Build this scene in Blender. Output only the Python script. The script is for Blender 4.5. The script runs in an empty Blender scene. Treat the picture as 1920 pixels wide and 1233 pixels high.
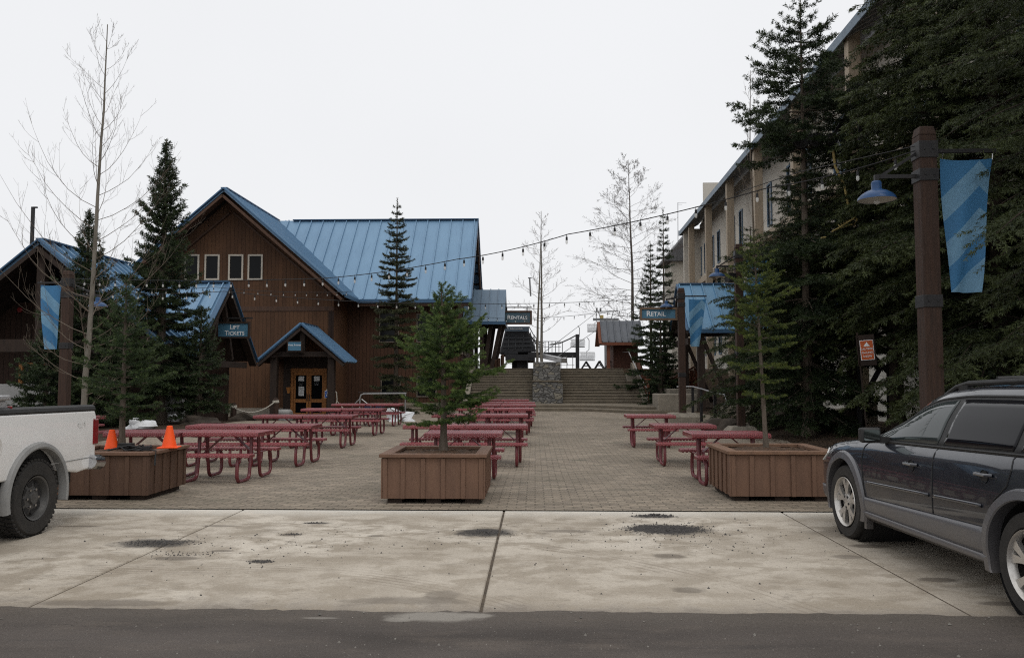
import bpy, bmesh, math, random
import numpy as np
from mathutils import Vector, Matrix
R = math.radians
SC = bpy.context.scene
COL = SC.collection

# ------------------------------------------------------------------ camera
CAMZ, FPX = 1.53, 1525.0
cd = bpy.data.cameras.new("camera")
cam = bpy.data.objects.new("camera", cd); COL.objects.link(cam)
cd.sensor_width = 36.0; cd.lens = 36.0 * FPX / 1920.0
cd.clip_start = 0.05; cd.clip_end = 3000
cam.location = (0, 0, CAMZ); cam.rotation_euler = (R(90 + 3.45), 0, R(1.615))
SC.camera = cam
# ------------------------------------------------------------------ sky, sun, exposure
w = bpy.data.worlds.new("World"); SC.world = w; w.use_nodes = True
nt = w.node_tree; nt.nodes.clear()
def wn(t, **k):
    n = nt.nodes.new(t)
    for a, v in k.items(): setattr(n, a, v)
    return n
SUN_EL, SUN_AZ = R(58), R(150)
sky = wn('ShaderNodeTexSky', sky_type='NISHITA', sun_disc=False)
sky.sun_elevation = SUN_EL; sky.sun_rotation = SUN_AZ; sky.air_density = 1.0; sky.dust_density = 6.0
tc = wn('ShaderNodeTexCoord'); sep = wn('ShaderNodeSeparateXYZ'); nt.links.new(tc.outputs['Generated'], sep.inputs[0])
ramp = wn('ShaderNodeValToRGB')                       # overcast deck: brighter towards the zenith
ramp.color_ramp.elements[0].position = 0.0; ramp.color_ramp.elements[0].color = (.85, .857, .872, 1)
ramp.color_ramp.elements[1].position = 1.0; ramp.color_ramp.elements[1].color = (1.22, 1.21, 1.2, 1)
e = ramp.color_ramp.elements.new(.45); e.color = (.845, .853, .87, 1)
nt.links.new(sep.outputs['Z'], ramp.inputs[0])
nz = wn('ShaderNodeTexNoise'); nz.inputs['Scale'].default_value = 1.6; nz.inputs['Detail'].default_value = 4
nt.links.new(tc.outputs['Generated'], nz.inputs['Vector'])
mr = wn('ShaderNodeMapRange'); mr.inputs[1].default_value = .3; mr.inputs[2].default_value = .7; mr.inputs[3].default_value = 9.7; mr.inputs[4].default_value = 10.2
nt.links.new(nz.outputs['Fac'], mr.inputs[0])
mul = wn('ShaderNodeVectorMath', operation='SCALE'); nt.links.new(ramp.outputs[0], mul.inputs[0]); nt.links.new(mr.outputs[0], mul.inputs['Scale'])
mixn = wn('ShaderNodeMix', data_type='RGBA'); mixn.inputs[0].default_value = .95
nt.links.new(sky.outputs[0], mixn.inputs[6]); nt.links.new(mul.outputs[0], mixn.inputs[7])
bg = wn('ShaderNodeBackground'); bg.inputs[1].default_value = .1
nt.links.new(mixn.outputs[2], bg.inputs[0])
wo = wn('ShaderNodeOutputWorld'); nt.links.new(bg.outputs[0], wo.inputs[0])
sl = bpy.data.lights.new("sun", 'SUN'); sl.energy = .5; sl.angle = R(25); sl.color = (1, .97, .92)
sun = bpy.data.objects.new("sun", sl); COL.objects.link(sun)
_sd = Vector((math.sin(SUN_AZ) * math.cos(SUN_EL), math.cos(SUN_AZ) * math.cos(SUN_EL), math.sin(SUN_EL)))
sun.rotation_euler = _sd.to_track_quat('Z', 'Y').to_euler()
SC.view_settings.view_transform = 'Standard'; SC.view_settings.look = 'None'
SC.view_settings.exposure = 0.1; SC.view_settings.gamma = 1.0
SC.cycles.max_bounces = 6; SC.cycles.diffuse_bounces = 3; SC.cycles.glossy_bounces = 3
SC.cycles.transparent_max_bounces = 16; SC.cycles.transmission_bounces = 4
SC.cycles.use_denoising = False; SC.cycles.filter_width = 1.15

# ------------------------------------------------------------------ plan helpers: photo measure -> metres
_cm = Matrix.Translation(cam.location) @ cam.rotation_euler.to_matrix().to_4x4()
def _ray(px, py):
    v = Vector(((px - 960) / FPX, -(py - 616.5) / FPX, -1.0))
    return (_cm.to_3x3() @ v)
def at(px, py, Y):
    d = _ray(px, py); t = Y / d.y
    return Vector((d.x * t, Y, CAMZ + d.z * t))
def gnd(px, py, z=0.0):
    d = _ray(px, py); t = (z - CAMZ) / d.z
    return Vector((d.x * t, d.y * t, z))
def sst(a, b, t):
    t = np.clip((np.asarray(t, float) - a) / (b - a), 0, 1); return t * t * (3 - 2 * t)

# ------------------------------------------------------------------ mesh builder
class MB:
    def __init__(s): s.v = []; s.f = []; s.m = []; s.cur = 0
    def add(s, vs, fs):
        o = len(s.v); s.v += [tuple(p) for p in vs]
        for f in fs: s.f.append(tuple(i + o for i in f)); s.m.append(s.cur)
        return s
    def box(s, x0, x1, y0, y1, z0, z1, rot=0, tilt=None):
        vs = [(x, y, z) for x in (x0, x1) for y in (y0, y1) for z in (z0, z1)]
        if rot:
            cx, cy = (x0 + x1) / 2, (y0 + y1) / 2; c, n = math.cos(rot), math.sin(rot)
            vs = [(cx + (x - cx) * c - (y - cy) * n, cy + (x - cx) * n + (y - cy) * c, z) for x, y, z in vs]
        return s.add(vs, [(0, 1, 3, 2), (4, 6, 7, 5), (0, 4, 5, 1), (2, 3, 7, 6), (0, 2, 6, 4), (1, 5, 7, 3)])
    def bar(s, p0, p1, w, h, up=(0, 0, 1)):
        p0, p1 = Vector(p0), Vector(p1); d = (p1 - p0).normalized(); u = Vector(up)
        if abs(d.dot(u)) > .98: u = Vector((0, 1, 0))
        a = d.cross(u).normalized() * (w / 2); b = a.cross(d).normalized() * (h / 2)
        vs = [p + i * a + j * b for p in (p0, p1) for i, j in ((-1, -1), (1, -1), (1, 1), (-1, 1))]
        return s.add(vs, [(3, 2, 1, 0), (4, 5, 6, 7), (0, 1, 5, 4), (1, 2, 6, 5), (2, 3, 7, 6), (3, 0, 4, 7)])
    def tube(s, pts, r, n=8, cap=True):
        pts = [Vector(p) for p in pts]; k = len(pts)
        rs = r if hasattr(r, '__len__') else [r] * k
        prev = None; vs = []
        for i, p in enumerate(pts):
            d = (pts[min(i + 1, k - 1)] - pts[max(i - 1, 0)]).normalized()
            if prev is None:
                a = d.cross(Vector((0, 0, 1)) if abs(d.z) < .9 else Vector((1, 0, 0))).normalized()
            else:
                a = (prev - d * prev.dot(d)).normalized()
            prev = a; b = d.cross(a)
            for j in range(n):
                t = 2 * math.pi * j / n
                vs.append(p + (a * math.cos(t) + b * math.sin(t)) * rs[i])
        fs = [(i * n + j, i * n + (j + 1) % n, (i + 1) * n + (j + 1) % n, (i + 1) * n + j) for i in range(k - 1) for j in range(n)]
        if cap: fs += [tuple(range(n))[::-1], tuple((k - 1) * n + j for j in range(n))]
        return s.add(vs, fs)
    def lathe(s, prof, n=20, c=(0, 0, 0), axis='z', cap=True):
        vs = []
        for r_, h in prof:
            for j in range(n):
                t = 2 * math.pi * j / n; a, b = r_ * math.cos(t), r_ * math.sin(t)
                p = {'z': (a, b, h), 'x': (h, a, b), 'y': (b, h, a)}[axis]
                vs.append((p[0] + c[0], p[1] + c[1], p[2] + c[2]))
        k = len(prof)
        fs = [(i * n + j, i * n + (j + 1) % n, (i + 1) * n + (j + 1) % n, (i + 1) * n + j) for i in range(k - 1) for j in range(n)]
        if cap: fs += [tuple(range(n))[::-1], tuple((k - 1) * n + j for j in range(n))]
        return s.add(vs, fs)
    def prism(s, poly, vec):
        n = len(poly); vec = Vector(vec); a = [Vector(p) for p in poly]
        vs = a + [p + vec for p in a]
        return s.add(vs, [tuple(range(n))[::-1], tuple(range(n, 2 * n))] + [(i, (i + 1) % n, n + (i + 1) % n, n + i) for i in range(n)])
    def build(s, name, mats, parent=None, smooth=False, world=True, bevel=0, seg=2, angle=35):
        me = bpy.data.meshes.new(name)
        off = wloc(parent) if (parent is not None and world) else Vector((0, 0, 0))
        vv = [(x - off.x, y - off.y, z - off.z) for x, y, z in s.v]
        me.from_pydata(vv, [], s.f)
        if not isinstance(mats, (list, tuple)): mats = [mats]
        for m in mats: me.materials.append(m)
        if len(mats) > 1: me.polygons.foreach_set('material_index', s.m)
        bm = bmesh.new(); bm.from_mesh(me); bmesh.ops.recalc_face_normals(bm, faces=bm.faces); bm.to_mesh(me); bm.free()
        if smooth:
            me.polygons.foreach_set('use_smooth', [True] * len(me.polygons))
            try: me.set_sharp_from_angle(angle=R(angle))
            except Exception: pass
        o = bpy.data.objects.new(name, me); COL.objects.link(o)
        if parent is not None: o.parent = parent
        if bevel:
            b = o.modifiers.new('bevel', 'BEVEL'); b.width = bevel; b.segments = seg; b.limit_method = 'ANGLE'; b.angle_limit = R(40)
            b.harden_normals = False
        return o
def wloc(o):
    v = Vector((0, 0, 0))
    while o is not None: v += o.location; o = o.parent
    return v
def raw(name, verts, faces, mat, parent=None, smooth=False, off=(0, 0, 0)):
    """numpy arrays -> one mesh object; faces (n,3) or (n,4)"""
    me = bpy.data.meshes.new(name); verts = np.asarray(verts, np.float32); faces = np.asarray(faces, np.int32)
    k = faces.shape[1]
    me.vertices.add(len(verts)); me.vertices.foreach_set('co', verts.ravel())
    me.loops.add(faces.size); me.loops.foreach_set('vertex_index', faces.ravel())
    me.polygons.add(len(faces)); me.polygons.foreach_set('loop_start', np.arange(0, faces.size, k, dtype=np.int32))
    me.polygons.foreach_set('loop_total', np.full(len(faces), k, np.int32))
    if smooth: me.polygons.foreach_set('use_smooth', np.ones(len(faces), bool))
    me.update(calc_edges=True); me.validate()
    for m in (mat if isinstance(mat, (list, tuple)) else [mat]): me.materials.append(m)
    o = bpy.data.objects.new(name, me); COL.objects.link(o)
    if parent is not None: o.parent = parent
    return o
def tag(o, label, cat, group=None, kind=None):
    if label: o['label'] = label
    if cat: o['category'] = cat
    if group: o['group'] = group
    if kind: o['kind'] = kind
    return o
def thing(name, label, cat, loc=(0, 0, 0), group=None, rz=0):
    o = bpy.data.objects.new(name, None); COL.objects.link(o); o.location = loc; o.rotation_euler = (0, 0, rz)
    o.empty_display_size = .2
    return tag(o, label, cat, group)
def structure(o): o['kind'] = 'structure'; return o
_kids = {}
def dup(root, loc, rz=None, label=None, scale=None):
    def cp(o, par):
        c = o.copy(); COL.objects.link(c)
        if par is not None: c.parent = par
        for ch in list(o.children): cp(ch, c)
        return c
    r = cp(root, None); r.location = loc
    if rz is not None: r.rotation_euler = (0, 0, rz)
    if scale is not None: r.scale = scale if hasattr(scale, '__len__') else (scale,) * 3
    if label: r['label'] = label
    return r
def text(body, size, loc, mat, parent, rot=(R(90), 0, 0), small=.8, name='lettering', align='CENTER', extrude=.002, world=True):
    cu = bpy.data.curves.new(name, 'FONT'); cu.body = body; cu.size = size; cu.align_x = align; cu.align_y = 'CENTER'
    cu.extrude = extrude; cu.offset = size * .012; cu.small_caps_scale = small; cu.space_line = .95
    if small < 1:
        for i, ch in enumerate(body):
            if ch.islower(): cu.body_format[i].use_small_caps = True
    tmp = bpy.data.objects.new(name, cu); COL.objects.link(tmp); bpy.context.view_layer.update()
    me = bpy.data.meshes.new_from_object(tmp.evaluated_get(bpy.context.evaluated_depsgraph_get())); bpy.data.objects.remove(tmp); bpy.data.curves.remove(cu)
    me.materials.clear(); me.materials.append(mat); o = bpy.data.objects.new(name, me); COL.objects.link(o)
    off = wloc(parent) if (parent is not None and world) else Vector((0, 0, 0))
    if parent is not None: o.parent = parent
    o.location = Vector(loc) - off; o.rotation_euler = rot
    return o

# ------------------------------------------------------------------ materials
class N:
    """small node graph writer"""
    def __init__(s, name):
        s.m = bpy.data.materials.new(name); s.m.use_nodes = True; s.t = s.m.node_tree; s.t.nodes.clear()
        s.out = s.t.nodes.new('ShaderNodeOutputMaterial'); s.b = s.t.nodes.new('ShaderNodeBsdfPrincipled')
        s.t.links.new(s.b.outputs[0], s.out.inputs[0]); s.tc = s.t.nodes.new('ShaderNodeTexCoord')
        s.P = s.tc.outputs['Object']
    def set(s, k, v):
        if hasattr(v, 'links') or hasattr(v, 'is_linked'): s.t.links.new(v, s.b.inputs[k])
        else: s.b.inputs[k].default_value = (v + (1,) if isinstance(v, tuple) and len(v) == 3 else v)
        return s
    def _in(s, sock, v):
        if hasattr(v, 'is_linked'): s.t.links.new(v, sock)
        else: sock.default_value = v
    def math(s, op, a, b=0.0, c=None, clamp=False):
        n = s.t.nodes.new('ShaderNodeMath'); n.operation = op; n.use_clamp = clamp
        s._in(n.inputs[0], a); s._in(n.inputs[1], b)
        if c is not None: s._in(n.inputs[2], c)
        return n.outputs[0]
    def xyz(s, v=None):
        n = s.t.nodes.new('ShaderNodeSeparateXYZ'); s.t.links.new(v or s.P, n.inputs[0]); return n.outputs
    def comb(s, x=0.0, y=0.0, z=0.0):
        n = s.t.nodes.new('ShaderNodeCombineXYZ'); s._in(n.inputs[0], x); s._in(n.inputs[1], y); s._in(n.inputs[2], z); return n.outputs[0]
    def scale(s, v, sc):
        n = s.t.nodes.new('ShaderNodeVectorMath'); n.operation = 'MULTIPLY'; s._in(n.inputs[0], v); n.inputs[1].default_value = sc if hasattr(sc, '__len__') else (sc,) * 3
        return n.outputs[0]
    def vadd(s, v, u):
        n = s.t.nodes.new('ShaderNodeVectorMath'); n.operation = 'ADD'; s._in(n.inputs[0], v); s._in(n.inputs[1], u); return n.outputs[0]
    def noise(s, scale, detail=5, rough=.55, v=None, dist=0, out='Fac'):
        n = s.t.nodes.new('ShaderNodeTexNoise'); n.inputs['Scale'].default_value = scale; n.inputs['Detail'].default_value = detail
        n.inputs['Roughness'].default_value = rough; n.inputs['Distortion'].default_value = dist
        s.t.links.new(v or s.P, n.inputs['Vector']); return n.outputs[out]
    def voro(s, scale, v=None, feat='F1', out='Distance', rnd=1):
        n = s.t.nodes.new('ShaderNodeTexVoronoi'); n.feature = feat; n.inputs['Scale'].default_value = scale; n.inputs['Randomness'].default_value = rnd
        s.t.links.new(v or s.P, n.inputs['Vector']); return n.outputs[out]
    def white(s, v, dim='1D'):
        n = s.t.nodes.new('ShaderNodeTexWhiteNoise'); n.noise_dimensions = dim
        s._in(n.inputs['W'] if dim == '1D' else n.inputs['Vector'], v); return n.outputs['Value']
    def rng(s, v, a, b, lo=0.0, hi=1.0, smooth=False):
        n = s.t.nodes.new('ShaderNodeMapRange'); n.interpolation_type = 'SMOOTHSTEP' if smooth else 'LINEAR'
        s._in(n.inputs[0], v); n.inputs[1].default_value = a; n.inputs[2].default_value = b; n.inputs[3].default_value = lo; n.inputs[4].default_value = hi
        return n.outputs[0]
    def mix(s, f, a, b, mode='MIX'):
        n = s.t.nodes.new('ShaderNodeMix'); n.data_type = 'RGBA'; n.blend_type = mode; n.clamp_result = False
        s._in(n.inputs[0], f)
        for k, v in ((6, a), (7, b)): s._in(n.inputs[k], v + (1,) if isinstance(v, tuple) and len(v) == 3 else v)
        return n.outputs[2]
    def bump(s, h, strength=.3, dist=.02):
        n = s.t.nodes.new('ShaderNodeBump'); n.inputs['Strength'].default_value = strength; n.inputs['Distance'].default_value = dist
        s.t.links.new(h, n.inputs['Height']); s.t.links.new(n.outputs[0], s.b.inputs['Normal']); return s
    def obj_random(s):
        return s.t.nodes.new('ShaderNodeObjectInfo').outputs['Random']
    def attr(s, name):
        n = s.t.nodes.new('ShaderNodeAttribute'); n.attribute_name = name; return n.outputs['Fac']
    def nrm(s):
        return s.t.nodes.new('ShaderNodeNewGeometry').outputs['Normal']
def M(name, c, c2=None, scale=6, rough=.6, metal=0.0, bump=0, bscale=None, stretch=(1, 1, 1), coat=0, spec=.3, detail=6):
    g = N(name); P = g.scale(g.P, stretch)
    c2 = c2 or tuple(x * .72 for x in c)
    n1 = g.noise(scale, detail, v=P); n2 = g.noise(scale * 7, 3, v=P)
    f = g.rng(g.math('ADD', g.math('MULTIPLY', n1, .7), g.math('MULTIPLY', n2, .3)), .35, .65)
    g.set('Base Color', g.mix(f, c, c2)); g.set('Metallic', metal); g.set('Specular IOR Level', spec)
    g.set('Roughness', g.rng(n2, .3, .7, max(.03, rough - .08), min(1, rough + .08)))
    if coat: g.set('Coat Weight', coat); g.set('Coat Roughness', .05)
    if bump: g.bump(g.noise(bscale or scale * 4, 6, v=P), bump, .02)
    return g.m
def solid(name, c, rough=.5, metal=0.0, spec=.5):
    g = N(name); g.set('Base Color', c); g.set('Roughness', rough); g.set('Metallic', metal); g.set('Specular IOR Level', spec); return g.m

# --- ground materials
def m_concrete_pad():
    g = N('concrete_pad'); x, y, z = g.xyz()
    big = g.noise(.55, 5, .6, dist=.4); mid = g.noise(2.6, 7, .65, v=g.scale(g.P, (1, 1.25, 1))); fine = g.noise(38, 6, .7)
    spk = g.voro(24, g.vadd(g.P, g.scale(g.noise(9, 2, out='Color'), .06)))
    c = g.mix(g.rng(big, .34, .66, smooth=True), (.565, .515, .44), (.375, .33, .27))
    c = g.mix(g.rng(mid, .43, .60, 0, .8, True), c, (.255, .215, .165)); c = g.mix(g.rng(g.noise(5, 7, .72, v=g.scale(g.P, (.7, 1.6, 1))), .52, .70, 0, .6, True), c, (.20, .175, .145))
    c = g.mix(g.rng(g.noise(1.1, 4, .6, v=g.vadd(g.P, (13., 4., 0.))), .62, .78, 0, .75, True), c, (.14, .118, .10))
    c = g.mix(g.rng(g.noise(3.3, 5, .7, v=g.vadd(g.P, (3., 44., 0.))), .63, .74, 0, .8, True), c, (.12, .10, .085))
    st = g.noise(1.6, 6, .65, v=g.scale(g.vadd(g.P, (7., 2., 0.)), (1.5, .35, 1)))
    c = g.mix(g.rng(st, .50, .68, 0, .55, True), c, (.30, .26, .21))
    c = g.mix(g.rng(g.noise(.28, 3, .5, v=g.vadd(g.P, (5., 9., 0.))), .45, .6, 0, .45, True), c, (.36, .315, .255))
    # washed clean strip along the paver edge, dirt feathering in from the asphalt
    edge = g.math('ADD', y, g.rng(mid, .2, .8, -.35, .35))
    c = g.mix(g.rng(edge, 9.0, 9.5, 0, .75, True), c, (.60, .575, .52))
    c = g.mix(g.rng(edge, 5.75, 5.3, 0, .85, True), c, (.17, .145, .12))
    # tyre sweeps: faint ribbed arcs
    dx = g.math('SUBTRACT', x, -2.6); dy = g.math('SUBTRACT', y, 3.2)
    rad = g.math('SQRT', g.math('ADD', g.math('MULTIPLY', dx, dx), g.math('MULTIPLY', dy, dy)))
    rib = g.math('MULTIPLY', g.rng(g.math('SINE', g.math('MULTIPLY', rad, 95.)), .2, 1.), g.rng(g.math('ABSOLUTE', g.math('SUBTRACT', rad, 3.4)), .22, .10))
    dx2 = g.math('SUBTRACT', x, -3.0); r2 = g.math('SQRT', g.math('ADD', g.math('MULTIPLY', dx2, dx2), g.math('MULTIPLY', dy, dy)))
    rib2 = g.math('MULTIPLY', g.rng(g.math('SINE', g.math('MULTIPLY', r2, 80.)), .2, 1.), g.rng(g.math('ABSOLUTE', g.math('SUBTRACT', r2, 5.3)), .20, .10))
    ribs = g.math('MULTIPLY', g.math('ADD', rib, rib2), g.rng(g.noise(1.3, 3), .4, .6))
    c = g.mix(g.math('MULTIPLY', ribs, .6), c, (.20, .165, .13))
    c = g.mix(g.rng(fine, .52, .75, 0, .7), c, (.20, .17, .14)); c = g.mix(g.rng(g.noise(70, 3, .7), .55, .8, 0, .5), c, (.66, .62, .55))
    W_ = lambda px, py: tuple(gnd(px, py))[:2]
    dk, bl = (.12, .10, .08), (.052, .047, .043)
    c = spots(g, c, [(*W_(1250, 992), .50, .34, .92, bl), (*W_(1225, 968), .30, .12, .8, bl), (*W_(910, 998), .34, .26, .92, bl), (*W_(288, 1018), .44, .25, .85, bl), (*W_(705, 1004), .10, .06, .7, dk), (*W_(545, 1002), .15, .09, .75, dk), (*W_(592, 980), .20, .06, .8, bl),
                     (*W_(1062, 995), .30, .10, .6, dk), (*W_(1255, 1042), .17, .12, .7, dk), (*W_(1290, 1106), .14, .10, .65, dk), (*W_(1630, 1023), .22, .10, .85, dk), (*W_(1588, 1043), .16, .10, .6, dk), (*W_(1758, 1086), .18, .09, .8, dk), (*W_(1885, 1131), .22, .07, .8, dk),
                     (*W_(150, 986), .28, .06, .7, dk), (*W_(330, 1046), .28, .09, .7, dk), (*W_(415, 1032), .14, .06, .65, dk), (*W_(490, 1052), .13, .08, .75, bl), (*W_(410, 985), .30, .05, .7, dk), (*W_(1660, 1000), .9, .45, .45, dk), (*W_(830, 1115), .16, .16, .5, dk), (*W_(200, 1130), .6, .10, .6, dk), (*W_(760, 1125), .5, .12, .5, dk)], .55)
    c = g.mix(g.rng(spk, .05, .11, .55, 0), c, (.05, .045, .04))
    g.set('Base Color', c); g.set('Roughness', g.rng(mid, .3, .7, .75, .92)); g.set('Specular IOR Level', .25)
    g.bump(g.math('ADD', fine, g.math('MULTIPLY', mid, .6)), .25, .012); return g.m
def spots(g, c, lst, warp=.5):
    """old spill stains with soft broken outlines: (x, y, rx, ry, strength, colour)"""
    x, y, z = g.xyz(); n = g.math('MULTIPLY', g.math('SUBTRACT', g.noise(5, 6, .7), .5), warp * 2)
    for sx, sy, rx, ry, k, col in lst:
        a = g.math('DIVIDE', g.math('SUBTRACT', x, sx), rx); b = g.math('DIVIDE', g.math('SUBTRACT', y, sy), ry)
        d = g.math('ADD', g.math('SQRT', g.math('ADD', g.math('MULTIPLY', a, a), g.math('MULTIPLY', b, b))), n)
        c = g.mix(g.rng(d, 1.05, .55, 0, k, True), c, col)
    return c
def m_asphalt():
    g = N('asphalt'); x, y, z = g.xyz()
    a = g.noise(.6, 5, .6, v=g.scale(g.P, (.6, 1.6, 1))); f = g.noise(70, 4, .75); sp = g.voro(48); sp2 = g.voro(90, g.vadd(g.P, (3., 1., 0.)))
    c = g.mix(g.rng(a, .35, .68, smooth=True), (.088, .074, .065), (.052, .044, .039))
    c = g.mix(g.rng(g.noise(2.2, 6, .68, v=g.scale(g.P, (.5, 1.5, 1))), .48, .72, 0, .6, True), c, (.125, .103, .086))
    c = g.mix(g.rng(g.noise(1.2, 6, .7, v=g.scale(g.vadd(g.P, (4., 7., 0.)), (.35, 2.4, 1))), .56, .72, 0, .55, True), c, (.04, .036, .034))
    c = g.mix(g.rng(y, 4.9, 5.45, 0, .55, True), c, (.115, .098, .08))
    c = g.mix(g.rng(sp, .06, .2, .6, 0), c, (.23, .21, .19)); c = g.mix(g.rng(sp2, .08, .2, .5, 0), c, (.025, .023, .022)); c = g.mix(g.rng(f, .5, .78, 0, .7), c, (.03, .028, .027))
    ck = g.voro(.55, g.vadd(g.scale(g.P, (.8, 1.3, 1)), g.scale(g.noise(2.4, 5, .7, out='Color'), .5)), 'DISTANCE_TO_EDGE')
    c = g.mix(g.math('MULTIPLY', g.rng(ck, .0, .006, 1, 0), g.rng(g.noise(.4, 2), .5, .6)), c, (.018, .016, .015))
    p1, p2, p3, p4 = gnd(820, 1157), gnd(893, 1155), gnd(748, 1163), gnd(600, 1160)
    pc = (.26, .24, .212); c = spots(g, c, [(p1.x, p1.y, .36, .13, .9, pc), (p2.x, p2.y, .14, .07, .85, pc), (p3.x, p3.y, .12, .06, .7, pc), (p4.x, p4.y, .16, .025, .6, pc)], .45)
    g.set('Base Color', c); g.set('Roughness', g.rng(a, .3, .7, .68, .9)); g.set('Specular IOR Level', .25)
    g.bump(g.math('ADD', f, sp), .6, .010); return g.m
def m_pavers():
    g = N('interlocking_pavers'); x, y, z = g.xyz()
    L, H = .225, .1125
    zig = g.math('PINGPONG', x, L / 2)                                  # zig-zag long edges
    yy = g.math('ADD', y, g.math('MULTIPLY', zig, .45)); row = g.math('FLOOR', g.math('DIVIDE', yy, H))
    xx = g.math('ADD', x, g.math('MULTIPLY', g.math('MODULO', row, 2.), L / 2)); colm = g.math('FLOOR', g.math('DIVIDE', xx, L))
    fy = g.math('FRACT', g.math('DIVIDE', yy, H)); fx = g.math('FRACT', g.math('DIVIDE', xx, L))
    ey = g.math('MULTIPLY', g.math('MINIMUM', fy, g.math('SUBTRACT', 1., fy)), H); ex = g.math('MULTIPLY', g.math('MINIMUM', fx, g.math('SUBTRACT', 1., fx)), L)
    joint = g.math('MAXIMUM', g.rng(ey, .003, .018, 1, 0, True), g.rng(ex, .002, .013, .8, 0, True))
    idn = g.white(g.comb(row, colm, 0.), '3D')
    c = g.mix(idn, (.32, .265, .205), (.195, .163, .128))
    c = g.mix(g.rng(g.noise(.35, 6, .62, dist=.6), .42, .70, 0, .7, True), c, (.165, .138, .103))
    c = g.mix(g.rng(g.noise(1.7, 5, .6), .55, .75, 0, .6, True), c, (.09, .088, .06))
    c = g.mix(g.rng(g.noise(45, 4, .7), .5, .8, 0, .5), c, (.26, .235, .20))
    c = g.mix(g.math('MULTIPLY', joint, g.rng(g.noise(1.2, 3), .3, .65, .55, 1.)), c, (.06, .052, .038))
    g.set('Base Color', c); g.set('Roughness', .82); g.set('Specular IOR Level', .25)
    g.bump(g.math('SUBTRACT', g.math('ADD', g.math('MULTIPLY', g.noise(60, 4), .3), g.math('MULTIPLY', idn, .3)), joint), .5, .012); return g.m
def m_soil():
    g = N('soil'); n = g.noise(1.1, 7, .65); f = g.noise(22, 6, .75); v = g.voro(30)
    c = g.mix(g.rng(n, .35, .65), (.075, .052, .036), (.032, .024, .018)); c = g.mix(g.rng(f, .5, .75, 0, .8), c, (.13, .085, .05)); c = g.mix(g.rng(v, .1, .3, .5, 0), c, (.02, .016, .013))
    g.set('Base Color', c); g.set('Roughness', .95); g.set('Specular IOR Level', .15); g.bump(g.math('ADD', f, v), .8, .04); return g.m
# --- building materials
def m_siding(name, a, b, wd=.2, groove=.018, dark=.35, tint=None):
    g = N(name); x, y, z = g.xyz(); nx, ny, nz_ = g.xyz(g.nrm())
    u = g.math('ADD', g.math('MULTIPLY', x, g.math('ROUND', g.math('ABSOLUTE', ny))), g.math('MULTIPLY', y, g.math('ROUND', g.math('ABSOLUTE', nx))))
    q = g.math('DIVIDE', u, wd); idn = g.math('FLOOR', q); fr = g.math('FRACT', q)
    e_ = g.math('MULTIPLY', g.math('MINIMUM', fr, g.math('SUBTRACT', 1., fr)), wd); gr = g.rng(e_, groove * .3, groove, 1, 0)
    rnd = g.white(idn); seg = g.white(g.comb(idn, g.math('FLOOR', g.math('ADD', g.math('DIVIDE', z, 2.9), rnd)), 0.), '3D')
    grain = g.noise(5, 6, .65, v=g.comb(g.math('MULTIPLY', u, 6.), g.math('MULTIPLY', rnd, 60.), g.math('MULTIPLY', z, .45)))
    c = g.mix(g.math('ADD', g.math('MULTIPLY', seg, .6), g.math('MULTIPLY', g.rng(grain, .3, .7), .4)), a, b)
    if tint: c = g.mix(g.rng(g.noise(.22, 4, .6, v=g.scale(g.P, (1, 1, .6))), .42, .62, 0, .65, True), c, tint)
    c = g.mix(g.rng(grain, .62, .75, 0, .5), c, tuple(k * .4 for k in b))
    c = g.mix(g.math('MULTIPLY', gr, 1 - dark), c, (.008, .006, .005))
    g.set('Base Color', c); g.set('Roughness', .8); g.set('Specular IOR Level', .2)
    g.bump(g.math('SUBTRACT', g.math('MULTIPLY', grain, .25), gr), .6, .015); return g.m
def m_roof(name, a, b, rough=.38):
    g = N(name); n = g.noise(.5, 4); n2 = g.noise(3, 5, .65, v=g.scale(g.P, (3, .4, .4)))
    c = g.mix(g.rng(n, .3, .7), a, b); c = g.mix(g.rng(n2, .55, .78, 0, .35), c, tuple(k * .6 for k in b))
    g.set('Base Color', c); g.set('Roughness', g.rng(n2, .3, .7, rough - .06, rough + .1)); g.set('Metallic', .25); g.bump(g.noise(1.3, 3), .12, .05); return g.m
def m_stone():
    g = N('fieldstone'); P = g.vadd(g.P, g.scale(g.noise(2.5, 3, out='Color'), .25)); P = g.scale(P, (3.4, 3.4, 6.4))
    d = g.voro(1.0, P, 'DISTANCE_TO_EDGE'); idc = g.voro(1.0, P, 'F1', 'Color'); r_, g_, b_ = g.xyz(idc)
    c = g.mix(r_, (.20, .195, .185), (.085, .085, .085)); c = g.mix(g.rng(g.noise(14, 6, .7), .45, .75, 0, .7), c, (.30, .29, .265)); c = g.mix(g.rng(g_, .75, .8, 0, .6), c, (.26, .23, .17))
    j = g.rng(d, .015, .09, 1, 0, True); c = g.mix(g.math('MULTIPLY', j, .8), c, (.06, .056, .05))
    g.set('Base Color', c); g.set('Roughness', .88); g.bump(g.math('SUBTRACT', g.math('MULTIPLY', g.noise(9, 6), .4), j), .9, .05); return g.m
def m_bark(name, a, b, sc=9):
    g = N(name); P = g.scale(g.P, (1, 1, .25)); n = g.noise(sc, 7, .7, v=P, dist=1.); v = g.voro(sc * 1.6, P)
    g.set('Base Color', g.mix(g.rng(n, .35, .66), a, b)); g.set('Roughness', .92); g.set('Specular IOR Level', .15); g.bump(g.math('ADD', n, v), .8, .03); return g.m
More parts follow.
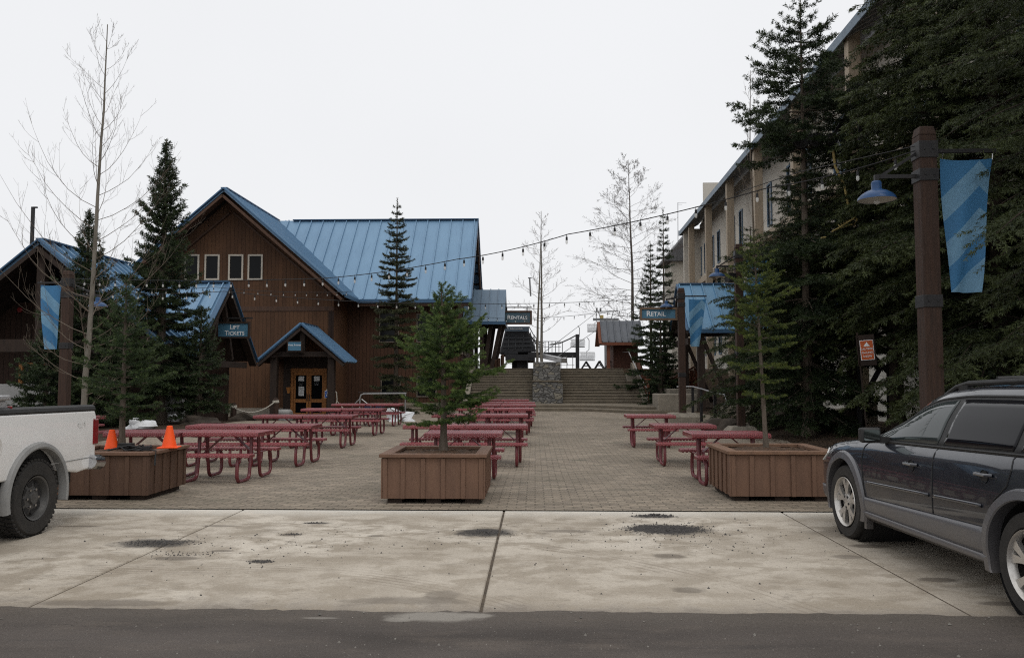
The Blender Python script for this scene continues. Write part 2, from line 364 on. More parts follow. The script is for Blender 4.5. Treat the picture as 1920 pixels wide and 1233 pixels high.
def m_needles(name, a, b, tip, trans=.25):
    g = N(name); n = g.noise(1.3, 4, .6); t = g.attr('tip'); r_ = g.attr('rnd')
    c = g.mix(g.rng(g.math('ADD', g.math('MULTIPLY', n, .5), g.math('MULTIPLY', r_, .5)), .3, .72), a, b)
    c = g.mix(g.math('MULTIPLY', t, .8), c, tip)
    g.set('Base Color', c); g.set('Roughness', .55); g.set('Specular IOR Level', .3)
    tr = g.t.nodes.new('ShaderNodeBsdfTranslucent'); g.t.links.new(c, tr.inputs[0])
    ms = g.t.nodes.new('ShaderNodeMixShader'); ms.inputs[0].default_value = trans
    g.t.links.new(g.b.outputs[0], ms.inputs[1]); g.t.links.new(tr.outputs[0], ms.inputs[2]); g.t.links.new(ms.outputs[0], g.out.inputs[0]); return g.m
def m_mesh_metal():
    g = N('expanded_metal'); x, y, z = g.xyz(); v = g.math('ADD', y, z)
    def cen(q, s): return g.math('ABSOLUTE', g.math('SUBTRACT', g.math('FRACT', g.math('DIVIDE', q, s)), .5))
    d = g.math('ABSOLUTE', g.math('SUBTRACT', g.math('ADD', cen(x, .062), cen(v, .034)), .5))
    hole = g.rng(d, .29, .34)
    n = g.noise(3, 4); rr = g.obj_random()
    c = g.mix(g.rng(n, .3, .7), (.185, .020, .027), (.13, .014, .019)); c = g.mix(g.math('MULTIPLY', rr, .85), c, (.26, .045, .052))
    g.set('Base Color', c); g.set('Roughness', .36); g.set('Specular IOR Level', .6); g.bump(g.rng(d, .0, .2, 1, 0), .6, .006)
    tr = g.t.nodes.new('ShaderNodeBsdfTransparent'); ms = g.t.nodes.new('ShaderNodeMixShader'); g.t.links.new(hole, ms.inputs[0])
    g.t.links.new(g.b.outputs[0], ms.inputs[1]); g.t.links.new(tr.outputs[0], ms.inputs[2]); g.t.links.new(ms.outputs[0], g.out.inputs[0]); return g.m
def clear_bulb():
    g = N('clear_bulb'); g.set('Base Color', (.75, .75, .72)); g.set('Roughness', .08)
    tr = g.t.nodes.new('ShaderNodeBsdfTransparent'); ms = g.t.nodes.new('ShaderNodeMixShader'); ms.inputs[0].default_value = .55
    g.t.links.new(g.b.outputs[0], ms.inputs[1]); g.t.links.new(tr.outputs[0], ms.inputs[2]); g.t.links.new(ms.outputs[0], g.out.inputs[0]); return g.m
def bubble():
    g = N('bubble_plastic'); g.set('Base Color', (.8, .81, .82)); g.set('Roughness', .2); tl = g.t.nodes.new('ShaderNodeBsdfTranslucent'); tl.inputs[0].default_value = (.85, .86, .87, 1)
    m1 = g.t.nodes.new('ShaderNodeMixShader'); m1.inputs[0].default_value = .75; g.t.links.new(g.b.outputs[0], m1.inputs[1]); g.t.links.new(tl.outputs[0], m1.inputs[2])
    tr = g.t.nodes.new('ShaderNodeBsdfTransparent'); ms = g.t.nodes.new('ShaderNodeMixShader'); ms.inputs[0].default_value = .5
    g.t.links.new(m1.outputs[0], ms.inputs[1]); g.t.links.new(tr.outputs[0], ms.inputs[2]); g.t.links.new(ms.outputs[0], g.out.inputs[0]); return g.m
def m_block():
    g = N('painted_block'); x, y, z = g.xyz(); v = g.comb(g.math('ADD', x, y), z, 0.)
    br = g.t.nodes.new('ShaderNodeTexBrick'); g.t.links.new(v, br.inputs['Vector']); br.inputs['Scale'].default_value = 1
    br.inputs['Brick Width'].default_value = .4; br.inputs['Row Height'].default_value = .2; br.inputs['Mortar Size'].default_value = .008
    br.inputs['Color1'].default_value = (.62, .60, .54, 1); br.inputs['Color2'].default_value = (.55, .53, .47, 1); br.inputs['Mortar'].default_value = (.36, .34, .30, 1)
    c = g.mix(g.rng(g.noise(1.1, 6, .65), .5, .72, 0, .5), br.outputs['Color'], (.34, .30, .24)); g.set('Base Color', c); g.set('Roughness', .85); g.bump(br.outputs['Fac'], -.4, .01); return g.m
def m_banner():
    g = N('banner_cloth'); x, y, z = g.xyz(); u0 = .50                  # local: x away from the post 0..0.66, z up, top at 0
    h = g.math('SUBTRACT', u0, g.math('ABSOLUTE', g.math('SUBTRACT', x, u0))); t = g.math('SUBTRACT', z, h)
    def band(lo, hi): return g.math('MULTIPLY', g.rng(t, lo, lo + .006), g.rng(t, hi, hi - .006))
    f = g.math('ADD', g.math('ADD', band(-.86, -.53), band(-1.48, -1.14)), band(-2.3, -1.80), clamp=True)
    c = g.mix(f, (.060, .205, .40), (.185, .36, .52)); c = g.mix(g.rng(g.noise(5, 4), .4, .7, 0, .25), c, (.05, .17, .33))
    g.set('Base Color', c); g.set('Roughness', .6); g.set('Specular IOR Level', .3); g.bump(g.noise(3, 3), .15, .05)
    tr = g.t.nodes.new('ShaderNodeBsdfTranslucent'); g.t.links.new(c, tr.inputs[0]); ms = g.t.nodes.new('ShaderNodeMixShader'); ms.inputs[0].default_value = .3
    g.t.links.new(g.b.outputs[0], ms.inputs[1]); g.t.links.new(tr.outputs[0], ms.inputs[2]); g.t.links.new(ms.outputs[0], g.out.inputs[0]); return g.m
def m_paint(name, c, c2, dirt=(.12, .10, .085), dz=(.15, .55), coat=1.0, rough=.35, metal=.3, amount=.5):
    g = N(name); x, y, z = g.xyz(); n = g.noise(3, 6, .65)
    col = g.mix(g.rng(g.noise(.8, 3), .3, .7), c, c2)
    d = g.math('MULTIPLY', g.rng(g.math('ADD', z, g.rng(n, .2, .8, -.15, .15)), dz[1], dz[0]), amount)
    d = g.math('ADD', d, g.rng(n, .58, .8, 0, .05))
    g.set('Base Color', g.mix(d, col, dirt)); g.set('Metallic', metal); g.set('Roughness', g.rng(n, .3, .7, rough - .06, rough + .1))
    g.set('Coat Weight', coat); g.set('Coat Roughness', g.math('ADD', .03, g.math('MULTIPLY', d, .5))); return g.m
def m_diamond():
    g = N('diamond_plate'); x, y, z = g.xyz(); k = g.math('ADD', y, z)
    a = g.math('SINE', g.math('MULTIPLY', g.math('ADD', g.math('ADD', x, k), 0.), 150.)); b = g.math('SINE', g.math('MULTIPLY', g.math('SUBTRACT', x, k), 150.))
    h = g.math('MULTIPLY', a, b); g.set('Base Color', g.mix(g.rng(h, .2, .8), (.42, .42, .43), (.75, .75, .76))); g.set('Metallic', .9); g.set('Roughness', .35); g.bump(h, .6, .01); return g.m

CONC = m_concrete_pad(); ASPH = m_asphalt(); PAVE = m_pavers(); SOIL = m_soil(); STONE = m_stone()
SIDING = m_siding('stained_siding', (.115, .058, .032), (.066, .035, .021), .2, .012, .45, (.155, .076, .038))
SIDING_DK = m_siding('dark_siding', (.045, .026, .019), (.028, .018, .014), .2, .016, .3)
BEIGE = m_siding('beige_siding', (.60, .56, .49), (.51, .47, .41), 9.0, .01, .5)
ROOF = m_roof('blue_metal_roof', (.148, .265, .395), (.128, .235, .36)); ROOF_GREY = m_roof('grey_metal_roof', (.12, .185, .255), (.10, .155, .22))
ROOF_EDGE = M('blue_roof_trim', (.055, .12, .215), (.04, .095, .17), 3, .45)
TIMBER = M('brown_timber', (.105, .055, .034), (.06, .034, .023), 4, .75, bump=.3, stretch=(3, 3, .4))
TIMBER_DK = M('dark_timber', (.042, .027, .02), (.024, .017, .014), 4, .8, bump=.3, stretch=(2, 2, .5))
POSTWOOD = M('weathered_post_timber', (.064, .036, .025), (.036, .023, .018), 5, .78, bump=.4, stretch=(5, 5, .35))
PLANTER = M('planter_stain', (.175, .10, .066), (.135, .078, .053), 3, .72, bump=.3, stretch=(3, 3, .6))
PLANTER_DK = M('planter_stain_worn', (.115, .066, .043), (.085, .049, .034), 3, .75, bump=.3, stretch=(3, 3, .6))
REDWOOD = M('red_cedar', (.22, .075, .04), (.13, .05, .03), 4, .7, bump=.2, stretch=(3, 3, .6))
HONEY = M('honey_oak', (.42, .18, .055), (.30, .125, .04), 4, .5, bump=.15, stretch=(4, 4, .5))
TAN = M('tan_column_wood', (.40, .325, .24), (.31, .25, .185), 3, .7, bump=.25, stretch=(3, 3, .3))
STEEL = M('black_steel', (.02, .02, .022), (.032, .03, .03), 8, .5, bump=.1); BLACK = solid('matte_black', (.012, .012, .013), .7)
GALV = M('galvanised', (.42, .42, .42), (.30, .30, .31), 10, .42, .8); WHITE = M('white_paint', (.78, .78, .77), (.68, .68, .66), 3, .5)
CURB = M('aged_concrete', (.30, .265, .215), (.185, .165, .135), 2.2, .88, bump=.35, bscale=25, detail=8)
STEPC = M('step_concrete', (.185, .155, .115), (.115, .098, .075), 2.5, .88, bump=.35, bscale=25, detail=8)
GREYC = M('grey_block_concrete', (.33, .33, .32), (.24, .24, .235), 2, .9, bump=.3, bscale=18)
BLOCK = m_block(); GLASS = solid('dark_window_glass', (.006, .007, .008), .08, 0, .12); BLUE_TRIM = M('slate_blue_trim', (.085, .14, .20), (.06, .105, .16), 4, .5)
CREAM = M('cream_frame', (.55, .50, .42), (.45, .40, .33), 4, .6); SIGN_BLUE = M('sign_blue', (.085, .205, .30), (.07, .17, .255), 3, .4); SIGN_WHITE = solid('sign_white', (.86, .87, .88), .5)
LAMP_BLUE = M('blue_enamel', (.014, .06, .165), (.011, .048, .135), 4, .45, coat=.15); LAMP_IN = solid('white_enamel', (.50, .49, .46), .5); BULB = clear_bulb()
MESHM = m_mesh_metal(); TABLE_TUBE = M('maroon_plastisol', (.17, .028, .035), (.12, .020, .026), 5, .4, bump=.05, spec=.6)
ORANGE = M('orange_cone', (.95, .10, .012), (.85, .085, .012), 3, .5); MULCH = M('bark_mulch', (.13, .075, .045), (.035, .024, .017), 28, .95, bump=1.0, bscale=40)
RUBBER = M('tyre_rubber', (.024, .023, .022), (.04, .037, .034), 12, .85, bump=.2); ALLOY = M('silver_alloy', (.62, .60, .57), (.5, .48, .45), 8, .35, .75); GUNMETAL = M('grey_wheel', (.11, .108, .105), (.08, .078, .076), 6, .5, .4)
CARBLUE = m_paint('dark_blue_paint', (.015, .018, .027), (.012, .0145, .022), amount=.5); CARGREY = m_paint('grey_cladding_paint', (.115, .115, .125), (.10, .10, .108), coat=.4, rough=.45, amount=.5)
TRUCKW = m_paint('white_truck_paint', (.84, .84, .83), (.81, .81, .80), (.36, .32, .27), (.35, .95), 1.0, .3, 0, .45); TRIMG = M('grey_fender_trim', (.27, .27, .265), (.21, .21, .205), 6, .6)
TINT = solid('tinted_car_glass', (.008, .008, .010), .04, 0, .2); CLEARG = solid('car_side_glass', (.03, .038, .039), .03, 0, .5); REDLENS = M('red_lens', (.22, .010, .013), (.15, .006, .008), 5, .15, coat=1)
PLASTIC = M('black_plastic', (.02, .02, .021), (.03, .03, .03), 10, .55); CHROME = M('chrome', (.6, .6, .61), (.45, .45, .46), 6, .18, 1.0); DIAMOND = m_diamond()
SNOW = M('old_snow', (.72, .74, .77), (.45, .45, .45), 2.5, .8, bump=.5); ROCK = M('boulder', (.07, .055, .042), (.034, .028, .023), 3, .9, bump=.8, bscale=7)
ROPE = M('white_rope', (.60, .57, .50), (.45, .42, .36), 30, .9); YELLOW = M('yellow_enamel', (.42, .33, .13), (.32, .24, .08), 4, .45); BANNER = m_banner()
BARK_FIR = m_bark('fir_bark', (.15, .125, .10), (.07, .055, .042)); BARK_HEM = m_bark('hemlock_bark', (.05, .038, .03), (.022, .017, .014), 6); BARK_ASP = m_bark('aspen_bark', (.22, .20, .17), (.12, .11, .09), 7)
TWIG = M('bare_twigs', (.16, .13, .10), (.10, .08, .062), 6, .85); TWIG_DK = M('dark_twigs', (.12, .10, .085), (.07, .055, .045), 6, .85); CATKIN = solid('catkins', (.09, .07, .055), .9)
ND_NOBLE = m_needles('noble_fir_needles', (.062, .108, .030), (.030, .064, .022), (.15, .205, .05)); ND_DARK = m_needles('dark_fir_needles', (.026, .043, .018), (.012, .023, .011), (.055, .078, .026))
ND_MID = m_needles('mid_fir_needles', (.04, .07, .026), (.022, .042, .018), (.085, .12, .036)); ND_OLIVE = m_needles('subalpine_needles', (.05, .06, .028), (.028, .036, .02), (.08, .085, .035)); ND_HEM = m_needles('hemlock_needles', (.027, .039, .014), (.012, .020, .008), (.072, .090, .024), .15)
ND_YOUNG = m_needles('young_fir_needles', (.068, .098, .026), (.036, .064, .020), (.17, .195, .038))
# ------------------------------------------------------------------ terrain
UP = 2.10                                                  # upper terrace level
def tz(x, y):
    x = np.asarray(x, float); y = np.asarray(y, float)
    z = -.12 * sst(9.6, 16, y) - .33 * sst(-6, -10, x) * sst(28, 40, y)
    bed = .16 * sst(6.2, 8.2, x) * sst(9.6, 11, y) * sst(60, 40, y) + .12 * sst(-7.5, -9.5, x) * sst(15, 19, y) * sst(34, 28, y)
    z = z + bed
    start = np.where(x < -3.4, 49.5, np.where(x < 5.9, 48.3, 44.0)); end = np.where(x < -3.4, 51.5, np.where(x < 5.9, 48.55, 50.0))
    k = np.clip((y - start) / (end - start), 0, 1); k = k * k * (3 - 2 * k)
    z = z * (1 - k) + UP * k
    return z
def grid_sheet(name, xs, ys, f, mat, dz=0.0):
    X, Y = np.meshgrid(xs, ys, indexing='ij'); Z = f(X, Y) + dz
    n, m = X.shape; v = np.stack([X, Y, Z], -1).reshape(-1, 3); i = np.arange(n * m).reshape(n, m)
    fc = np.stack([i[:-1, :-1], i[1:, :-1], i[1:, 1:], i[:-1, 1:]], -1).reshape(-1, 4)
    return raw(name, v, fc, mat, smooth=True)
gx = np.concatenate([np.array([-900, -500, -250, -120, -70, -45]), np.arange(-32, 32.1, .5), np.array([45, 70, 120, 250, 500, 900])])
gy = np.concatenate([np.array([-300, -120, -50, -20, -8, 0, 5]), np.arange(9, 64, .45), np.array([70, 80, 100, 130, 170, 230, 320, 450, 650, 950])])
rng0 = np.random.default_rng(3)
structure(grid_sheet('ground', gx, gy, lambda x, y: tz(x, y) - .03 * (y < 10.2) - .02 + .02 * rng0.random(x.shape) * (y > 10.5), SOIL))
structure(grid_sheet('paved_plaza', np.arange(-10.5, 8.01, .5), np.concatenate([[9.52], np.arange(10, 44.6, .5)]), lambda x, y: tz(np.clip(x, -99, 6.1), y), PAVE, .006))
JOINT = M('joint_dirt', (.11, .085, .06), (.055, .044, .034), 8, .95)
# concrete parking pad: slabs with open joints
mb = MB(); jx = [-22, -9.6, -6.5, -3.4, -.36, 2.82, 6.0, 9.2, 22]
for a, b in zip(jx[:-1], jx[1:]):
    mb.box(a + .011, b - .011, 5.0, 9.5, -.2, 0)
structure(mb.build('concrete_pad', CONC, bevel=.008, seg=1))
mb = MB(); mb.box(-22, 22, 5.0, 9.51, -.3, -.010); structure(mb.build('joint_filler', JOINT))
# asphalt road with a ragged feathered edge on the slab
random.seed(5); pts = []
xv = np.arange(-22, 22.01, .06)
ev = 5.43 + .012 * np.sin(xv * 1.3) + .012 * np.sin(xv * 3.1 + 1) + .008 * np.sin(xv * 8.3) + rng0.normal(0, .009, len(xv))
v = np.concatenate([np.stack([xv, ev, np.full_like(xv, .005)], -1), np.stack([xv, ev - .5, np.full_like(xv, .012)], -1), np.stack([xv, np.full_like(xv, 0), np.full_like(xv, .014)], -1), np.stack([xv, np.full_like(xv, -40), np.full_like(xv, .014)], -1)])
n = len(xv); ii = np.arange(n - 1); fc = np.concatenate([np.stack([k * n + ii, (k + 1) * n + ii, (k + 1) * n + ii + 1, k * n + ii + 1], -1) for k in range(3)])
structure(raw('asphalt_road', v, fc[:, ::-1], ASPH))
# gravel spills and strewn grit
GRAVEL = M('dark_gravel', (.045, .042, .042), (.085, .08, .076), 30, .9)
def gravel(name, spots, n, label, sz=(.006, .016), seed=1):
    r = np.random.default_rng(seed); V = []; F = []
    base = np.array([(1, 0, 0), (-.5, .87, 0), (-.5, -.87, 0), (0, 0, .9)])
    for cx, cy, rx, ry, cnt in spots:
        for _ in range(cnt):
            a = r.normal(0, .45, 2); x, y = cx + rx * a[0], cy + ry * a[1]
            if y < 5.45 or y > 9.45: continue
            s = sz[0] * .6 + (sz[1] - sz[0] * .6) * r.random() ** 3; t = r.uniform(0, 6.28); c, q = math.cos(t), math.sin(t)
            b = base * s * r.uniform(.6, 1.3, (1, 3)); o = len(V)
            h = .025 * math.exp(-(a[0] ** 2 + a[1] ** 2) * 3) * r.random() if cnt > 400 else 0
            V += [(x + p[0] * c - p[1] * q, y + p[0] * q + p[1] * c, .001 + h + p[2]) for p in b]; F += [(o, o + 1, o + 3), (o + 1, o + 2, o + 3), (o + 2, o, o + 3)]
    o = raw(name, V, F, GRAVEL); return tag(o, label, 'gravel', kind='stuff')
G = lambda px, py: tuple(gnd(px, py))[:2]
g1, g2, g3, g4 = G(1250, 992), G(910, 998), G(290, 1018), G(1228, 967)
gravel('gravel', [(*g1, .32, .2, 2600), (g1[0] - .12, g1[1] + .02, .22, .16, 1200), (*g1, .6, .42, 300), (*g4, .22, .09, 420)], 0, 'spill of dark gravel on the concrete in front of the right planter', (.006, .018), 1)
gravel('gravel', [(*g2, .20, .14, 500), (*g2, .4, .28, 120)], 0, 'smooth patch of dark grit across the middle concrete joint', (.005, .011), 2)
gravel('gravel', [(*g3, .26, .13, 420), (g3[0] + .1, g3[1] + .04, .4, .25, 200), (g3[0] + .5, g3[1] - .45, .3, .16, 120), (*G(490, 1052), .10, .08, 160), (*G(590, 980), .12, .05, 90), (*G(545, 1001), .10, .06, 90)], 0, 'thin smear of dark grit on the concrete near the pickup wheel', (.005, .013), 3)
gravel('gravel', [(0, 7.4, 4.6, 2.6, 330), (1.3, 8.0, 1.4, 1.0, 380), (-2.4, 7.6, 2.0, 1.3, 330)], 0, 'loose pebbles and grit strewn over the concrete slabs', (.003, .012), 4)
r = np.random.default_rng(21); V = []; F = []
for _ in range(420):
    x, y = r.uniform(-5, 5), r.uniform(3.2, 5.4); s = r.uniform(.003, .009) if r.random() < .93 else r.uniform(.01, .018); t = r.uniform(0, 6.28); o = len(V)
    V += [(x + s * math.cos(t + k * 2.1) * r.uniform(.7, 1.2), y + s * math.sin(t + k * 2.1), .012) for k in range(3)] + [(x, y, .012 + s * .9)]; F += [(o, o + 1, o + 3), (o + 1, o + 2, o + 3), (o + 2, o, o + 3)]
tag(raw('loose_stones', V, F, M('pale_stones', (.30, .28, .25), (.05, .047, .044), 3, .9)), 'small pale and dark stones scattered on the asphalt', 'gravel', kind='stuff')
# low curved landing and the broad stair
mb = MB()
def slab(mb, poly, z0, z1):
    mb.prism([(x, y, z0) for x, y in poly], (0, 0, z1 - z0))
Z0 = -.118
slab(mb, [(-9, 40.7), (2.2, 40.7), (3.6, 39.3), (4.6, 38.1), (6.6, 38.0), (6.6, 41.0), (6.6, 52), (-9, 52)], Z0 - .3, .028)
slab(mb, [(-9, 41.6), (2.5, 41.6), (4.2, 40.0), (4.9, 39.0), (6.6, 38.8), (6.6, 52), (-9, 52)], -.2, .17)
landing = mb.build('landing', STEPC, bevel=.02); structure(landing)
stair = thing('stone_stair', 'broad flight of brown concrete steps climbing between the lodge and the small hut', 'stairs', (0, 44, .17))
def flight(x0a, x1a, x0b, x1b):
    mb = MB(); n = 13; rise = (UP - .17) / n; run = .335
    for i in range(n):
        t = i / (n - 1); wide = i < 8
        a, b = (x0a, x1a) if wide else (x0b, x1b)
        y = 44 + i * run
        mb.box(a, b, y, 48.6 if i == n - 1 else y + run + .05, .17 + i * rise - .4, .17 + (i + 1) * rise - .05)
        mb.box(a, b, y - .025, (48.9 if i == n - 1 else y + run - .03), .17 + (i + 1) * rise - .047, .17 + (i + 1) * rise)
    return mb
flight(-3.55, -.12, -3.4, -.12).build('flight', STEPC, stair, bevel=.012, seg=1)
flight(1.48, 5.75, 1.48, 5.2).build('flight', STEPC, stair, bevel=.012, seg=1)
for xa, xb in (((-3.85, -3.57)), (5.77, 6.02)):
    mb = MB(); mb.prism([(xa, 43.7, .0), (xa, 43.7, .34), (xa, 48.9, UP + .34), (xa, 49.4, UP + .34), (xa, 49.4, 0)], (xb - xa, 0, 0)); mb.build('cheek_wall', CURB, stair, bevel=.02)
mb = MB(); mb.box(5.22, 5.75, 46.6, 49.2, .6, 1.75); mb.build('cheek_block', CURB, stair, bevel=.02)
# handrails
mb = MB(); mb.tube([(5.35, 49.6, UP + 1.0), (5.55, 48.4, UP + .98), (5.9, 46.4, 1.75), (6.05, 44.1, .95), (6.05, 44.0, .3)], .03, 6); mb.build('handrail', GALV, stair)
# terrace slab behind the top step
mb = MB(); mb.box(-4.2, 6.1, 48.95, 60, UP - .3, UP - .004); structure(mb.build('terrace', CURB))
pl = thing('stone_planter', 'grey fieldstone planter rising in two tiers in the middle of the stairs', 'planter', (.68, 44, .17))
mb = MB(); mb.box(-.13, 1.5, 43.9, 46.2, -.1, 1.32); mb.build('lower_tier', STONE, pl, bevel=.03)
mb = MB(); mb.box(-.10, 1.42, 45.3, 48.8, 1.2, 2.43); mb.build('upper_tier', STONE, pl, bevel=.03)
mb = MB(); mb.box(-.16, 1.53, 43.86, 45.28, 1.322, 1.40); mb.build('capstone', STEPC, pl, bevel=.02)
# stacked cedar railing right of the stair
fen = thing('cedar_railing', 'reddish cedar board railing stepping down beside the right end of the stairs', 'railing', (6.2, 46, .1))
for i in range(3):
    y = 48.4 - i * 1.5; z = UP - i * .55
    mb = MB(); mb.box(6.05, 6.15, y - 1.5, y, z - .9, z + .42); mb.build('board_panel', REDWOOD, fen, bevel=.01)
    mb = MB(); mb.box(6.0, 6.22, y - 1.55, y + .05, z + .422, z + .50); mb.build('cap_rail', REDWOOD, fen, bevel=.01)

# ------------------------------------------------------------------ roof helper
def roof_poly(mb, O, U, Vv, poly, th=.10, pitch=.42, rib=.085, ribw=.045, sof=None):
    """standing-seam plane: O origin, U along eave, V up the slope (unit vectors), poly convex in (u,v)"""
    O, U, Vv = Vector(O), Vector(U).normalized(), Vector(Vv).normalized(); Nn = U.cross(Vv).normalized()
    if Nn.z < 0: Nn = -Nn
    P = lambda u, v, h=0: O + U * u + Vv * v + Nn * h
    mb.cur = 0
    mb.prism([P(u, v, -th) for u, v in poly], Nn * th)
    if sof is not None: sof.prism([P(u, v, -th - .035) for u, v in [(sum(q[0] for q in poly) / len(poly) + (a - sum(q[0] for q in poly) / len(poly)) * .985, sum(q[1] for q in poly) / len(poly) + (b_ - sum(q[1] for q in poly) / len(poly)) * .985) for a, b_ in poly]], Nn * .031)
    us = [p[0] for p in poly]; u = min(us) + .02
    while u < max(us):
        hit = []
        for (a, b), (c, d) in zip(poly, poly[1:] + poly[:1]):
            if (a - u) * (c - u) <= 0 and abs(a - c) > 1e-6: hit.append(b + (d - b) * (u - a) / (c - a))
        if len(hit) >= 2 and max(hit) - min(hit) > .15:
            lo, hi = min(hit), max(hit)
            mb.add([P(u + q * ribw / 2, v_, h) for v_ in (lo + .01, hi - .01) for q, h in ((-1, .001), (1, .001), (1, rib), (-1, rib))],
                   [(0, 1, 2, 3), (7, 6, 5, 4), (0, 4, 5, 1), (1, 5, 6, 2), (2, 6, 7, 3), (3, 7, 4, 0)])
        u += pitch
    return P
def window(parent, cx, y, z0, z1, w_, fr=.08, fmat=None, n=1, axis='y', depth=.06, cross=False):
    """frame + pane on a wall; axis 'y': wall faces -Y at plane y; axis 'x': wall faces -X at plane x=cx (then y = centre)"""
    mb = MB(); a, b = -w_ / 2, w_ / 2
    def B(m, p, q, d0, d1, s, t):
        if axis == 'y': m.box(cx + p, cx + q, y + d0, y + d1, s, t)
        elif axis == 'x': m.box(cx + d0, cx + d1, y + p, y + q, s, t)
        else: m.box(cx - d1, cx - d0, y + p, y + q, s, t)
    B(mb, a - fr, a, -depth, .02, z0 - fr, z1 + fr); B(mb, b, b + fr, -depth, .02, z0 - fr, z1 + fr)
    B(mb, a, b, -depth, .02, z1, z1 + fr); B(mb, a, b, -depth, .02, z0 - fr, z0)
    for i in range(1, n): c_ = a + w_ * i / n; B(mb, c_ - .02, c_ + .02, -depth * .7, .02, z0, z1)
    o = mb.build('window', fmat or CREAM, parent)
    mb = MB(); B(mb, a, b, -.012, .015, z0, z1); mb.build('pane', GLASS, o)
    return o

# ------------------------------------------------------------------ main lodge
LX, LHW = -15.94, 6.29; RZ, EZ = 11.25, 5.80; GY = 42.0
lodge = thing('timber_lodge', 'big brown timber lodge with blue metal cross-gabled roof, left of the stairs', 'lodge', (-13, 45, -.45))
mb = MB(); bz = -.9
wl, wr = LX - 5.6, LX + 5.45
sl_ = (RZ - EZ) / LHW
hz = lambda x: RZ - .22 - sl_ * abs(x - LX)
mb.prism([(wl, GY, bz), (wr, GY, bz), (wr, GY, hz(wr)), (LX, GY, hz(LX)), (wl, GY, hz(wl))], (0, .25, 0))
mb.box(wr - .25, wr, GY + .252, 45.1, bz, hz(wr)); mb.box(wl, wl + .25, GY + .252, 56, bz, hz(wl))
mb.build('gable_wall', SIDING, lodge)
mb = MB(); mb.box(wr - .24, -4.3, 45.1, 45.35, bz, EZ + .05)
mb.prism([(-4.3, 45.352, bz), (-4.3, 54, bz), (-4.3, 54, EZ + .1), (-4.3, 49.5, RZ - .35), (-4.3, 45.352, EZ + .2)], (-.25, 0, 0))
mb.box(wl, -4.3, 56.0, 56.2, bz, EZ)
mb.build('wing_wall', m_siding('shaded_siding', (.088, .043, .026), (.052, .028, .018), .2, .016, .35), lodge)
# trim bands on the gable wall
mb = MB(); mb.box(wl - .01, wr + .01, GY - .04, GY - .002, 5.02, 5.26); mb.build('belt_board', TIMBER, lodge)
mb = MB(); mb.box(wr - .26, wr + .02, GY - .03, GY - .001, bz, 5.0); mb.build('corner_board', SIDING_DK, lodge)
mb = MB(); mb.box(wl - .05, wr + .05, GY - .10, GY - .045, bz, -.02); mb.build('plinth', CURB, lodge)
# roofs
mb = MB(); FY = 40.8; Lg = 49.5 - FY
for sgn in (1, -1):
    U = Vector((0, 1, 0)); V_ = Vector((-sgn * LHW, 0, RZ - EZ)); SLn = V_.length
    O = (LX + sgn * LHW, FY, EZ)
    valley = (44.2 - FY)
    roof_poly(mb, O, U, V_, [(0, 0), (valley if sgn > 0 else 16, 0), (Lg if sgn > 0 else 16, SLn), (0, SLn)], .12, .62)
mb.build('gable_roof', ROOF, lodge)
mb = MB(); wz = Vector((0, 5.3, RZ - EZ)); WL = wz.length; x0 = LX + LHW
roof_poly(mb, (x0, 44.2, EZ), (1, 0, 0), wz, [(0, 0), (-3.5 - x0, 0), (-3.5 - x0, WL), (LX - x0, WL)], .12, .72)
roof_poly(mb, (LX - 6, 54.8, EZ), (1, 0, 0), (0, -5.3, RZ - EZ), [(0, 0), (-3.5 - LX + 6, 0), (-3.5 - LX + 6, WL), (0, WL)], .12, .72)
mb.build('wing_roof', ROOF, lodge)
# eave fascias, bargeboards, soffit beams, ridge caps
mb = MB()
for sgn in (1, -1):
    mb.bar((LX, FY - .03, RZ - .02), (LX + sgn * (LHW + .06), FY - .03, EZ - .07), .05, .20, (0, 1, 0))
mb.bar((LX, FY, RZ + .03), (LX, 49.5, RZ + .03), .34, .05); mb.bar((LX + 1, 49.5, RZ + .03), (-3.46, 49.5, RZ + .03), .34, .05)
mb.bar((x0 + .05, 44.16, EZ - .06), (-3.46, 44.16, EZ - .06), .05, .2); mb.bar((x0 + .02, FY, EZ - .08), (x0 + .02, 44.15, EZ - .08), .05, .2)
mb.bar((-3.47, 44.2, EZ), (-3.47, 49.5, RZ + .02), .05, .18); mb.bar((-3.47, 54.8, EZ), (-3.47, 49.5, RZ + .02), .05, .18)
mb.build('roof_trim', ROOF_EDGE, lodge)
mb = MB()
for sgn in (1, -1):
    mb.bar((LX, FY + .03, RZ - .42), (LX + sgn * LHW * .985, FY + .03, EZ - .32), .12, .50, (0, 1, 0))
    mb.bar((LX + sgn * .1, GY - .06, RZ - 1.05), (LX + sgn * (LHW - .95), GY - .06, EZ + .02), .1, .16, (0, 1, 0))
mb.bar((-3.56, 44.3, EZ - .33), (-3.56, 49.5, RZ - .36), .10, .46); mb.bar((-3.56, 54.7, EZ - .33), (-3.56, 49.5, RZ - .36), .10, .46)
mb.bar((x0 - .1, 44.32, EZ - .22), (-3.6, 44.32, EZ - .22), .12, .22)
mb.build('bargeboard', TIMBER, lodge)
mb = MB()
for sgn in (1, -1):
    a = [(LX, FY + .09, RZ - .16), (LX + sgn * LHW, FY + .09, EZ - .14), (LX + sgn * LHW, GY + .3, EZ - .14), (LX, GY + .3, RZ - .16)]; mb.prism(a, (0, 0, -.05))
mb.box(x0 - .3, -4.0, 44.4, 45.2, EZ - .02, EZ + .04)
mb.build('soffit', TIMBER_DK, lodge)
for y in np.arange(45, 54.5, .6):
    z = EZ + (RZ - EZ) * (1 - abs(y - 49.5) / 5.3) - .22; mb = MB(); mb.bar((-4.3, y, z), (-3.62, y, z), .08, .12); mb.build('outlooker', TIMBER_DK, lodge)
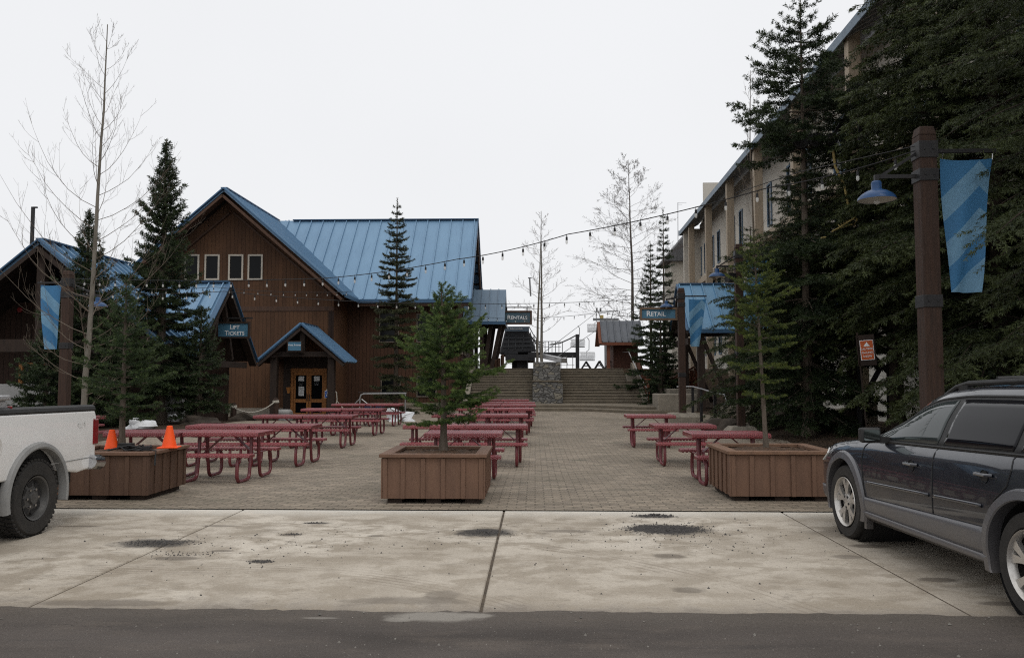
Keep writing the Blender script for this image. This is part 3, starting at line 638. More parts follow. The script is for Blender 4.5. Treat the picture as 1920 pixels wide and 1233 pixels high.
DULLF = M('weathered_frame', (.17, .14, .115), (.12, .10, .08), 4, .7)
for px in (360, 398, 442.5, 479):
    p = at(px, 500, GY); window(lodge, p.x, GY, at(px, 522, GY).z, at(px, 480, GY).z, .62, .085)
for px, y0, y1, ww in ((730, 588, 640, 1.0), (733, 706, 742, 1.0), (800, 590, 640, 1.0), (800, 706, 742, 1.0)):
    p = at(px, y0, 45.1); window(lodge, p.x, 45.1, at(px, y1, 45.1).z, at(px, y0, 45.1).z, ww, .06, DULLF)
p = at(651, 720, GY); window(lodge, -10.62, GY, at(650, 742, GY).z, at(650, 700, GY).z, .32, .07, TIMBER)
for yy in (47.2, 49.6): window(lodge, -4.3, yy, 3.0, 4.4, .8, .08, CREAM, 1, 'xr')
# entry porch: gabled hood on timber posts
PX = -11.42; PY = 39.4; pz, pe = at(561, 606, PY).z, at(650, 677, PY).z; ph = 2.18
porch = MB(); psf = MB()
for sgn in (1, -1):
    V_ = Vector((-sgn * ph, 0, pz - pe)); roof_poly(porch, (PX + sgn * ph, PY, pe), (0, 1, 0), V_, [(0, 0), (2.6, 0), (2.6, V_.length), (0, V_.length)], .08, .5, sof=psf)
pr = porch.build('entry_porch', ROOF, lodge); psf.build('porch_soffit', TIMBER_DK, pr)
mb = MB()
for sgn in (1, -1): mb.bar((PX, PY - .02, pz - .03), (PX + sgn * (ph + .04), PY - .02, pe - .06), .05, .15, (0, 1, 0))
mb.bar((PX, PY, pz + .02), (PX, 42, pz + .02), .25, .04); mb.build('porch_trim', ROOF_EDGE, pr)
mb = MB()
for sgn in (1, -1):
    mb.bar((PX, PY + .06, pz - .26), (PX + sgn * ph * .97, PY + .06, pe - .2), .12, .26, (0, 1, 0))
    mb.box(PX + sgn * 1.42 - .16, PX + sgn * 1.42 + .16, PY + .25, PY + .57, -.7, pe + .25)
    mb.bar((PX + sgn * 1.42, PY + .1, pe + .32), (PX + sgn * 1.42, 42, pe + .32), .26, .28)
mb.bar((PX - 1.5, PY + .4, pe + .36), (PX + 1.5, PY + .4, pe + .36), .26, .26); mb.bar((PX, PY + .3, pe + .4), (PX, PY + .3, pz - .3), .24, .22); mb.build('porch_frame', TIMBER_DK, pr)
sg = MB(); sx, sy = PX - .28, PY - .12; s0, s1 = at(548, 657, sy).z, at(548, 641, sy).z
sg.box(sx - .38, sx + .38, sy, sy + .08, s0 - .06, s1 + .06); sgo = sg.build('porch_sign', TIMBER_DK, pr)
mb = MB(); mb.box(sx - .31, sx + .31, sy - .015, sy - .001, s0, s1); mb.build('sign_face', SIGN_BLUE, pr)
text('Guest Services', .105, (sx, sy - .02, (s0 + s1) / 2 + .06), SIGN_WHITE, pr, small=1)
# double entry door
dx0, dx1 = at(550, 740, GY - .2).x, at(608, 740, GY - .2).x; dzb, dzt = -.48, at(580, 698, GY - .2).z; dm = (dx0 + dx1) / 2
mb = MB(); mb.box(dx0 - .5, dx1 + .35, GY - .30, GY - .01, dzt + .22, dzt + .75); mb.box(dx0 - .5, dx0 - .14, GY - .30, GY - .01, -.8, dzt + .218); mb.box(dx1 + .14, dx1 + .45, GY - .30, GY - .01, -.8, dzt + .218); mb.build('door_surround', TIMBER_DK, lodge)
for s_, (a, b) in enumerate(((dx0, dm - .008), (dm + .008, dx1))):
    mb = MB(); yf = GY - .22
    for (p0, p1, q0, q1) in ((a, a + .12, dzb, dzt), (b - .12, b, dzb, dzt), (a + .12, b - .12, dzt - .14, dzt), (a + .12, b - .12, dzb, dzb + .22), (a + .12, b - .12, dzb + .75, dzb + .93)):
        mb.box(p0, p1, yf, yf + .08, q0, q1)
    d_ = mb.build('door', HONEY, lodge, bevel=.006)
    mb = MB(); mb.box(a + .12, b - .12, yf + .03, yf + .05, dzb + .22, dzb + .75); mb.box(a + .12, b - .12, yf + .03, yf + .05, dzb + .93, dzt - .14); mb.build('pane', GLASS, d_)
    mb = MB(); c_ = (a + b) / 2; t_ = dzt - .2
    mb.box(c_ - .15, c_ + .15, yf + .022, yf + .028, t_ - .24, t_)
    if s_ == 0: mb.box(c_ - .13, c_ + .15, yf + .022, yf + .028, t_ - 1.0, t_ - .53)
    mb.build('notice', WHITE, d_)
    mb = MB()
    for k in range(3): mb.box(c_ - .12, c_ + .10 - .03 * (k % 2), yf + .024, yf + .029, t_ - .33 - k * .06, t_ - .315 - k * .06)
    if s_ == 0:
        for k in range(6): mb.box(c_ - .10, c_ + .11 - .03 * (k % 2), yf + .018, yf + .0215, t_ - .61 - k * .06, t_ - .595 - k * .06)
    mb.build('notice_lines', GALV, d_)
    mb = MB(); hx = b - .06 if s_ == 0 else a + .06; mb.bar((hx, yf - .05, dzb + .85), (hx, yf - .05, dzb + 1.2), .03, .03); mb.bar((hx, yf, dzb + 1.02), (hx, yf - .05, dzb + 1.02), .03, .03); mb.build('handle', STEEL, d_)
mb = MB(); mb.box(dx0 - .14, dx1 + .14, GY - .26, GY - .13, dzt + .005, dzt + .215); mb.box(dx0 - .13, dx0 - .005, GY - .26, GY - .13, -.8, dzt); mb.box(dx1 + .005, dx1 + .13, GY - .26, GY - .13, -.8, dzt); mb.build('door_frame', HONEY, lodge)
# open breezeway roof on slanting timber props at the lodge's right end
bw = MB(); bsf = MB(); by0, by1 = 47.6, 50.2; bz0, bz1 = at(910, 603, by0).z, at(910, 543, by1).z; bx0, bx1 = -4.25, -1.78
V_ = Vector((0, by1 - by0, bz1 - bz0)); roof_poly(bw, (bx0, by0, bz0), (1, 0, 0), V_, [(0, 0), (bx1 - bx0, 0), (bx1 - bx0, V_.length), (0, V_.length)], .1, .5, sof=bsf)
V2 = Vector((0, -2.6, bz1 - bz0)); roof_poly(bw, (bx0, by1 + 2.6, bz0), (1, 0, 0), V2, [(0, 0), (bx1 - bx0, 0), (bx1 - bx0, V2.length), (0, V2.length)], .1, .5, sof=bsf)
bwo = bw.build('breezeway_roof', ROOF_GREY, lodge); bsf.build('breezeway_soffit', TIMBER_DK, bwo)
mb = MB(); mb.box(bx0, bx1 + .03, by0 - .06, by0 - .012, bz0 - .16, bz0 + .02); mb.box(bx1 + .005, bx1 + .05, by0, by1 + 2.6, bz0 - .16, bz0 - .02); mb.build('breezeway_trim', ROOF_EDGE, bwo)
mb = MB()
for y in (48.2, 51.8):
    for a, b in ((-3.75, -3.75), (-3.15, -3.15), (-2.6, -2.0), (-3.0, -2.6)):
        mb.bar((a, y + (.1 if a == -3.0 else 0), UP - .1), (b, y + (.1 if a == -3.0 else 0), bz0 + .05), .22, .24, (0, 1, 0))
    mb.bar((bx0 + .1, y + .14, bz0 - .02), (bx1 - .08, y + .14, bz0 - .02), .22, .26)
mb.box(bx0 + .05, bx1 - .05, by0 + .3, by1 + 2.3, bz0 + .14, bz0 + .2)
for x in np.arange(bx0 + .2, bx1, .38): mb.bar((x, by0 + .05, bz0 - .02), (x, by0 + 1.2, bz0 + .55), .07, .1)
mb.build('breezeway_frame', TIMBER_DK, bwo)
# small blue lamp on the wing end wall
def lamp_shade(parent, c, r=.24, name='lamp_shade'):
    mb = MB(); prof = [(r, 0), (r * .96, .035), (r * .8, .075), (r * .55, .115), (r * .3, .135), (r * .27, .15), (r * .27, .23), (r * .20, .25), (.01, .252)]
    mb.lathe(prof, 28, c, cap=False); prof2 = [(r * .985, .002), (r * .94, .028), (r * .78, .066), (r * .5, .104), (.01, .12)]
    mb.cur = 1; mb.lathe(prof2, 28, c, cap=False); o = mb.build(name, [LAMP_BLUE, LAMP_IN], parent, smooth=True)
    mb = MB(); mb.lathe([(.004, -.06), (.03, -.05), (.042, -.02), (.03, .03), (.02, .07)], 12, c); mb.build('bulb', BULB, o, smooth=True)
    return o
wl_ = MB(); q = at(862, 622, 44.6); wl_.bar((q.x, 45.1, q.z + .3), (q.x, q.y, q.z + .3), .04, .04); wlo = wl_.build('wall_lamp', STEEL, lodge); lamp_shade(wlo, (q.x, q.y, q.z), .24)

# ------------------------------------------------------------------ lift ticket building (left)
tk = thing('ticket_building', 'low dark timber ticket building with blue roof at the far left', 'building', (-17, 33, -.4))
AX = -16.85; AY = 27.0; az, ae = at(57, 450, AY).z, 2.7; ahw = 4.3; mz, me_ = 5.45, 2.35; MYr = 33.0; mxr = -12.6; mh = 3.35
mb = MB(); tsf = MB()
for sgn in (1, -1):
    V_ = Vector((-sgn * ahw, 0, az - ae)); roof_poly(mb, (AX + sgn * ahw, AY, ae), (0, 1, 0), V_, [(0, 0), (2.9, 0), (6.2, V_.length), (0, V_.length)], .1, .55, sof=tsf)
tr_ = mb.build('gable_roof', ROOF, tk)
mb = MB(); V_ = Vector((0, mh, mz - me_)); roof_poly(mb, (-23, MYr - mh, me_), (1, 0, 0), V_, [(0, 0), (mxr + 23, 0), (mxr + 23, V_.length), (0, V_.length)], .1, .6, sof=tsf)
V_ = Vector((0, -mh, mz - me_)); roof_poly(mb, (-23, MYr + mh, me_), (1, 0, 0), V_, [(0, 0), (mxr + 23, 0), (mxr + 23, V_.length), (0, V_.length)], .1, .6, sof=tsf)
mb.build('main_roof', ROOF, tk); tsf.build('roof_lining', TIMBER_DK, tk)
mb = MB()
for sgn in (1, -1):
    mb.bar((AX, AY - .03, az), (AX + sgn * (ahw + .05), AY - .03, ae - .06), .05, .22, (0, 1, 0)); mb.bar((mxr + .03, MYr, mz), (mxr + .03, MYr + sgn * (mh + .04), me_ - .05), .05, .2, (1, 0, 0))
mb.bar((AX, AY, az + .05), (AX, MYr, az + .05), .28, .05); mb.bar((-16, MYr, mz + .04), (mxr, MYr, mz + .04), .28, .05); mb.build('roof_trim', ROOF_EDGE, tk)
mb = MB()
for sgn in (1, -1):
    mb.bar((AX, AY + .04, az - .30), (AX + sgn * ahw * .98, AY + .04, ae - .22), .14, .34, (0, 1, 0)); mb.bar((mxr - .06, MYr, mz - .3), (mxr - .06, MYr + sgn * mh * .97, me_ - .24), .14, .3, (1, 0, 0))
    mb.bar((mxr - .3, MYr + sgn * 1.2, 2.3), (mxr - .3, MYr + sgn * .1, mz - .5), .18, .18, (1, 0, 0))
mb.box(AX - 2.0, AX + 2.05, AY + .2, AY + .5, 2.42, 2.85); mb.bar((AX, AY + .25, 2.85), (AX, AY + .25, az - .25), .28, .25); m2 = MB(); m2.bar((AX + 1.75, AY + .3, 2.85), (AX + 1.75, AY + .3, az - 1.8), .26, .26); m2.build('king_post', TIMBER_DK, tk)
for sx_ in (-3.4, 2.0): m2 = MB(); m2.box(AX + sx_ - .16, AX + sx_ + .16, AY + .2, AY + .52, -.5, 2.42); m2.build('post', TIMBER_DK, tk)
mb.bar((mxr - .25, MYr - mh * .8, 2.1), (mxr - .25, MYr + mh * .8, 2.1), .2, .26)
mb.build('timber_frame', TIMBER_DK, tk)
mb = MB(); mb.box(-23, mxr - .9, 30.6, 30.85, -.9, 3.2); mb.prism([(mxr - .9, 30.86, -.9), (mxr - .9, 35.6, -.9), (mxr - .9, 35.6, 2.8), (mxr - .9, MYr, mz - .4), (mxr - .9, 30.86, 2.8)], (-.2, 0, 0)); mb.box(-23, AX + 3.2, 29.2, 29.45, -.9, 4.3); mb.build('wall', SIDING_DK, tk)
mb = MB(); mb.box(-23, AX + .35, 27.3, 29.1, -.8, at(0, 720, 27.4).z); mb.box(-15.0, mxr - .6, 30.2, 30.58, -.9, at(380, 722, 30.4).z); mb.build('stone_base', GREYC, tk, bevel=.02)
mb = MB(); q0, q1 = at(37, 680, 29.1), at(66, 750, 29.1)
mb.box(q0.x, q0.x + .13, 29.05, 29.19, q1.z, q0.z); mb.box(q0.x + 1.0, q0.x + 1.13, 29.05, 29.19, q1.z, q0.z); mb.box(q0.x + .13, q0.x + 1.0, 29.05, 29.19, q0.z - .13, q0.z); mb.box(q0.x + .13, q0.x + 1.0, 29.05, 29.19, q1.z, q1.z + .12); o = mb.build('window', HONEY, tk)
mb = MB(); mb.box(q0.x + .13, q0.x + 1.0, 29.14, 29.17, q1.z + .12, q0.z - .13); mb.build('pane', GLASS, o)
mb = MB()
for k in range(7): mb.box(q0.x + .05 + k * .17, q0.x + .11 + k * .17, 29.05, 29.12, -.6, q1.z - .01)
mb.build('picket', HONEY, tk)
mb = MB(); mb.lathe([(.10, 0), (.10, .05), (.05, .09), (.01, .09)], 14, (0, 0, 0), 'y'); ab = mb.build('alarm_bell', M('bell_red', (.25, .03, .03), None, 5, .4), tk, world=False); ab.location = at(38, 581, 29.12) - Vector((-17, 33, -.4)); ab.rotation_euler = (R(180), 0, 0)
mb = MB(); q = at(60, 450, 27.0); mb.bar((q.x, 27.0, az - .3), (q.x, 27.0, at(60, 388, 27.0).z), .09, .09); mb.bar((q.x, 27.0, at(60, 389, 27).z), (q.x + .15, 27, at(60, 389, 27).z), .05, .05); mb.build('mast', STEEL, tk)

# ------------------------------------------------------------------ hanging signs
def hanging_sign(name, label, body, x0, x1, y, z0, z1, sz, frame, fw=.09, arm=None, face=SIGN_BLUE, sc=.8, dx=0):
    t = thing(name, label, 'sign', ((x0 + x1) / 2, y, z0))
    mb = MB(); mb.box(x0, x1, y, y + .12, z0, z0 + fw); mb.box(x0, x1, y, y + .12, z1 - fw, z1); mb.box(x0, x0 + fw, y, y + .12, z0 + fw, z1 - fw); mb.box(x1 - fw, x1, y, y + .12, z0 + fw, z1 - fw); mb.build('frame', frame, t)
    mb = MB(); mb.box(x0 + fw, x1 - fw, y + .04, y + .09, z0 + fw, z1 - fw); mb.build('panel', face, t)
    text(body, sz, ((x0 + x1) / 2 + dx, y + .035, (z0 + z1) / 2), SIGN_WHITE, t, small=sc)
    if arm:
        mb = MB()
        for a, b in arm: mb.bar(a, b, .06, .06)
        mb.build('arm', STEEL, t)
    return t
y = 33.4; a, b = at(405, 634, y), at(468, 603, y)
hanging_sign('ticket_sign', 'blue hanging sign reading LIFT TICKETS on the ticket building gable', 'Lift\nTickets', a.x, b.x, y, a.z, b.z, .265, TIMBER_DK, .07, [((a.x - .1, y + .06, b.z + .16), (b.x + .1, y + .06, b.z + .16)), ((a.x + .2, y + .06, b.z), (a.x + .2, y + .06, b.z + .16)), ((b.x - .2, y + .06, b.z), (b.x - .2, y + .06, b.z + .16))], dx=.06)
y = 49.0; a, b = at(944, 608, y), at(997.5, 582, y)
hanging_sign('rentals_sign', 'blue sign reading RENTALS in a brown frame below the grey breezeway roof end', 'Rentals', a.x, b.x, y, a.z, b.z, .36, TIMBER, .10, [((a.x - .3, y + .06, b.z + .2), (b.x - .02, y + .06, b.z + .2)), ((a.x + .2, y + .06, b.z), (a.x + .2, y + .06, b.z + .2)), ((b.x - .3, y + .06, b.z), (b.x - .3, y + .06, b.z + .2))], face=M('dull_sign_blue', (.07, .125, .165), (.06, .11, .14), 3, .5), dx=-.03)
# ------------------------------------------------------------------ hotel block on the right
hot = thing('hotel_block', 'tall beige hotel block with tan columns and slate blue window trim behind the evergreens', 'hotel', (11, 40, 0))
HA = math.atan(.0305); hx = lambda y, off=0: 9.8 + .0305 * y + off
EVZ = 13.25
def hbox(m, o0, o1, y0, y1, z0, z1):
    vs = [(hx(y, o), y, z) for o in (o0, o1) for y in (y0, y1) for z in (z0, z1)]
    m.add(vs, [(0, 1, 3, 2), (4, 6, 7, 5), (0, 4, 5, 1), (2, 3, 7, 6), (0, 2, 6, 4), (1, 5, 7, 3)])
mb = MB(); hbox(mb, 1.5, 1.8, 14, 65.4, 2.6, EVZ + .6); hbox(mb, 1.8, 14, 65.2, 65.4, 2.6, EVZ + 4); hbox(mb, .15, 1.499, 64.9, 65.3, 2.6, EVZ + .2); mb.build('wall', BEIGE, hot)
mb = MB(); hbox(mb, 1.4, 1.75, 14, 65.4, -.5, 2.595); mb.build('base_wall', BLOCK, hot)
mb = MB(); mb.add([(hx(y, o), y, z) for o, z in ((0, EVZ), (0, EVZ + .16), (8, EVZ + 5.4), (8, EVZ + 5.2)) for y in (12, 66.3)], [(0, 1, 3, 2), (2, 3, 5, 4), (4, 5, 7, 6), (6, 7, 1, 0), (0, 2, 4, 6), (1, 7, 5, 3)]); mb.build('roof', M('slate_roof', (.13, .15, .17), (.1, .115, .13), 3, .6), hot)
mb = MB(); hbox(mb, -.06, -.01, 12, 66.3, EVZ - .14, EVZ + .20); hbox(mb, -.06, 8, 66.31, 66.36, EVZ - .1, EVZ + .3); mb.build('fascia', M('weathered_blue_fascia', (.16, .22, .28), (.11, .15, .20), 2, .5), hot)
mb = MB()
for y in np.arange(13, 66, .62): mb.add([(hx(y + d, o), y + d, z) for o, z in ((.02, EVZ - .16), (.02, EVZ - .02), (1.5, EVZ + .92), (1.5, EVZ + .70)) for d in (0, .12)], [(0, 1, 3, 2), (2, 3, 5, 4), (4, 5, 7, 6), (6, 7, 1, 0), (0, 2, 4, 6), (1, 7, 5, 3)])
mb.build('rafter', M('grey_rafters', (.24, .235, .225), (.18, .175, .17), 4, .8), hot)
for y in (62.4, 55.2, 48.2, 41.4, 34.6, 27.8, 21.0, 14.6):
    mb = MB(); hbox(mb, .12, .55, y - .2, y + .2, -.3, EVZ + .28); mb.build('column', TAN, hot, bevel=.02)
mb = MB()
for zb in (8.9, 5.6):
    hbox(mb, .75, 1.49, 14, 65.0, zb - .26, zb); hbox(mb, .70, .748, 14, 65.0, zb - .34, zb + .05)
mb.build('balcony_ledge', TAN, hot)
for zb in (9.75, 6.45, 3.3):
    for yc in (64.0, 58.8, 51.7, 44.8, 38.0, 31.2, 24.4, 17.8):
        for dy, ww in ((-1.3, .62), (1.25, 1.3)):
            y = yc + dy; n = 1 if ww < 1 else 2
            x = hx(y, 1.5); o = window(hot, x, y, zb, zb + 2.1, ww, .10, BLUE_TRIM, n, 'x', .07)
mb = MB(); c_ = hx(65, 2.2); mb.box(c_ - .3, c_ + 1.5, 64.2, 66.8, 12.5, at(1285, 405, 66).z); mb.build('chimney', BEIGE, hot)
mb = MB(); zc = at(1285, 405, 66).z; mb.box(c_ - .45, c_ + 1.65, 64.0, 66.95, zc + .002, zc + .25); mb.build('chimney_cap', TIMBER_DK, hot)
mb = MB(); q0, q1 = at(1271, 432, 66.6), at(1271, 380, 66.6); mb.tube([q0 - Vector((0, 0, 1)), q1], .03, 5); mb.bar(q1, q1 + Vector((.7, 0, 0)), .02, .02); mb.bar(q1 - Vector((0, 0, .15)), q1 + Vector((.35, 0, -.15)), .02, .02); mb.build('antenna', GALV, hot)
# lower rear wing with shingle roof behind the far corner
lw = thing('rear_annex', 'grey shingled annex roof peeping out past the far corner of the hotel', 'building', (13, 70, UP))
e0, e1 = at(1243, 492, 70), at(1276, 450, 70); mb = MB(); mb.prism([(e0.x, 69, e0.z), (e0.x, 69, e0.z + .15), (e1.x + 1, 69, e1.z + 1.2), (e1.x + 1, 69, e0.z)], (0, 5, 0)); mb.build('roof', M('shingles', (.13, .13, .135), (.07, .07, .072), 6, .8, bump=.6), lw)
mb = MB(); mb.box(at(1258, 600, 70).x, e1.x + 3, 69.6, 73, UP - .3, e0.z + .1); mb.build('wall', BEIGE, lw)
# retail porch
rp = thing('retail_porch', 'gabled entrance porch with bright blue metal roof in front of the hotel', 'porch', (9, 40, .2))
rx = at(1272, 533, 40).x; rz_ = at(1272, 533, 40).z; rh = 2.55; rez = 3.75; rxe = 11.2
mb = MB(); rsf = MB()
for s_ in (-1, 1):
    V_ = Vector((0, -s_ * rh, rz_ - rez)); roof_poly(mb, (rx, 40 + s_ * rh, rez), (1, 0, 0), V_, [(0, 0), (rxe - rx, 0), (rxe - rx, V_.length), (0, V_.length)], .08, .55, sof=rsf)
mb.build('roof', M('bright_blue_roof', (.115, .25, .39), (.10, .22, .35), 2, .4), rp); rsf.build('roof_lining', TIMBER_DK, rp)
mb = MB()
for s_ in (-1, 1): mb.bar((rx - .03, 40, rz_), (rx - .03, 40 + s_ * rh, rez - .04), .05, .18, (1, 0, 0))
mb.box(rx, rxe, 40 - rh - .05, 40 - rh - .01, rez - .16, rez + .02); mb.bar((rx, 40, rz_ + .03), (rxe, 40, rz_ + .03), .22, .05); mb.build('roof_trim', ROOF_EDGE, rp)
mb = MB()
for s_ in (-1, 1):
    mb.bar((rx + .08, 40, rz_ - .26), (rx + .08, 40 + s_ * rh * .96, rez - .2), .12, .26, (1, 0, 0))
    mb.box(rx + .5, rx + .8, 40 + s_ * 2.0 - .15, 40 + s_ * 2.0 + .15, -.1, rez + .3); mb.box(rx + 3.2, rx + 3.5, 40 + s_ * 2.0 - .15, 40 + s_ * 2.0 + .15, -.1, rez + .3)
    mb.bar((rx + .1, 40 + s_ * 2.0, rez + .2), (rxe, 40 + s_ * 2.0, rez + .2), .25, .26)
    mb.bar((rx + 2.0, 40 + s_ * 2.02, .3), (rx + .7, 40 + s_ * 2.02, rez - .3), .16, .2, (0, 1, 0))
mb.box(rx + .1, rx + .3, 38.2, 41.8, 3.1, 3.4); mb.box(rx + 3.6, rxe, 37.9, 42, -.1, 3.9); mb.build('timber_frame', TIMBER_DK, rp)
# board fence and retaining walls round the porch
rf = thing('cedar_board_fence', 'dark red cedar board fence sloping up behind the retail post', 'fence', (7.2, 42, .2))
a, b = at(1238, 745, 43.4), at(1271, 676, 42.6)
for k in range(9):
    x0 = 6.75 + k * .23; zt_ = 1.15 + k * .13; mb = MB(); mb.box(x0, x0 + .21, 43.0, 43.06, -.1 + k * .05, zt_); mb.build('board', REDWOOD, rf)
mb = MB(); mb.bar((6.7, 43.03, 1.22), (8.85, 43.03, 2.38), .14, .08, (0, 0, 1)); mb.bar((6.7, 42.97, .62), (8.85, 42.97, 1.75), .06, .12); mb.build('rail', REDWOOD, rf)
bwall = MB(); p0, p1 = at(1217, 738, 39.6), at(1281, 764, 38.6)
bwall.box(5.75, 7.6, 38.4, 40.2, -.3, at(1240, 738, 39).z); tag(bwall.build('planter_wall', CURB, bevel=.04), 'low square concrete planter wall left of the retail post', 'wall')
mb = MB(); mb.box(6.6, 8.4, 40.4, 42.4, -.3, 1.0); tag(mb.build('retaining_wall', CURB, bevel=.03), 'taller grey concrete retaining wall below the cedar board fence', 'wall')
mb = MB(); mb.box(7.5, 9.2, 33.0, 33.3, -.3, .42); mb.box(9.05, 9.25, 31.6, 33.0, -.3, .55); tag(mb.build('ramp_wall', CURB, bevel=.03), 'short concrete wall at the back of the ramp below the porch', 'wall')
mb = MB(); mb.prism([(8.1, 27.2, -.2), (8.1, 27.2, .15), (11.2, 27.0, .75), (11.2, 27.0, -.2)], (0, .35, 0)); tag(mb.build('bed_wall', CURB, bevel=.03), 'sloping concrete bed wall behind the third lamp post', 'wall')
mb = MB(); mb.prism([(5.9, 28.5, -.13), (7.6, 26.9, -.13), (8.2, 33, -.13), (7.3, 38.4, -.13), (6.2, 38.4, -.13)], (0, 0, .10)); structure(mb.build('footpath', STEPC))
rr = thing('ramp_railing', 'short black ramp railing with a pale handrail near the retail post', 'railing', (7, 29, 0))
rp_ = [(at(1299, 760, 31.2), 31.2, 726), (at(1315, 772, 29.5), 29.5, 730), (at(1341, 786, 27.6), 27.6, 738)]
tops = []
for p, Y, yt in rp_:
    zt_ = at(1300, yt, Y).z; mb = MB(); mb.box(p.x - .045, p.x + .045, Y - .045, Y + .045, -.15, zt_); mb.build('post', STEEL, rr); tops.append(Vector((p.x, Y, zt_)))
mb = MB(); mb.tube([tops[0] + Vector((-.5, .5, .02)), *[t + Vector((0, 0, .03)) for t in tops], tops[-1] + Vector((.25, -.35, -.02)), tops[-1] + Vector((.3, -.4, -.25)), tops[-1] + Vector((.2, -.3, -.4))], .028, 6); mb.build('handrail', GALV, rr)
# hut at the head of the stairs
hut = thing('ski_hut', 'small red-brown wooden hut with a metal gable roof at the top of the stairs', 'hut', (5, 51, UP))
hx0, hx1 = at(1150, 650, 50).x, at(1150, 650, 50).x + 1.5; hz0, hz1 = at(1150, 641, 49).z, at(1150, 600, 49.8).z
mb = MB(); mb.box(hx0, hx1, 50.0, 52.2, UP - .1, hz0 + .1); mb.build('wall', M('dark_cedar', (.10, .042, .028), (.06, .028, .02), 3, .8, stretch=(4, 4, .5)), hut)
mb = MB(); xo = at(1128, 640, 49.2).x
V_ = Vector((0, 1.35, hz1 - hz0)); roof_poly(mb, (xo, 49.0, hz0), (1, 0, 0), V_, [(0, 0), (2.5, 0), (2.5, V_.length), (0, V_.length)], .08, .4); V_ = Vector((0, -1.9, hz1 - hz0)); roof_poly(mb, (xo, 52.3, hz0), (1, 0, 0), V_, [(0, 0), (2.5, 0), (2.5, V_.length), (0, V_.length)], .08, .4); mb.build('roof', M('hut_roof', (.12, .13, .15), (.085, .095, .11), 2, .45), hut)
mb = MB(); mb.bar((xo - .03, 50.35, hz1 - .08), (xo - .03, 48.98, hz0 - .12), .08, .3, (1, 0, 0)); mb.bar((xo - .03, 50.4, hz1 - .08), (xo - .03, 52.3, hz0 - .12), .08, .3, (1, 0, 0)); mb.box(xo, xo + 2.5, 48.9, 48.97, hz0 - .2, hz0 - .02); mb.prism([(xo + .3, 49.2, hz0), (xo + .3, 52.1, hz0), (xo + .3, 50.35, hz1 - .15)], (.1, 0, 0)); mb.box(xo + .3, xo + .5, 49.1, 49.3, UP, hz0); mb.build('gable_trim', REDWOOD, hut)

# ------------------------------------------------------------------ chairlift on the upper terrace
LFT = M('lift_black', (.022, .023, .026), (.034, .034, .037), 2, .5, bump=.05)
ls = thing('lift_terminal', 'black chairlift terminal seen end-on above the top step', 'lift terminal', (-1, 66, UP))
tY = 66; sect = [(938, 655), (947, 618), (990, 616), (1003, 650), (1006, 660), (936, 664)]
mb = MB(); mb.prism([at(px, py, tY) for px, py in sect], (0, 9, 0)); mb.build('canopy', LFT, ls, bevel=.15, seg=3)
mb = MB(); zz = at(960, 668, tY).z; x0_, x1_ = at(948, 660, tY).x, at(1010, 660, tY).x; mb.box(x0_, x1_ - .3, tY - .6, tY + 9, zz - .35, zz + .15); mb.box(x0_ + .9, x1_ - .9, tY, tY + 7, zz - .95, zz - .36)
mb.bar((x0_ - .6, tY + .2, zz + .3), (x0_ + 1, tY - .2, zz + .3), .1, .22); mb.build('machinery', LFT, ls)
mb = MB(); c0, c1 = at(968, 690, tY + 2), at(968, 660, tY + 2); mb.box(c0.x - .35, c0.x + .3, tY + 1.5, tY + 2.4, UP - .2, zz); mb.build('leg', LFT, ls)
mb = MB(); mb.bar(at(1000, 663, tY - 2), at(1058, 676, tY - 9), .4, .32); mb.build('rail_beam', GALV, ls)
mb = MB()
for px, y0_, y1_ in ((996, 622, 658), (1001, 630, 660), (1006, 636, 661), (1012, 640, 662), (1018, 642, 662)): mb.bar(at(px, y1_, 64), at(px - 1, y0_, 64), .06, .06)
for k in (0, .5): mb.tube([at(992, 612 + 24 * k, 64), at(1000, 627 + 17 * k, 64), at(1010, 640 + 10 * k, 64), at(1020, 643 + 9 * k, 64)], .035, 5)
mb.build('guard_rail', LFT, ls)
mb = MB()
for py in (626, 634, 642, 650): mb.bar(at(943 + (655 - py) * .12, py, tY - .06), at(1000 - (655 - py) * .2, py - 1, tY - .06), .05, .05)
for px in (955, 968, 982): mb.bar(at(px, 620, tY - .06), at(px - 2, 655, tY - .06), .05, .05)
mb.build('panel_joint', M('worn_lift_edge', (.075, .08, .085), (.05, .052, .056), 5, .5), ls)
nb = at(969, 616, tY - .3); mb = MB(); p0, p1 = at(946, 621, tY - .3), at(992, 612, tY - .3); mb.box(p0.x, p1.x, tY - .4, tY - .25, p0.z, p1.z); mb.build('nameboard', M('grey_blue_board', (.07, .095, .12), (.055, .075, .10), 3, .5), ls)
mb = MB(); r2_ = np.random.default_rng(4)
for k in range(12): xx = p0.x + .45 + k * .09; mb.box(xx, xx + .06, tY - .42, tY - .402, p0.z + .14, p0.z + .14 + r2_.uniform(.06, .13))
mb.build('board_lettering', GALV, ls)
cw = thing('lift_catwalk', 'black steel catwalk with railing hung from a square post beside the lift terminal', 'catwalk', (3, 62, UP)); cy_ = 62
a0, a1 = at(990, 660, cy_), at(1084, 660, cy_); mb = MB(); mb.box(a0.x, a1.x, cy_ - .3, cy_ + .3, a0.z - .42, a0.z - .02); mb.build('deck', LFT, cw)
mb = MB(); c_ = at(1082, 627, cy_); mb.box(c_.x - .14, c_.x + .14, cy_ - .5, cy_ - .31, UP - .2, c_.z); mb.build('post', LFT, cw)
mb = MB(); z1_ = at(1000, 640, cy_).z
for px in np.arange(996, 1056, 6.5): q = at(px, 650, cy_); mb.bar((q.x, cy_, a0.z), (q.x, cy_, z1_ + (.5 if px < 1012 else 0)), .05, .05)
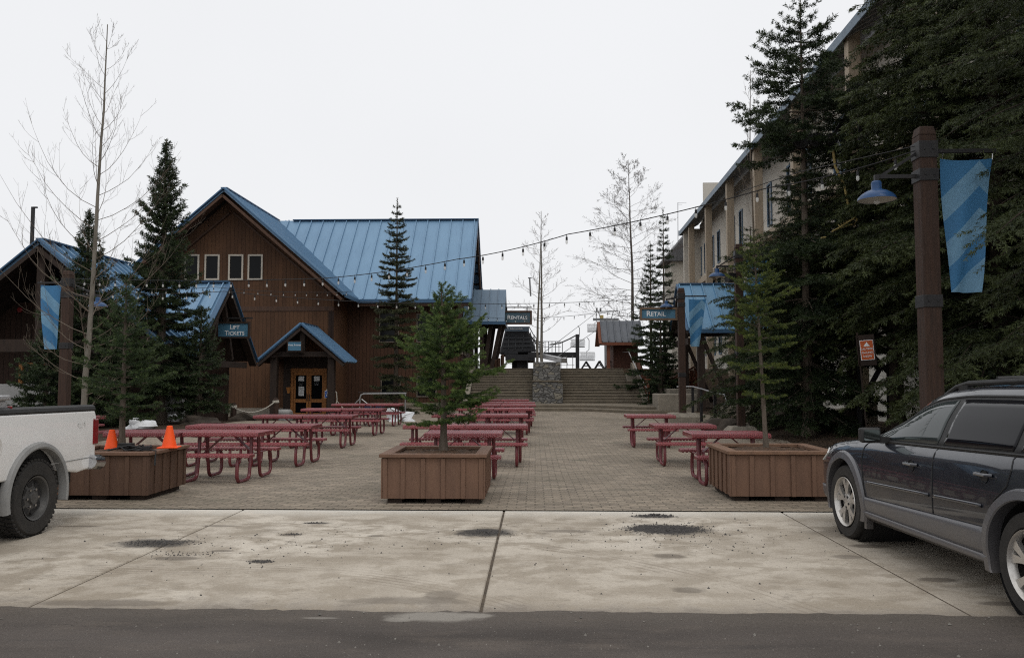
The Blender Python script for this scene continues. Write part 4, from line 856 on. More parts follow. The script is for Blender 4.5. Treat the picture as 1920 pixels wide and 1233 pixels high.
mb.bar((at(994, 640, cy_).x, cy_, z1_), (at(1052, 640, cy_).x, cy_, z1_), .05, .05); mb.bar((at(994, 640, cy_).x, cy_, (z1_ + a0.z) / 2), (at(1052, 640, cy_).x, cy_, (z1_ + a0.z) / 2), .035, .035)
mb.tube([at(990, 625, cy_), at(1002, 640, cy_), at(1010, 652, cy_)], .04, 5); mb.build('railing', LFT, cw)
mb = MB(); mb.tube([at(1030, 646, cy_), at(1050, 643, cy_), at(1066, 636, cy_), at(1079, 629, cy_)], .05, 5); mb.build('cable', LFT, cw)
# chairs with bubbles on the haul rope
BUB = bubble(); LGREY = M('lift_grey', (.20, .205, .21), (.16, .165, .17), 3, .6)
rr0 = random.Random(2)
def lift_chair(px, py, Y, label):
    t = thing('lift_chair', label, 'lift chair', tuple(at(px, py, Y)), 'bubble chairs on the lift cable')
    t.rotation_euler = (0, 0, rr0.uniform(-.15, .15))
    mb = MB(); mb.box(-.85, .85, -.3, .25, 0, .10); mb.build('seat', LGREY, t, world=False)
    mb = MB(); mb.box(-.85, .85, .26, .34, .12, .62); mb.build('backrest', BUB, t, world=False, bevel=.04)
    mb = MB()
    prof = [(-.30, .15), (-.42, .45), (-.36, .8), (-.1, 1.02), (.2, 1.0), (.26, .9)]
    for (y0, z0), (y1, z1) in zip(prof[:-1], prof[1:]): mb.bar((0, y0, z0), (0, y1, z1), 1.74, .025, (1, 0, 0)) if False else mb.add([(-.87, y0, z0), (.87, y0, z0), (.87, y1, z1), (-.87, y1, z1)], [(0, 1, 2, 3)])
    o = mb.build('bubble', BUB, t, world=False); so = o.modifiers.new('thick', 'SOLIDIFY'); so.thickness = .02
    mb = MB(); mb.tube([(0, .3, .5), (0, .3, 1.1), (.28, .3, 1.3), (.3, .3, 2.4), (.1, .3, 2.7)], .045, 6); mb.build('hanger', LGREY, t, world=False)
    return t
lift_chair(1101, 676, 95, 'nearest bubble chair, low beside the black catwalk post')
lift_chair(1083, 651, 100, 'bubble chair half hidden behind the black catwalk post')
lift_chair(1114, 622, 104, 'bubble chair under the lift tower crossarm, left of the hut roof')
lift_chair(1133, 643, 110, 'bubble chair half hidden by the hut gable')
lt = thing('lift_tower', 'grey lift tower with a T crossarm behind the small hut', 'lift tower', (at(1137, 683, 118).x, 118, UP)); tY = 118
mb = MB(); q0, q1 = at(1137, 683, tY), at(1136, 600, tY); mb.tube([(q0.x, tY, UP), (q1.x, tY, q1.z)], .28, 10); mb.build('mast', LGREY, lt)
mb = MB(); a, b = at(1112, 599, tY), at(1160, 596, tY); mb.box(a.x, b.x, tY - .2, tY + .2, a.z - .15, a.z + .2); mb.build('crossarm', LGREY, lt)
mb = MB(); u0, u1 = at(1114, 584, tY), at(1158, 583, tY); mb.bar(u0, u1, .12, .12); mb.bar(at(1122, 584, tY), at(1126, 598, tY), .1, .1); mb.bar(at(1150, 584, tY), at(1146, 598, tY), .1, .1)
for px in (1119, 1126): mb.bar(at(px, 584, tY), at(px, 577, tY), .25, .12)
mb.build('frame', LGREY, lt); mb = MB(); q = at(1128, 594, tY); mb.box(q.x - .25, q.x + .25, tY - .3, tY - .22, q.z - .2, q.z + .25); mb.build('tower_plate', YELLOW, lt)
for i, (pts, lab) in enumerate((([(1010, 668, 58), (1105, 596, 110), (1170, 545, 190)], 'left haul rope rising to the lift tower'), ([(1040, 672, 58), (1152, 596, 118), (1190, 570, 180)], 'right haul rope rising to the lift tower'))):
    mb = MB(); mb.tube([at(*p) for p in pts], .03, 5); tag(mb.build('haul_rope', LGREY), lab, 'cable', 'lift haul ropes')
mb = MB(); q = at(994, 535, 90); mb.tube([at(993, 520, 90), at(995, 555, 90)], .10, 6); mb.bar(at(990, 521, 90), at(997, 521, 90), .1, .1); tag(mb.build('signal_mast', LGREY), 'thin dark mast standing in the mist above the lift terminal', 'mast')
# A-frame ski racks, timber stubs
for px, lab in ((1099, 'plain A-shaped ski rack closest to the catwalk post'), (1124, 'middle A-shaped ski rack with crossed bars'), (1144, 'A-shaped ski rack nearest the hut')):
    q = at(px, 690, 52); t = thing('ski_rack', lab, 'ski rack', (q.x, 52, UP), 'ski racks on the terrace'); hgt = at(px, 678 if px == 1099 else 677, 52).z - UP
    for y in (-.5, .5): mb = MB(); mb.bar((-.3, y, 0), (0, y, hgt), .07, .07, (0, 1, 0)); mb.bar((.3, y, 0), (0, y, hgt), .07, .07, (0, 1, 0)); mb.bar((-.16, y, hgt * .45), (.16, y, hgt * .45), .05, .05); mb.build('frame', LFT, t, world=False)
    mb = MB(); mb.bar((0, -.6, hgt), (0, .6, hgt), .06, .06); mb.build('rail', LFT, t, world=False)
for px, h_, lab in ((929, .62, 'shortest timber stub post at the head of the left stairs'), (935, .7, 'middle timber stub post at the head of the left stairs'), (942, .9, 'tallest timber stub post at the head of the left stairs')):
    q = at(px, 690, 50); mb = MB(); mb.lathe([(.11, 0), (.11, h_ - .05), (.07, h_)], 10, (q.x, 50, UP - .05)); tag(mb.build('bollard', TIMBER, bevel=.01), lab, 'bollard', 'timber bollards on the terrace')
gt = thing('queue_gate', 'thin metal queue gates on the terrace left of the ski racks', 'gate', (at(1060, 690, 54).x, 54, UP)); mb = MB()
for px in (1052, 1063, 1074): q = at(px, 690, 54); mb.tube([(q.x, 54, UP - .05), (q.x, 54, UP + .9)], .025, 6)
mb.tube([at(1050, 684, 54), at(1077, 684, 54)], .02, 6); mb.tube([at(1050, 672, 54), at(1062, 668, 54), at(1064, 684, 54)], .02, 6); mb.build('frame', GALV, gt)
# ------------------------------------------------------------------ picnic tables
TL, TOPZ, BZ = 1.17, .755, .45
def arc(c, r, a0, a1, n=6):
    return [(0, c[0] + r * math.cos(R(a0 + (a1 - a0) * k / n)), c[1] + r * math.sin(R(a0 + (a1 - a0) * k / n))) for k in range(n + 1)]
def sheet_panel(L, y0, y1, z, skirt=.075, rad=.03):
    """expanded-metal panel with rolled edges as one sheet"""
    prof = [(y0 + .012, z - skirt), (y0, z - skirt * .8), (y0, z - rad), (y0 + rad * .3, z - rad * .3), (y0 + rad, z), ((y0 + y1) / 2, z), (y1 - rad, z), (y1 - rad * .3, z - rad * .3), (y1, z - rad), (y1, z - skirt * .8), (y1 - .012, z - skirt)]
    xs = [-L / 2, -L / 2 + .012, L / 2 - .012, L / 2]; V = []; F = []
    for i, x in enumerate(xs):
        for (y, q) in prof:
            if i in (0, 3): q = min(q, z - .012)
            V.append((x, y, q))
    k = len(prof)
    for i in range(3):
        for j in range(k - 1): F.append((i * k + j, (i + 1) * k + j, (i + 1) * k + j + 1, i * k + j + 1))
    for i, s in ((0, 1), (3, -1)):                        # end skirts
        o = len(V); V += [(xs[i], y0 + .01, z - skirt), (xs[i], y1 - .01, z - skirt), (xs[i], y1 - .01, z - .013), (xs[i], y0 + .01, z - .013)]; F.append((o, o + 1, o + 2, o + 3))
    mb = MB(); mb.add(V, F); return mb
def make_table():
    t = thing('picnic_table', '', 'picnic table', (0, 0, 0), 'maroon mesh picnic tables')
    sheet_panel(TL, -.38, .38, TOPZ).build('tabletop', MESHM, t, smooth=True, world=False)
    for s in (-1, 1): sheet_panel(TL, s * .62 - .125, s * .62 + .125, BZ, .055).build('bench', MESHM, t, smooth=True, world=False)
    for sx in (-1, 1):
        mb = MB(); x = sx * .41
        for s in (-1, 1):
            path = [(.07, .70), (.09, .5), (.115, .28), (.15, .13)] + [(.15 + .10 * (1 - math.cos(R(a))), .13 - .10 * math.sin(R(a))) for a in (25, 50, 75, 90)] + [(.45, .03)] + [(.56 + .11 * math.sin(R(a)) - .0, .14 - .11 * math.cos(R(a))) for a in (0, 25, 50, 75, 90)] + [(.67, .25), (.655, .33), (.61, .395)]
            mb.tube([(x + s * .028, s * a, b) for a, b in path], .028, 8)
        mb.box(x - .05, x + .05, -.30, .30, .672, .70); mb.bar((x, -.58, .405), (x, .58, .405), .03, .012)
        mb.build('leg', TABLE_TUBE, t, smooth=True, world=False)
        mb = MB(); mb.bar((x - sx * .03, -.03, .42), (sx * .06, -.03, .69), .035, .012); mb.bar((x - sx * .03, .03, .42), (sx * .06, .03, .69), .035, .012); mb.build('brace', TABLE_TUBE, t, world=False)
    mb = MB(); mb.box(-.52, .52, -.30, -.27, .70, .716); mb.box(-.52, .52, .27, .30, .70, .716); mb.box(-.03, .03, -.30, .30, .682, .699); mb.build('top_frame', TABLE_TUBE, t, world=False)
    return t
proto = make_table(); _used = [0]
def table(x, y, label, rz=0.0, z=None):
    z = float(tz(x, y)) + .008 if z is None else z
    o = proto if not _used[0] else dup(proto, (x, y, z), rz)
    _used[0] += 1; o.location = (x, y, z); o.rotation_euler = (0, 0, rz); o['label'] = label; return o
ordn = ['first', 'second', 'third', 'fourth', 'fifth', 'sixth', 'seventh']
rr_ = random.Random(4)
# left block: pairs butted end to end, right ends near x = -4
LB = [(12.75, 515, 351), (15.6, 605, 478), (19.6, 673, 578), (23.8, 726, 650), (28.3, 757, 693)]
for i, (Y, rp_x, seam) in enumerate(LB):
    xr = at(rp_x, 750, Y + .38).x
    nm = ordn[i]
    table(xr - TL / 2, Y, f'right-hand table of the {nm} row, in the left block beside the lodge', rr_.uniform(-.015, .015))
    table(xr - TL * 1.5 - .02, Y - .05 + rr_.uniform(-.05, .05), f'left-hand table of the {nm} row, in the left block beside the lodge', rr_.uniform(-.03, .03))
# centre block
CB = [(12.55, 941, 1), (15.7, 989, 2), (20.2, 990, 2), (24.3, 1001, 2), (27.6, 1004.5, 2), (30.2, 1003, 2), (34.0, 992, 2)]
for i, (Y, rp_x, n) in enumerate(CB):
    xr = at(rp_x, 750, Y - .38).x; nm = ordn[i]
    if n == 1: table(xr - TL / 2, Y, 'single table directly behind the middle planter, front of the centre block', .0); continue
    table(xr - TL / 2, Y, f'right-hand table of the {nm} row in the centre block', rr_.uniform(-.012, .012))
    table(xr - TL * 1.5 - .02, Y + .04, f'left-hand table of the {nm} row in the centre block', rr_.uniform(-.02, .02))
# right block: three single tables
for Y, px, lab in ((12.6, 1279, 'front single table on the right, partly behind the right planter'), (15.9, 1216, 'middle single table on the right, between the other two'), (20.0, 1169, 'back single table on the right, in front of the retail post footing')):
    xl = at(px, 750, Y + .38).x; table(xl + TL / 2, Y, lab, rr_.uniform(-.02, .02))
# two odd tables behind the left planter
table(-9.9, 17.2, 'table standing crosswise behind the left planter fir, seen between the cones', R(78)); table(-11.0, 18.6, 'farther crosswise table behind the left planter, near the snow patch', R(80))

# ------------------------------------------------------------------ planters
def planter(x0, x1, y0, y1, h, label, mat, wear):
    t = thing('timber_planter', label, 'planter', ((x0 + x1) / 2, (y0 + y1) / 2, float(tz(0, y0))), 'square timber planters'); zb = float(tz((x0 + x1) / 2, y0)) + .004
    mb = MB()
    for k in range(3): c_ = x0 + .14 + (x1 - x0 - .28) * k / 2; mb.box(c_ - .09, c_ + .09, y0 + .05, y1 - .05, zb, zb + .06)
    mb.build('skid', TIMBER_DK, t)
    mb = MB(); z0, z1 = zb + .063, zb + h - .045; W_ = x1 - x0; n = 5
    mb.box(x0, x1, y0, y0 + .03, z0, z1); mb.box(x0, x1, y1 - .03, y1, z0, z1); mb.box(x0, x0 + .03, y0 + .031, y1 - .031, z0, z1); mb.box(x1 - .03, x1, y0 + .031, y1 - .031, z0, z1); mb.build('side_board', mat, t)
    mb = MB()
    for k in range(n + 1):
        a = .0 if k == 0 else (W_ - .055 if k == n else W_ * k / n - .028); mb.box(x0 + a, x0 + a + .055, y0 - .02, y0 - .001, z0 - .002 * (k % 2), z1 - .002)
    D_ = y1 - y0
    for xs, xe in ((x0 - .02, x0 - .001), (x1 + .001, x1 + .02)):
        for k in range(n + 1):
            a = -.02 if k == 0 else (D_ - .055 if k == n else D_ * k / n - .028); mb.box(xs, xe, y0 + a, y0 + a + .055, z0, z1 - .003)
    mb.build('batten', mat, t, bevel=.004, seg=1)
    mb = MB(); o, wd, zr = .045, .15, zb + h
    a, b, c_, d = x0 - o, x1 + o, y0 - o, y1 + o
    for q in ([(a, c_), (b, c_), (b - wd, c_ + wd), (a + wd, c_ + wd)], [(b, c_), (b, d), (b - wd, d - wd), (b - wd, c_ + wd)], [(b, d), (a, d), (a + wd, d - wd), (b - wd, d - wd)], [(a, d), (a, c_), (a + wd, c_ + wd), (a + wd, d - wd)]):
        cx_, cy_ = sum(p[0] for p in q) / 4, sum(p[1] for p in q) / 4; q = [(cx_ + (p[0] - cx_) * .997, cy_ + (p[1] - cy_) * .997) for p in q]
        mb.prism([(x, y, zr - .04) for x, y in q], (0, 0, .042))
    mb.build('rim_board', wear, t, bevel=.006)
    nx = 26; xs = np.linspace(x0 + .05, x1 - .05, nx); ys = np.linspace(y0 + .05, y1 - .05, nx); r_ = np.random.default_rng(int(abs(x0) * 100))
    X, Y_ = np.meshgrid(xs, ys, indexing='ij'); Z = zr - .055 + .05 * np.exp(-((X - (x0 + x1) / 2) ** 2 + (Y_ - (y0 + y1) / 2) ** 2) * 6) + r_.normal(0, .009, X.shape)
    i = np.arange(nx * nx).reshape(nx, nx); v = np.stack([X, Y_, Z], -1).reshape(-1, 3) - np.array(t.location)
    raw('mulch', v, np.stack([i[:-1, :-1], i[1:, :-1], i[1:, 1:], i[:-1, 1:]], -1).reshape(-1, 4), MULCH, t)
    return t
WORN = M('worn_rim_stain', (.21, .12, .075), (.145, .085, .056), 5, .75, bump=.3, stretch=(2, 2, 1))
planter(-1.86, -.63, 9.98, 11.2, .60, 'square brown timber planter in the middle, holding the bushy green fir', PLANTER, PLANTER)
planter(2.44, 3.72, 10.3, 11.5, .62, 'square timber planter beside the dark wagon, holding the thin sparse fir', PLANTER, WORN)
planter(-6.12, -4.86, 10.15, 11.25, .60, 'darker timber planter behind the white pickup, with two orange cones on it', PLANTER_DK, PLANTER)

# ------------------------------------------------------------------ lamp posts, banners
def lamp_post(x, y, zb, zt, side, label, w_=.33, lamp=True, banner=True, arm=1.05, band=1.9, footing=None, armz=None, bw=.64, lampz=.64):
    """side +1: banner arm towards +X and lamp arm towards -X"""
    t = thing('lamp_post', label, 'lamp post', (x, y, zb), 'timber lamp posts'); h = w_ / 2
    mb = MB(); mb.box(x - h, x + h, y - h, y + h, zb, zt - .12); mb.add([(x + a * h, y + b * h, zt - .118) for a, b in ((-1, -1), (1, -1), (1, 1), (-1, 1))] + [(x + a * h * .8, y + b * h * .8, zt) for a, b in ((-1, -1), (1, -1), (1, 1), (-1, 1))], [(3, 2, 1, 0), (4, 5, 6, 7), (0, 1, 5, 4), (1, 2, 6, 5), (2, 3, 7, 6), (3, 0, 4, 7)])
    mb.build('pole', POSTWOOD, t, bevel=.012)
    for z0, z1 in ((zt - .42, zt - .20), (zt - .72, zt - .56), (zb + band, zb + band + .16)):
        mb = MB(); g_ = h + .012; mb.box(x - g_, x + g_, y - g_, y + g_, z0, z1)
        for k in (-1, 1): mb.lathe([(.014, -g_ - .012), (.014, -g_ + .004)], 6, (x + k * h * .5, y, (z0 + z1) / 2), 'y')
        mb.build('steel_band', STEEL, t, bevel=.006)
    if lamp:
        zl = zt - lampz; xl = x - side * arm; mb = MB(); mb.bar((x - side * h, y, zl), (xl, y, zl), .035, .05); mb.bar((x - side * h, y, zt - .34), (xl + side * .08, y, zl + .02), .03, .035); mb.bar((xl, y, zl + .02), (xl, y, zl - .07), .05, .05)
        o = mb.build('lamp_arm', STEEL, t); lamp_shade(o, (xl, y, zl - .31), .24)
    if banner:
        z = zt - .31; mb = MB(); mb.bar((x + side * h, y, z), (x + side * (h + bw + .12), y, z), .04, .05); mb.build('banner_arm', STEEL, t)
    if footing:
        fw, fh = footing; mb = MB(); mb.add([(x + a * fw, y + b * fw, zb - .5) for a, b in ((-1, -1), (1, -1), (1, 1), (-1, 1))] + [(x + a * fw, y + b * fw, zb - .13) for a, b in ((-1, -1), (1, -1), (1, 1), (-1, 1))] + [(x + a * fw * .72, y + b * fw * .72, zb) for a, b in ((-1, -1), (1, -1), (1, 1), (-1, 1))], [(3, 2, 1, 0), (8, 9, 10, 11)] + [(k * 4 + i, k * 4 + (i + 1) % 4, (k + 1) * 4 + (i + 1) % 4, (k + 1) * 4 + i) for k in (0, 1) for i in range(4)]); mb.build('footing', CURB, t, bevel=.02)
    return t
def banner(x, y, z, side, L, w0, w1, label, ph=0.0, twist=0.0):
    """cloth hanging from (x,y,z) running away from the post along side*X; tapers at the outer edge"""
    nu, nv = 14, 34; V = []; F = []
    for j in range(nv + 1):
        v = j / nv
        for i in range(nu + 1):
            u = i / nu; W_ = w0 + (w1 - w0) * v; sag = -.03 * math.sin(math.pi * u) * (1 - v) ** 3 - .025 * (1 - v) * 0
            xx = u * W_ + .05 * v * (1 if w1 < w0 else 0); dy = .055 * math.sin(u * 7 + v * 3.5 + ph) * (.35 + .65 * v) + .03 * math.sin(v * 5 + ph * 2) + twist * u * v
            V.append((side * xx, dy, -v * L + sag))
    for j in range(nv):
        for i in range(nu): a = j * (nu + 1) + i; F.append((a, a + 1, a + nu + 2, a + nu + 1))
    t = thing('banner', label, 'banner', (x, y, z), 'blue two-tone banners'); mb = MB(); mb.add([(abs(p[0]), p[1], p[2]) for p in V], F); c = mb.build('cloth', BANNER, t, smooth=True, world=False)
    if side < 0: c.scale = (-1, 1, 1)
    mb = MB()
    for u in (.02, w0 - .02): mb.tube([(side * u, 0, -.02), (side * u, -.01, .05), (side * (u + .008), 0, .09)], .006, 5)
    mb.build('hook', CHROME, t, world=False); return t
p = at(1743, 600, 10.6); PXR = p.x; ZTR = at(1733, 240, 10.6).z
lamp_post(PXR, 10.6, -.05, ZTR, 1, 'tallest timber lamp post, rising behind the dark wagon on the right', .222, band=at(1740, 577, 10.6).z + .05, arm=.63, bw=.68)
banner(PXR + .21, 10.6, ZTR - .40, 1, 1.76, .68, .38, 'largest blue banner, on the post behind the dark wagon', .4)
pl_ = at(124, 640, 21); ZTL = at(128, 508, 21).z
lamp_post(pl_.x, 21, float(tz(pl_.x, 21)) - .05, ZTL, -1, 'timber lamp post on the far left behind the white pickup', .225, band=at(122, 668, 21).z + .25, arm=.82, bw=.58)
banner(pl_.x - .18, 21, ZTL - .36, -1, 1.70, .56, .35, 'blue banner on the left post in front of the ticket building', 1.6)
pm = at(1278, 640, 31); ZTM = at(1276, 540, 31).z
lamp_post(pm.x, 31, .22, ZTM, 1, 'timber lamp post carrying the RETAIL sign, left of the blue porch', .245, footing=(.62, .5), band=1.35, arm=.56, bw=.72, lampz=.42)
banner(pm.x + .28, 31, ZTM - .42, 1, 1.80, .66, .38, 'pale folded blue banner in front of the bright blue porch roof', 2.4, .25)
p3 = at(1387, 640, 23.6); ZT3 = at(1384, 458, 23.6).z
lamp_post(p3.x, 23.6, .16, ZT3, 1, 'timber lamp post half hidden by firs behind the right planter', .215, footing=(.42, .4), band=2.0, arm=.62, bw=.6)
banner(p3.x + .24, 23.6, ZT3 - .45, 1, 1.75, .6, .36, 'blue banner almost hidden by evergreens behind the thin planter fir', .9)
mb = MB(); q = at(1368, 522, 23.5); mb.box(q.x - .14, q.x + .10, 23.2, 23.42, q.z - .12, q.z + .12, .4); mb.bar((q.x, 23.4, q.z), (p3.x, 23.6, q.z + .05), .04, .04); tag(mb.build('floodlight', BLACK), 'black floodlight box on the half hidden lamp post', 'floodlight')
a, b = at(1200, 600, 31), at(1266, 576, 31)
hanging_sign('retail_sign', 'blue arrow sign reading RETAIL on the post left of the porch', 'Retail', a.x, pm.x - .14, 31, a.z, b.z, .28, M('sign_frame_wood', (.20, .135, .09), (.12, .08, .055), 5, .75), .075, dx=-.1)
mb = MB(); mb.prism([(pm.x - .215, 31.03, a.z + .076), (pm.x - .42, 31.03, (a.z + b.z) / 2 + .1), (pm.x - .42, 31.03, b.z - .076), (pm.x - .215, 31.03, b.z - .076)], (0, -.012, 0)) if False else None

# ------------------------------------------------------------------ string lights
def string(pts_, label, step, sag=0.0, bulb=.036):
    t = thing('string_lights', label, 'string lights', tuple(pts_[0]), 'strings of festoon bulbs'); P = []
    for a, b in zip(pts_[:-1], pts_[1:]):
        n = 24
        for k in range(n): u = k / n; q = Vector(a).lerp(Vector(b), u); q.z -= sag * 4 * u * (1 - u); P.append(q)
    P.append(Vector(pts_[-1])); mb = MB(); mb.tube(P, .009, 5); mb.build('cord', BLACK, t)
    acc, nxt = 0, step * .5; first = None
    for a, b in zip(P[:-1], P[1:]):
        d = (b - a).length
        while acc + d > nxt:
            q = a.lerp(b, (nxt - acc) / d) - Vector(pts_[0])
            if first is None:
                m_ = MB(); m_.tube([(0, 0, .01), (0, 0, -.05)], .006, 5); m_.lathe([(.018, -.04), (.020, -.10), (.014, -.105)], 8); s_ = m_.build('socket', BLACK, t, world=False)
                m_ = MB(); m_.lathe([(.012, -.095), (.022, -.115), (bulb * .62, -.14), (.018, -.165), (.004, -.175)], 10); b_ = m_.build('bulb', BULB, s_, world=False, smooth=True); first = s_; s_.location = q
            else:
                c = first.copy(); COL.objects.link(c); c.parent = t; c.location = q; e_ = first.children[0].copy(); COL.objects.link(e_); e_.parent = c
            nxt += step
        acc += d
    return t
A0 = Vector((PXR - .12, 10.6, ZTR - .3)); Lp = Vector((pl_.x + .11, 21, ZTL - .2))
S1 = [A0, at(1440, 352, 12.2), at(1065, 439, 14.6), at(856, 486, 16.4), at(600, 522, 18.6), Lp]
string(S1, 'long festoon string crossing the whole plaza from the tallest lamp post to the left post', .52, .05)
S2 = [Lp + Vector((0, .1, -.25)), at(420, 546, 23), at(860, 569, 26.5), Vector((pm.x - .14, 31, ZTM - .3))]
string(S2, 'lower festoon string from the left post to the retail post', .62, .10)
S3 = [at(878, 590, 44), at(1010, 596, 39), Vector((pm.x - .14, 31.05, ZTM - .5))]
string(S3, 'short farther festoon string from the lodge corner to the retail post', .8, .1)
S4 = [Lp + Vector((0, .05, -.1)), at(400, 538, 30), at(664, 546, 40.9)]
string(S4, 'festoon string from the left post to the lodge gable eave', .95, .12)
mb = MB(); mb.tube([A0 + Vector((0, 0, .06)), at(1500, 322, 11.9), at(1380, 362, 12.6)], .006, 4); tag(mb.build('guy_wire', BLACK), 'thin wire running beside the long festoon string at the tallest post', 'wire')

# ------------------------------------------------------------------ cones and cable on the left planter
def cone(x, y, z, label, tilt=0):
    t = thing('traffic_cone', label, 'traffic cone', (x, y, z), 'orange traffic cones'); mb = MB(); mb.lathe([(.098, .018), (.092, .03), (.036, .285), (.028, .292), (.024, .288)], 24); c_ = mb.build('body', ORANGE, t, smooth=True, world=False)
    mb = MB(); mb.box(-.13, .13, -.13, .13, 0, .018); mb.build('base', ORANGE, t, world=False, bevel=.012); t.rotation_euler = (tilt, 0, .2); return t
cone(-5.62, 10.72, .555, 'orange traffic cone left of the fir trunk in the dark planter'); cone(-4.86, 10.75, .606, 'orange traffic cone on the right rim of the dark planter')
mb = MB(); r_ = random.Random(8); zc = .63
for k in range(5):
    c0 = (-5.15 + r_.uniform(-.06, .06), 10.45 + r_.uniform(-.06, .06)); rad = r_.uniform(.10, .17)
    mb.tube([(c0[0] + rad * math.cos(t_) * 1.35, c0[1] + rad * math.sin(t_) * .7, zc - .03 + r_.uniform(0, .06)) for t_ in np.linspace(0, 6.0, 16)], .010, 5)
mb.tube([(-5.45, 10.3, zc - .02), (-5.2, 10.35, zc + .04), (-4.95, 10.3, zc), (-4.82, 10.28, zc - .02), (-4.80, 10.22, zc - .2)], .012, 5); mb.box(-4.99, -4.9, 10.28, 10.36, zc - .02, zc + .03); mb.box(-5.38, -5.2, 10.4, 10.5, zc, zc + .06)
tag(mb.build('black_cable', BLACK), 'tangle of black cable lying on the dark planter between the cones', 'cable')
# ------------------------------------------------------------------ vehicles: shared wheel builders
def wheel(parent, c, r, wd, side, style, name='wheel'):
    """axis along X; side = sign of the outward direction"""
    hub = bpy.data.objects.new(name, None); COL.objects.link(hub); hub.parent = parent; hub.location = Vector(c) - wloc(parent)
    rim = r * (.68 if style == 'car' else .585); prof = [(rim, -wd / 2), (r * .93, -wd / 2), (r * .985, -wd * .42), (r, -wd * .32), (r, wd * .32), (r * .985, wd * .42), (r * .93, wd / 2), (rim + .012, wd / 2 - .004), (rim, wd / 2 - .02), (rim * .97, -wd * .3), (rim, -wd / 2)]
    mb = MB(); mb.lathe([(a, h * side) for a, h in prof], 56, (0, 0, 0), 'x', cap=False)
    if style == 'truck':
        for k in range(44):
            t = 2 * math.pi * k / 44
            for lo, hi, sh in ((-.46, -.16, 0), (-.10, .12, .5), (.18, .46, 0)):
                u = t + sh * 2 * math.pi / 44; a = Vector((lo * wd, math.cos(u) * (r + .003), math.sin(u) * (r + .003))); b = Vector((hi * wd, math.cos(u + .05) * (r + .003), math.sin(u + .05) * (r + .003))); mb.bar(a, b, .030, .022, (0, math.cos(u), math.sin(u)))
    else:
        for h in (-.18, 0, .18): mb.lathe([(r + .001, (h - .03) * wd), (r + .006, (h - .06) * wd), (r + .006, (h + .06) * wd), (r + .001, (h + .03) * wd)], 48, (0, 0, 0), 'x', cap=False)
    mb.build('tyre', RUBBER, hub, smooth=True, world=False)
    o = wd / 2 * side
    if style == 'car':
        mb = MB(); mb.lathe([(rim * 1.0, o), (rim * .985, o + .006 * side), (rim * .94, o - .004 * side), (rim * .90, o - .05 * side)], 48, (0, 0, 0), 'x', cap=False)
        mb.lathe([(.001, o - .012 * side), (.05, o - .012 * side), (.075, o - .022 * side), (.08, o - .04 * side)], 24, (0, 0, 0), 'x', cap=False)
        for k in range(5):
            for d in (-.20, .20):
                t0 = 2 * math.pi * k / 5 + d * .35 + .3; t1 = 2 * math.pi * k / 5 + d + d * .25 + .3; V = []
                for q in range(7):
                    s_ = q / 6; rr = .06 + (rim * .93 - .06) * s_; t = t0 + (t1 - t0) * s_ ** .8; hw = .014 + .017 * s_ ** 1.4
                    for w_ in (-1, 1): V.append((o - .020 * side + .004 * side * s_, rr * math.cos(t) - w_ * hw * math.sin(t), rr * math.sin(t) + w_ * hw * math.cos(t)))
                    for w_ in (-1, 1): V.append((o - .05 * side, rr * math.cos(t) - w_ * hw * math.sin(t), rr * math.sin(t) + w_ * hw * math.cos(t)))
                F = []
                for q in range(6):
                    a = q * 4; b = a + 4; F += [(a, a + 1, b + 1, b), (a + 1, a + 3, b + 3, b + 1), (a + 2, a, b, b + 2)]
                mb.add(V, F)
        mb.build('rim', ALLOY, hub, smooth=True, world=False)
        mb = MB()
        for k in range(5): t = 2 * math.pi * k / 5 + .3 + .63; mb.lathe([(.012, o - .010 * side), (.012, o - .02 * side)], 8, (0, .052 * math.cos(t), .052 * math.sin(t)), 'x')
        mb.build('lug_nut', STEEL, hub, world=False)
    else:
        mb = MB(); mb.lathe([(rim, o - .003 * side), (rim * .93, o - .012 * side), (rim * .86, o - .06 * side), (rim * .80, o - .085 * side)], 48, (0, 0, 0), 'x', cap=False)
        n = 8; V = []; ring = 48                     # dished face with eight round holes
        face = [(rim * .82, -.085), (rim * .62, -.055), (rim * .40, -.045), (.06, -.045), (.055, -.02), (.001, -.018)]
        mb.lathe([(a, o + h * side) for a, h in face], 48, (0, 0, 0), 'x', cap=False); mb.build('rim', GUNMETAL, hub, smooth=True, world=False)
        mb = MB()
        for k in range(n): t = 2 * math.pi * k / n + .2; mb.lathe([(.036, o - .05 * side), (.036, o - .070 * side)], 14, (0, rim * .60 * math.cos(t), rim * .60 * math.sin(t)), 'x')
        mb.build('vent_hole', BLACK, hub, world=False)
        mb = MB()
        for k in range(6): t = 2 * math.pi * k / 6; mb.lathe([(.012, o - .03 * side), (.012, o - .05 * side)], 8, (0, .088 * math.cos(t), .088 * math.sin(t)), 'x')
        mb.build('lug_nut', CHROME, hub, world=False)
    mb = MB(); mb.lathe([(.001, -.02 * side), (rim * .93, -.02 * side)], 24, (0, 0, 0), 'x', cap=False); mb.build('brake_disc', BLACK, hub, world=False)
    return hub
def carve(o, cutters):
    """cut wheel arches, keep only the result"""
    for cmb in cutters:
        c = cmb.build('cutter', BLACK); b = o.modifiers.new('cut', 'BOOLEAN'); b.object = c; b.operation = 'DIFFERENCE'; b.solver = 'EXACT'
        dg = bpy.context.evaluated_depsgraph_get(); dg.update(); me = bpy.data.meshes.new_from_object(o.evaluated_get(dg)); old = o.data; o.modifiers.clear(); o.data = me; bpy.data.meshes.remove(old); cm_ = c.data; bpy.data.objects.remove(c); bpy.data.meshes.remove(cm_)
    return o
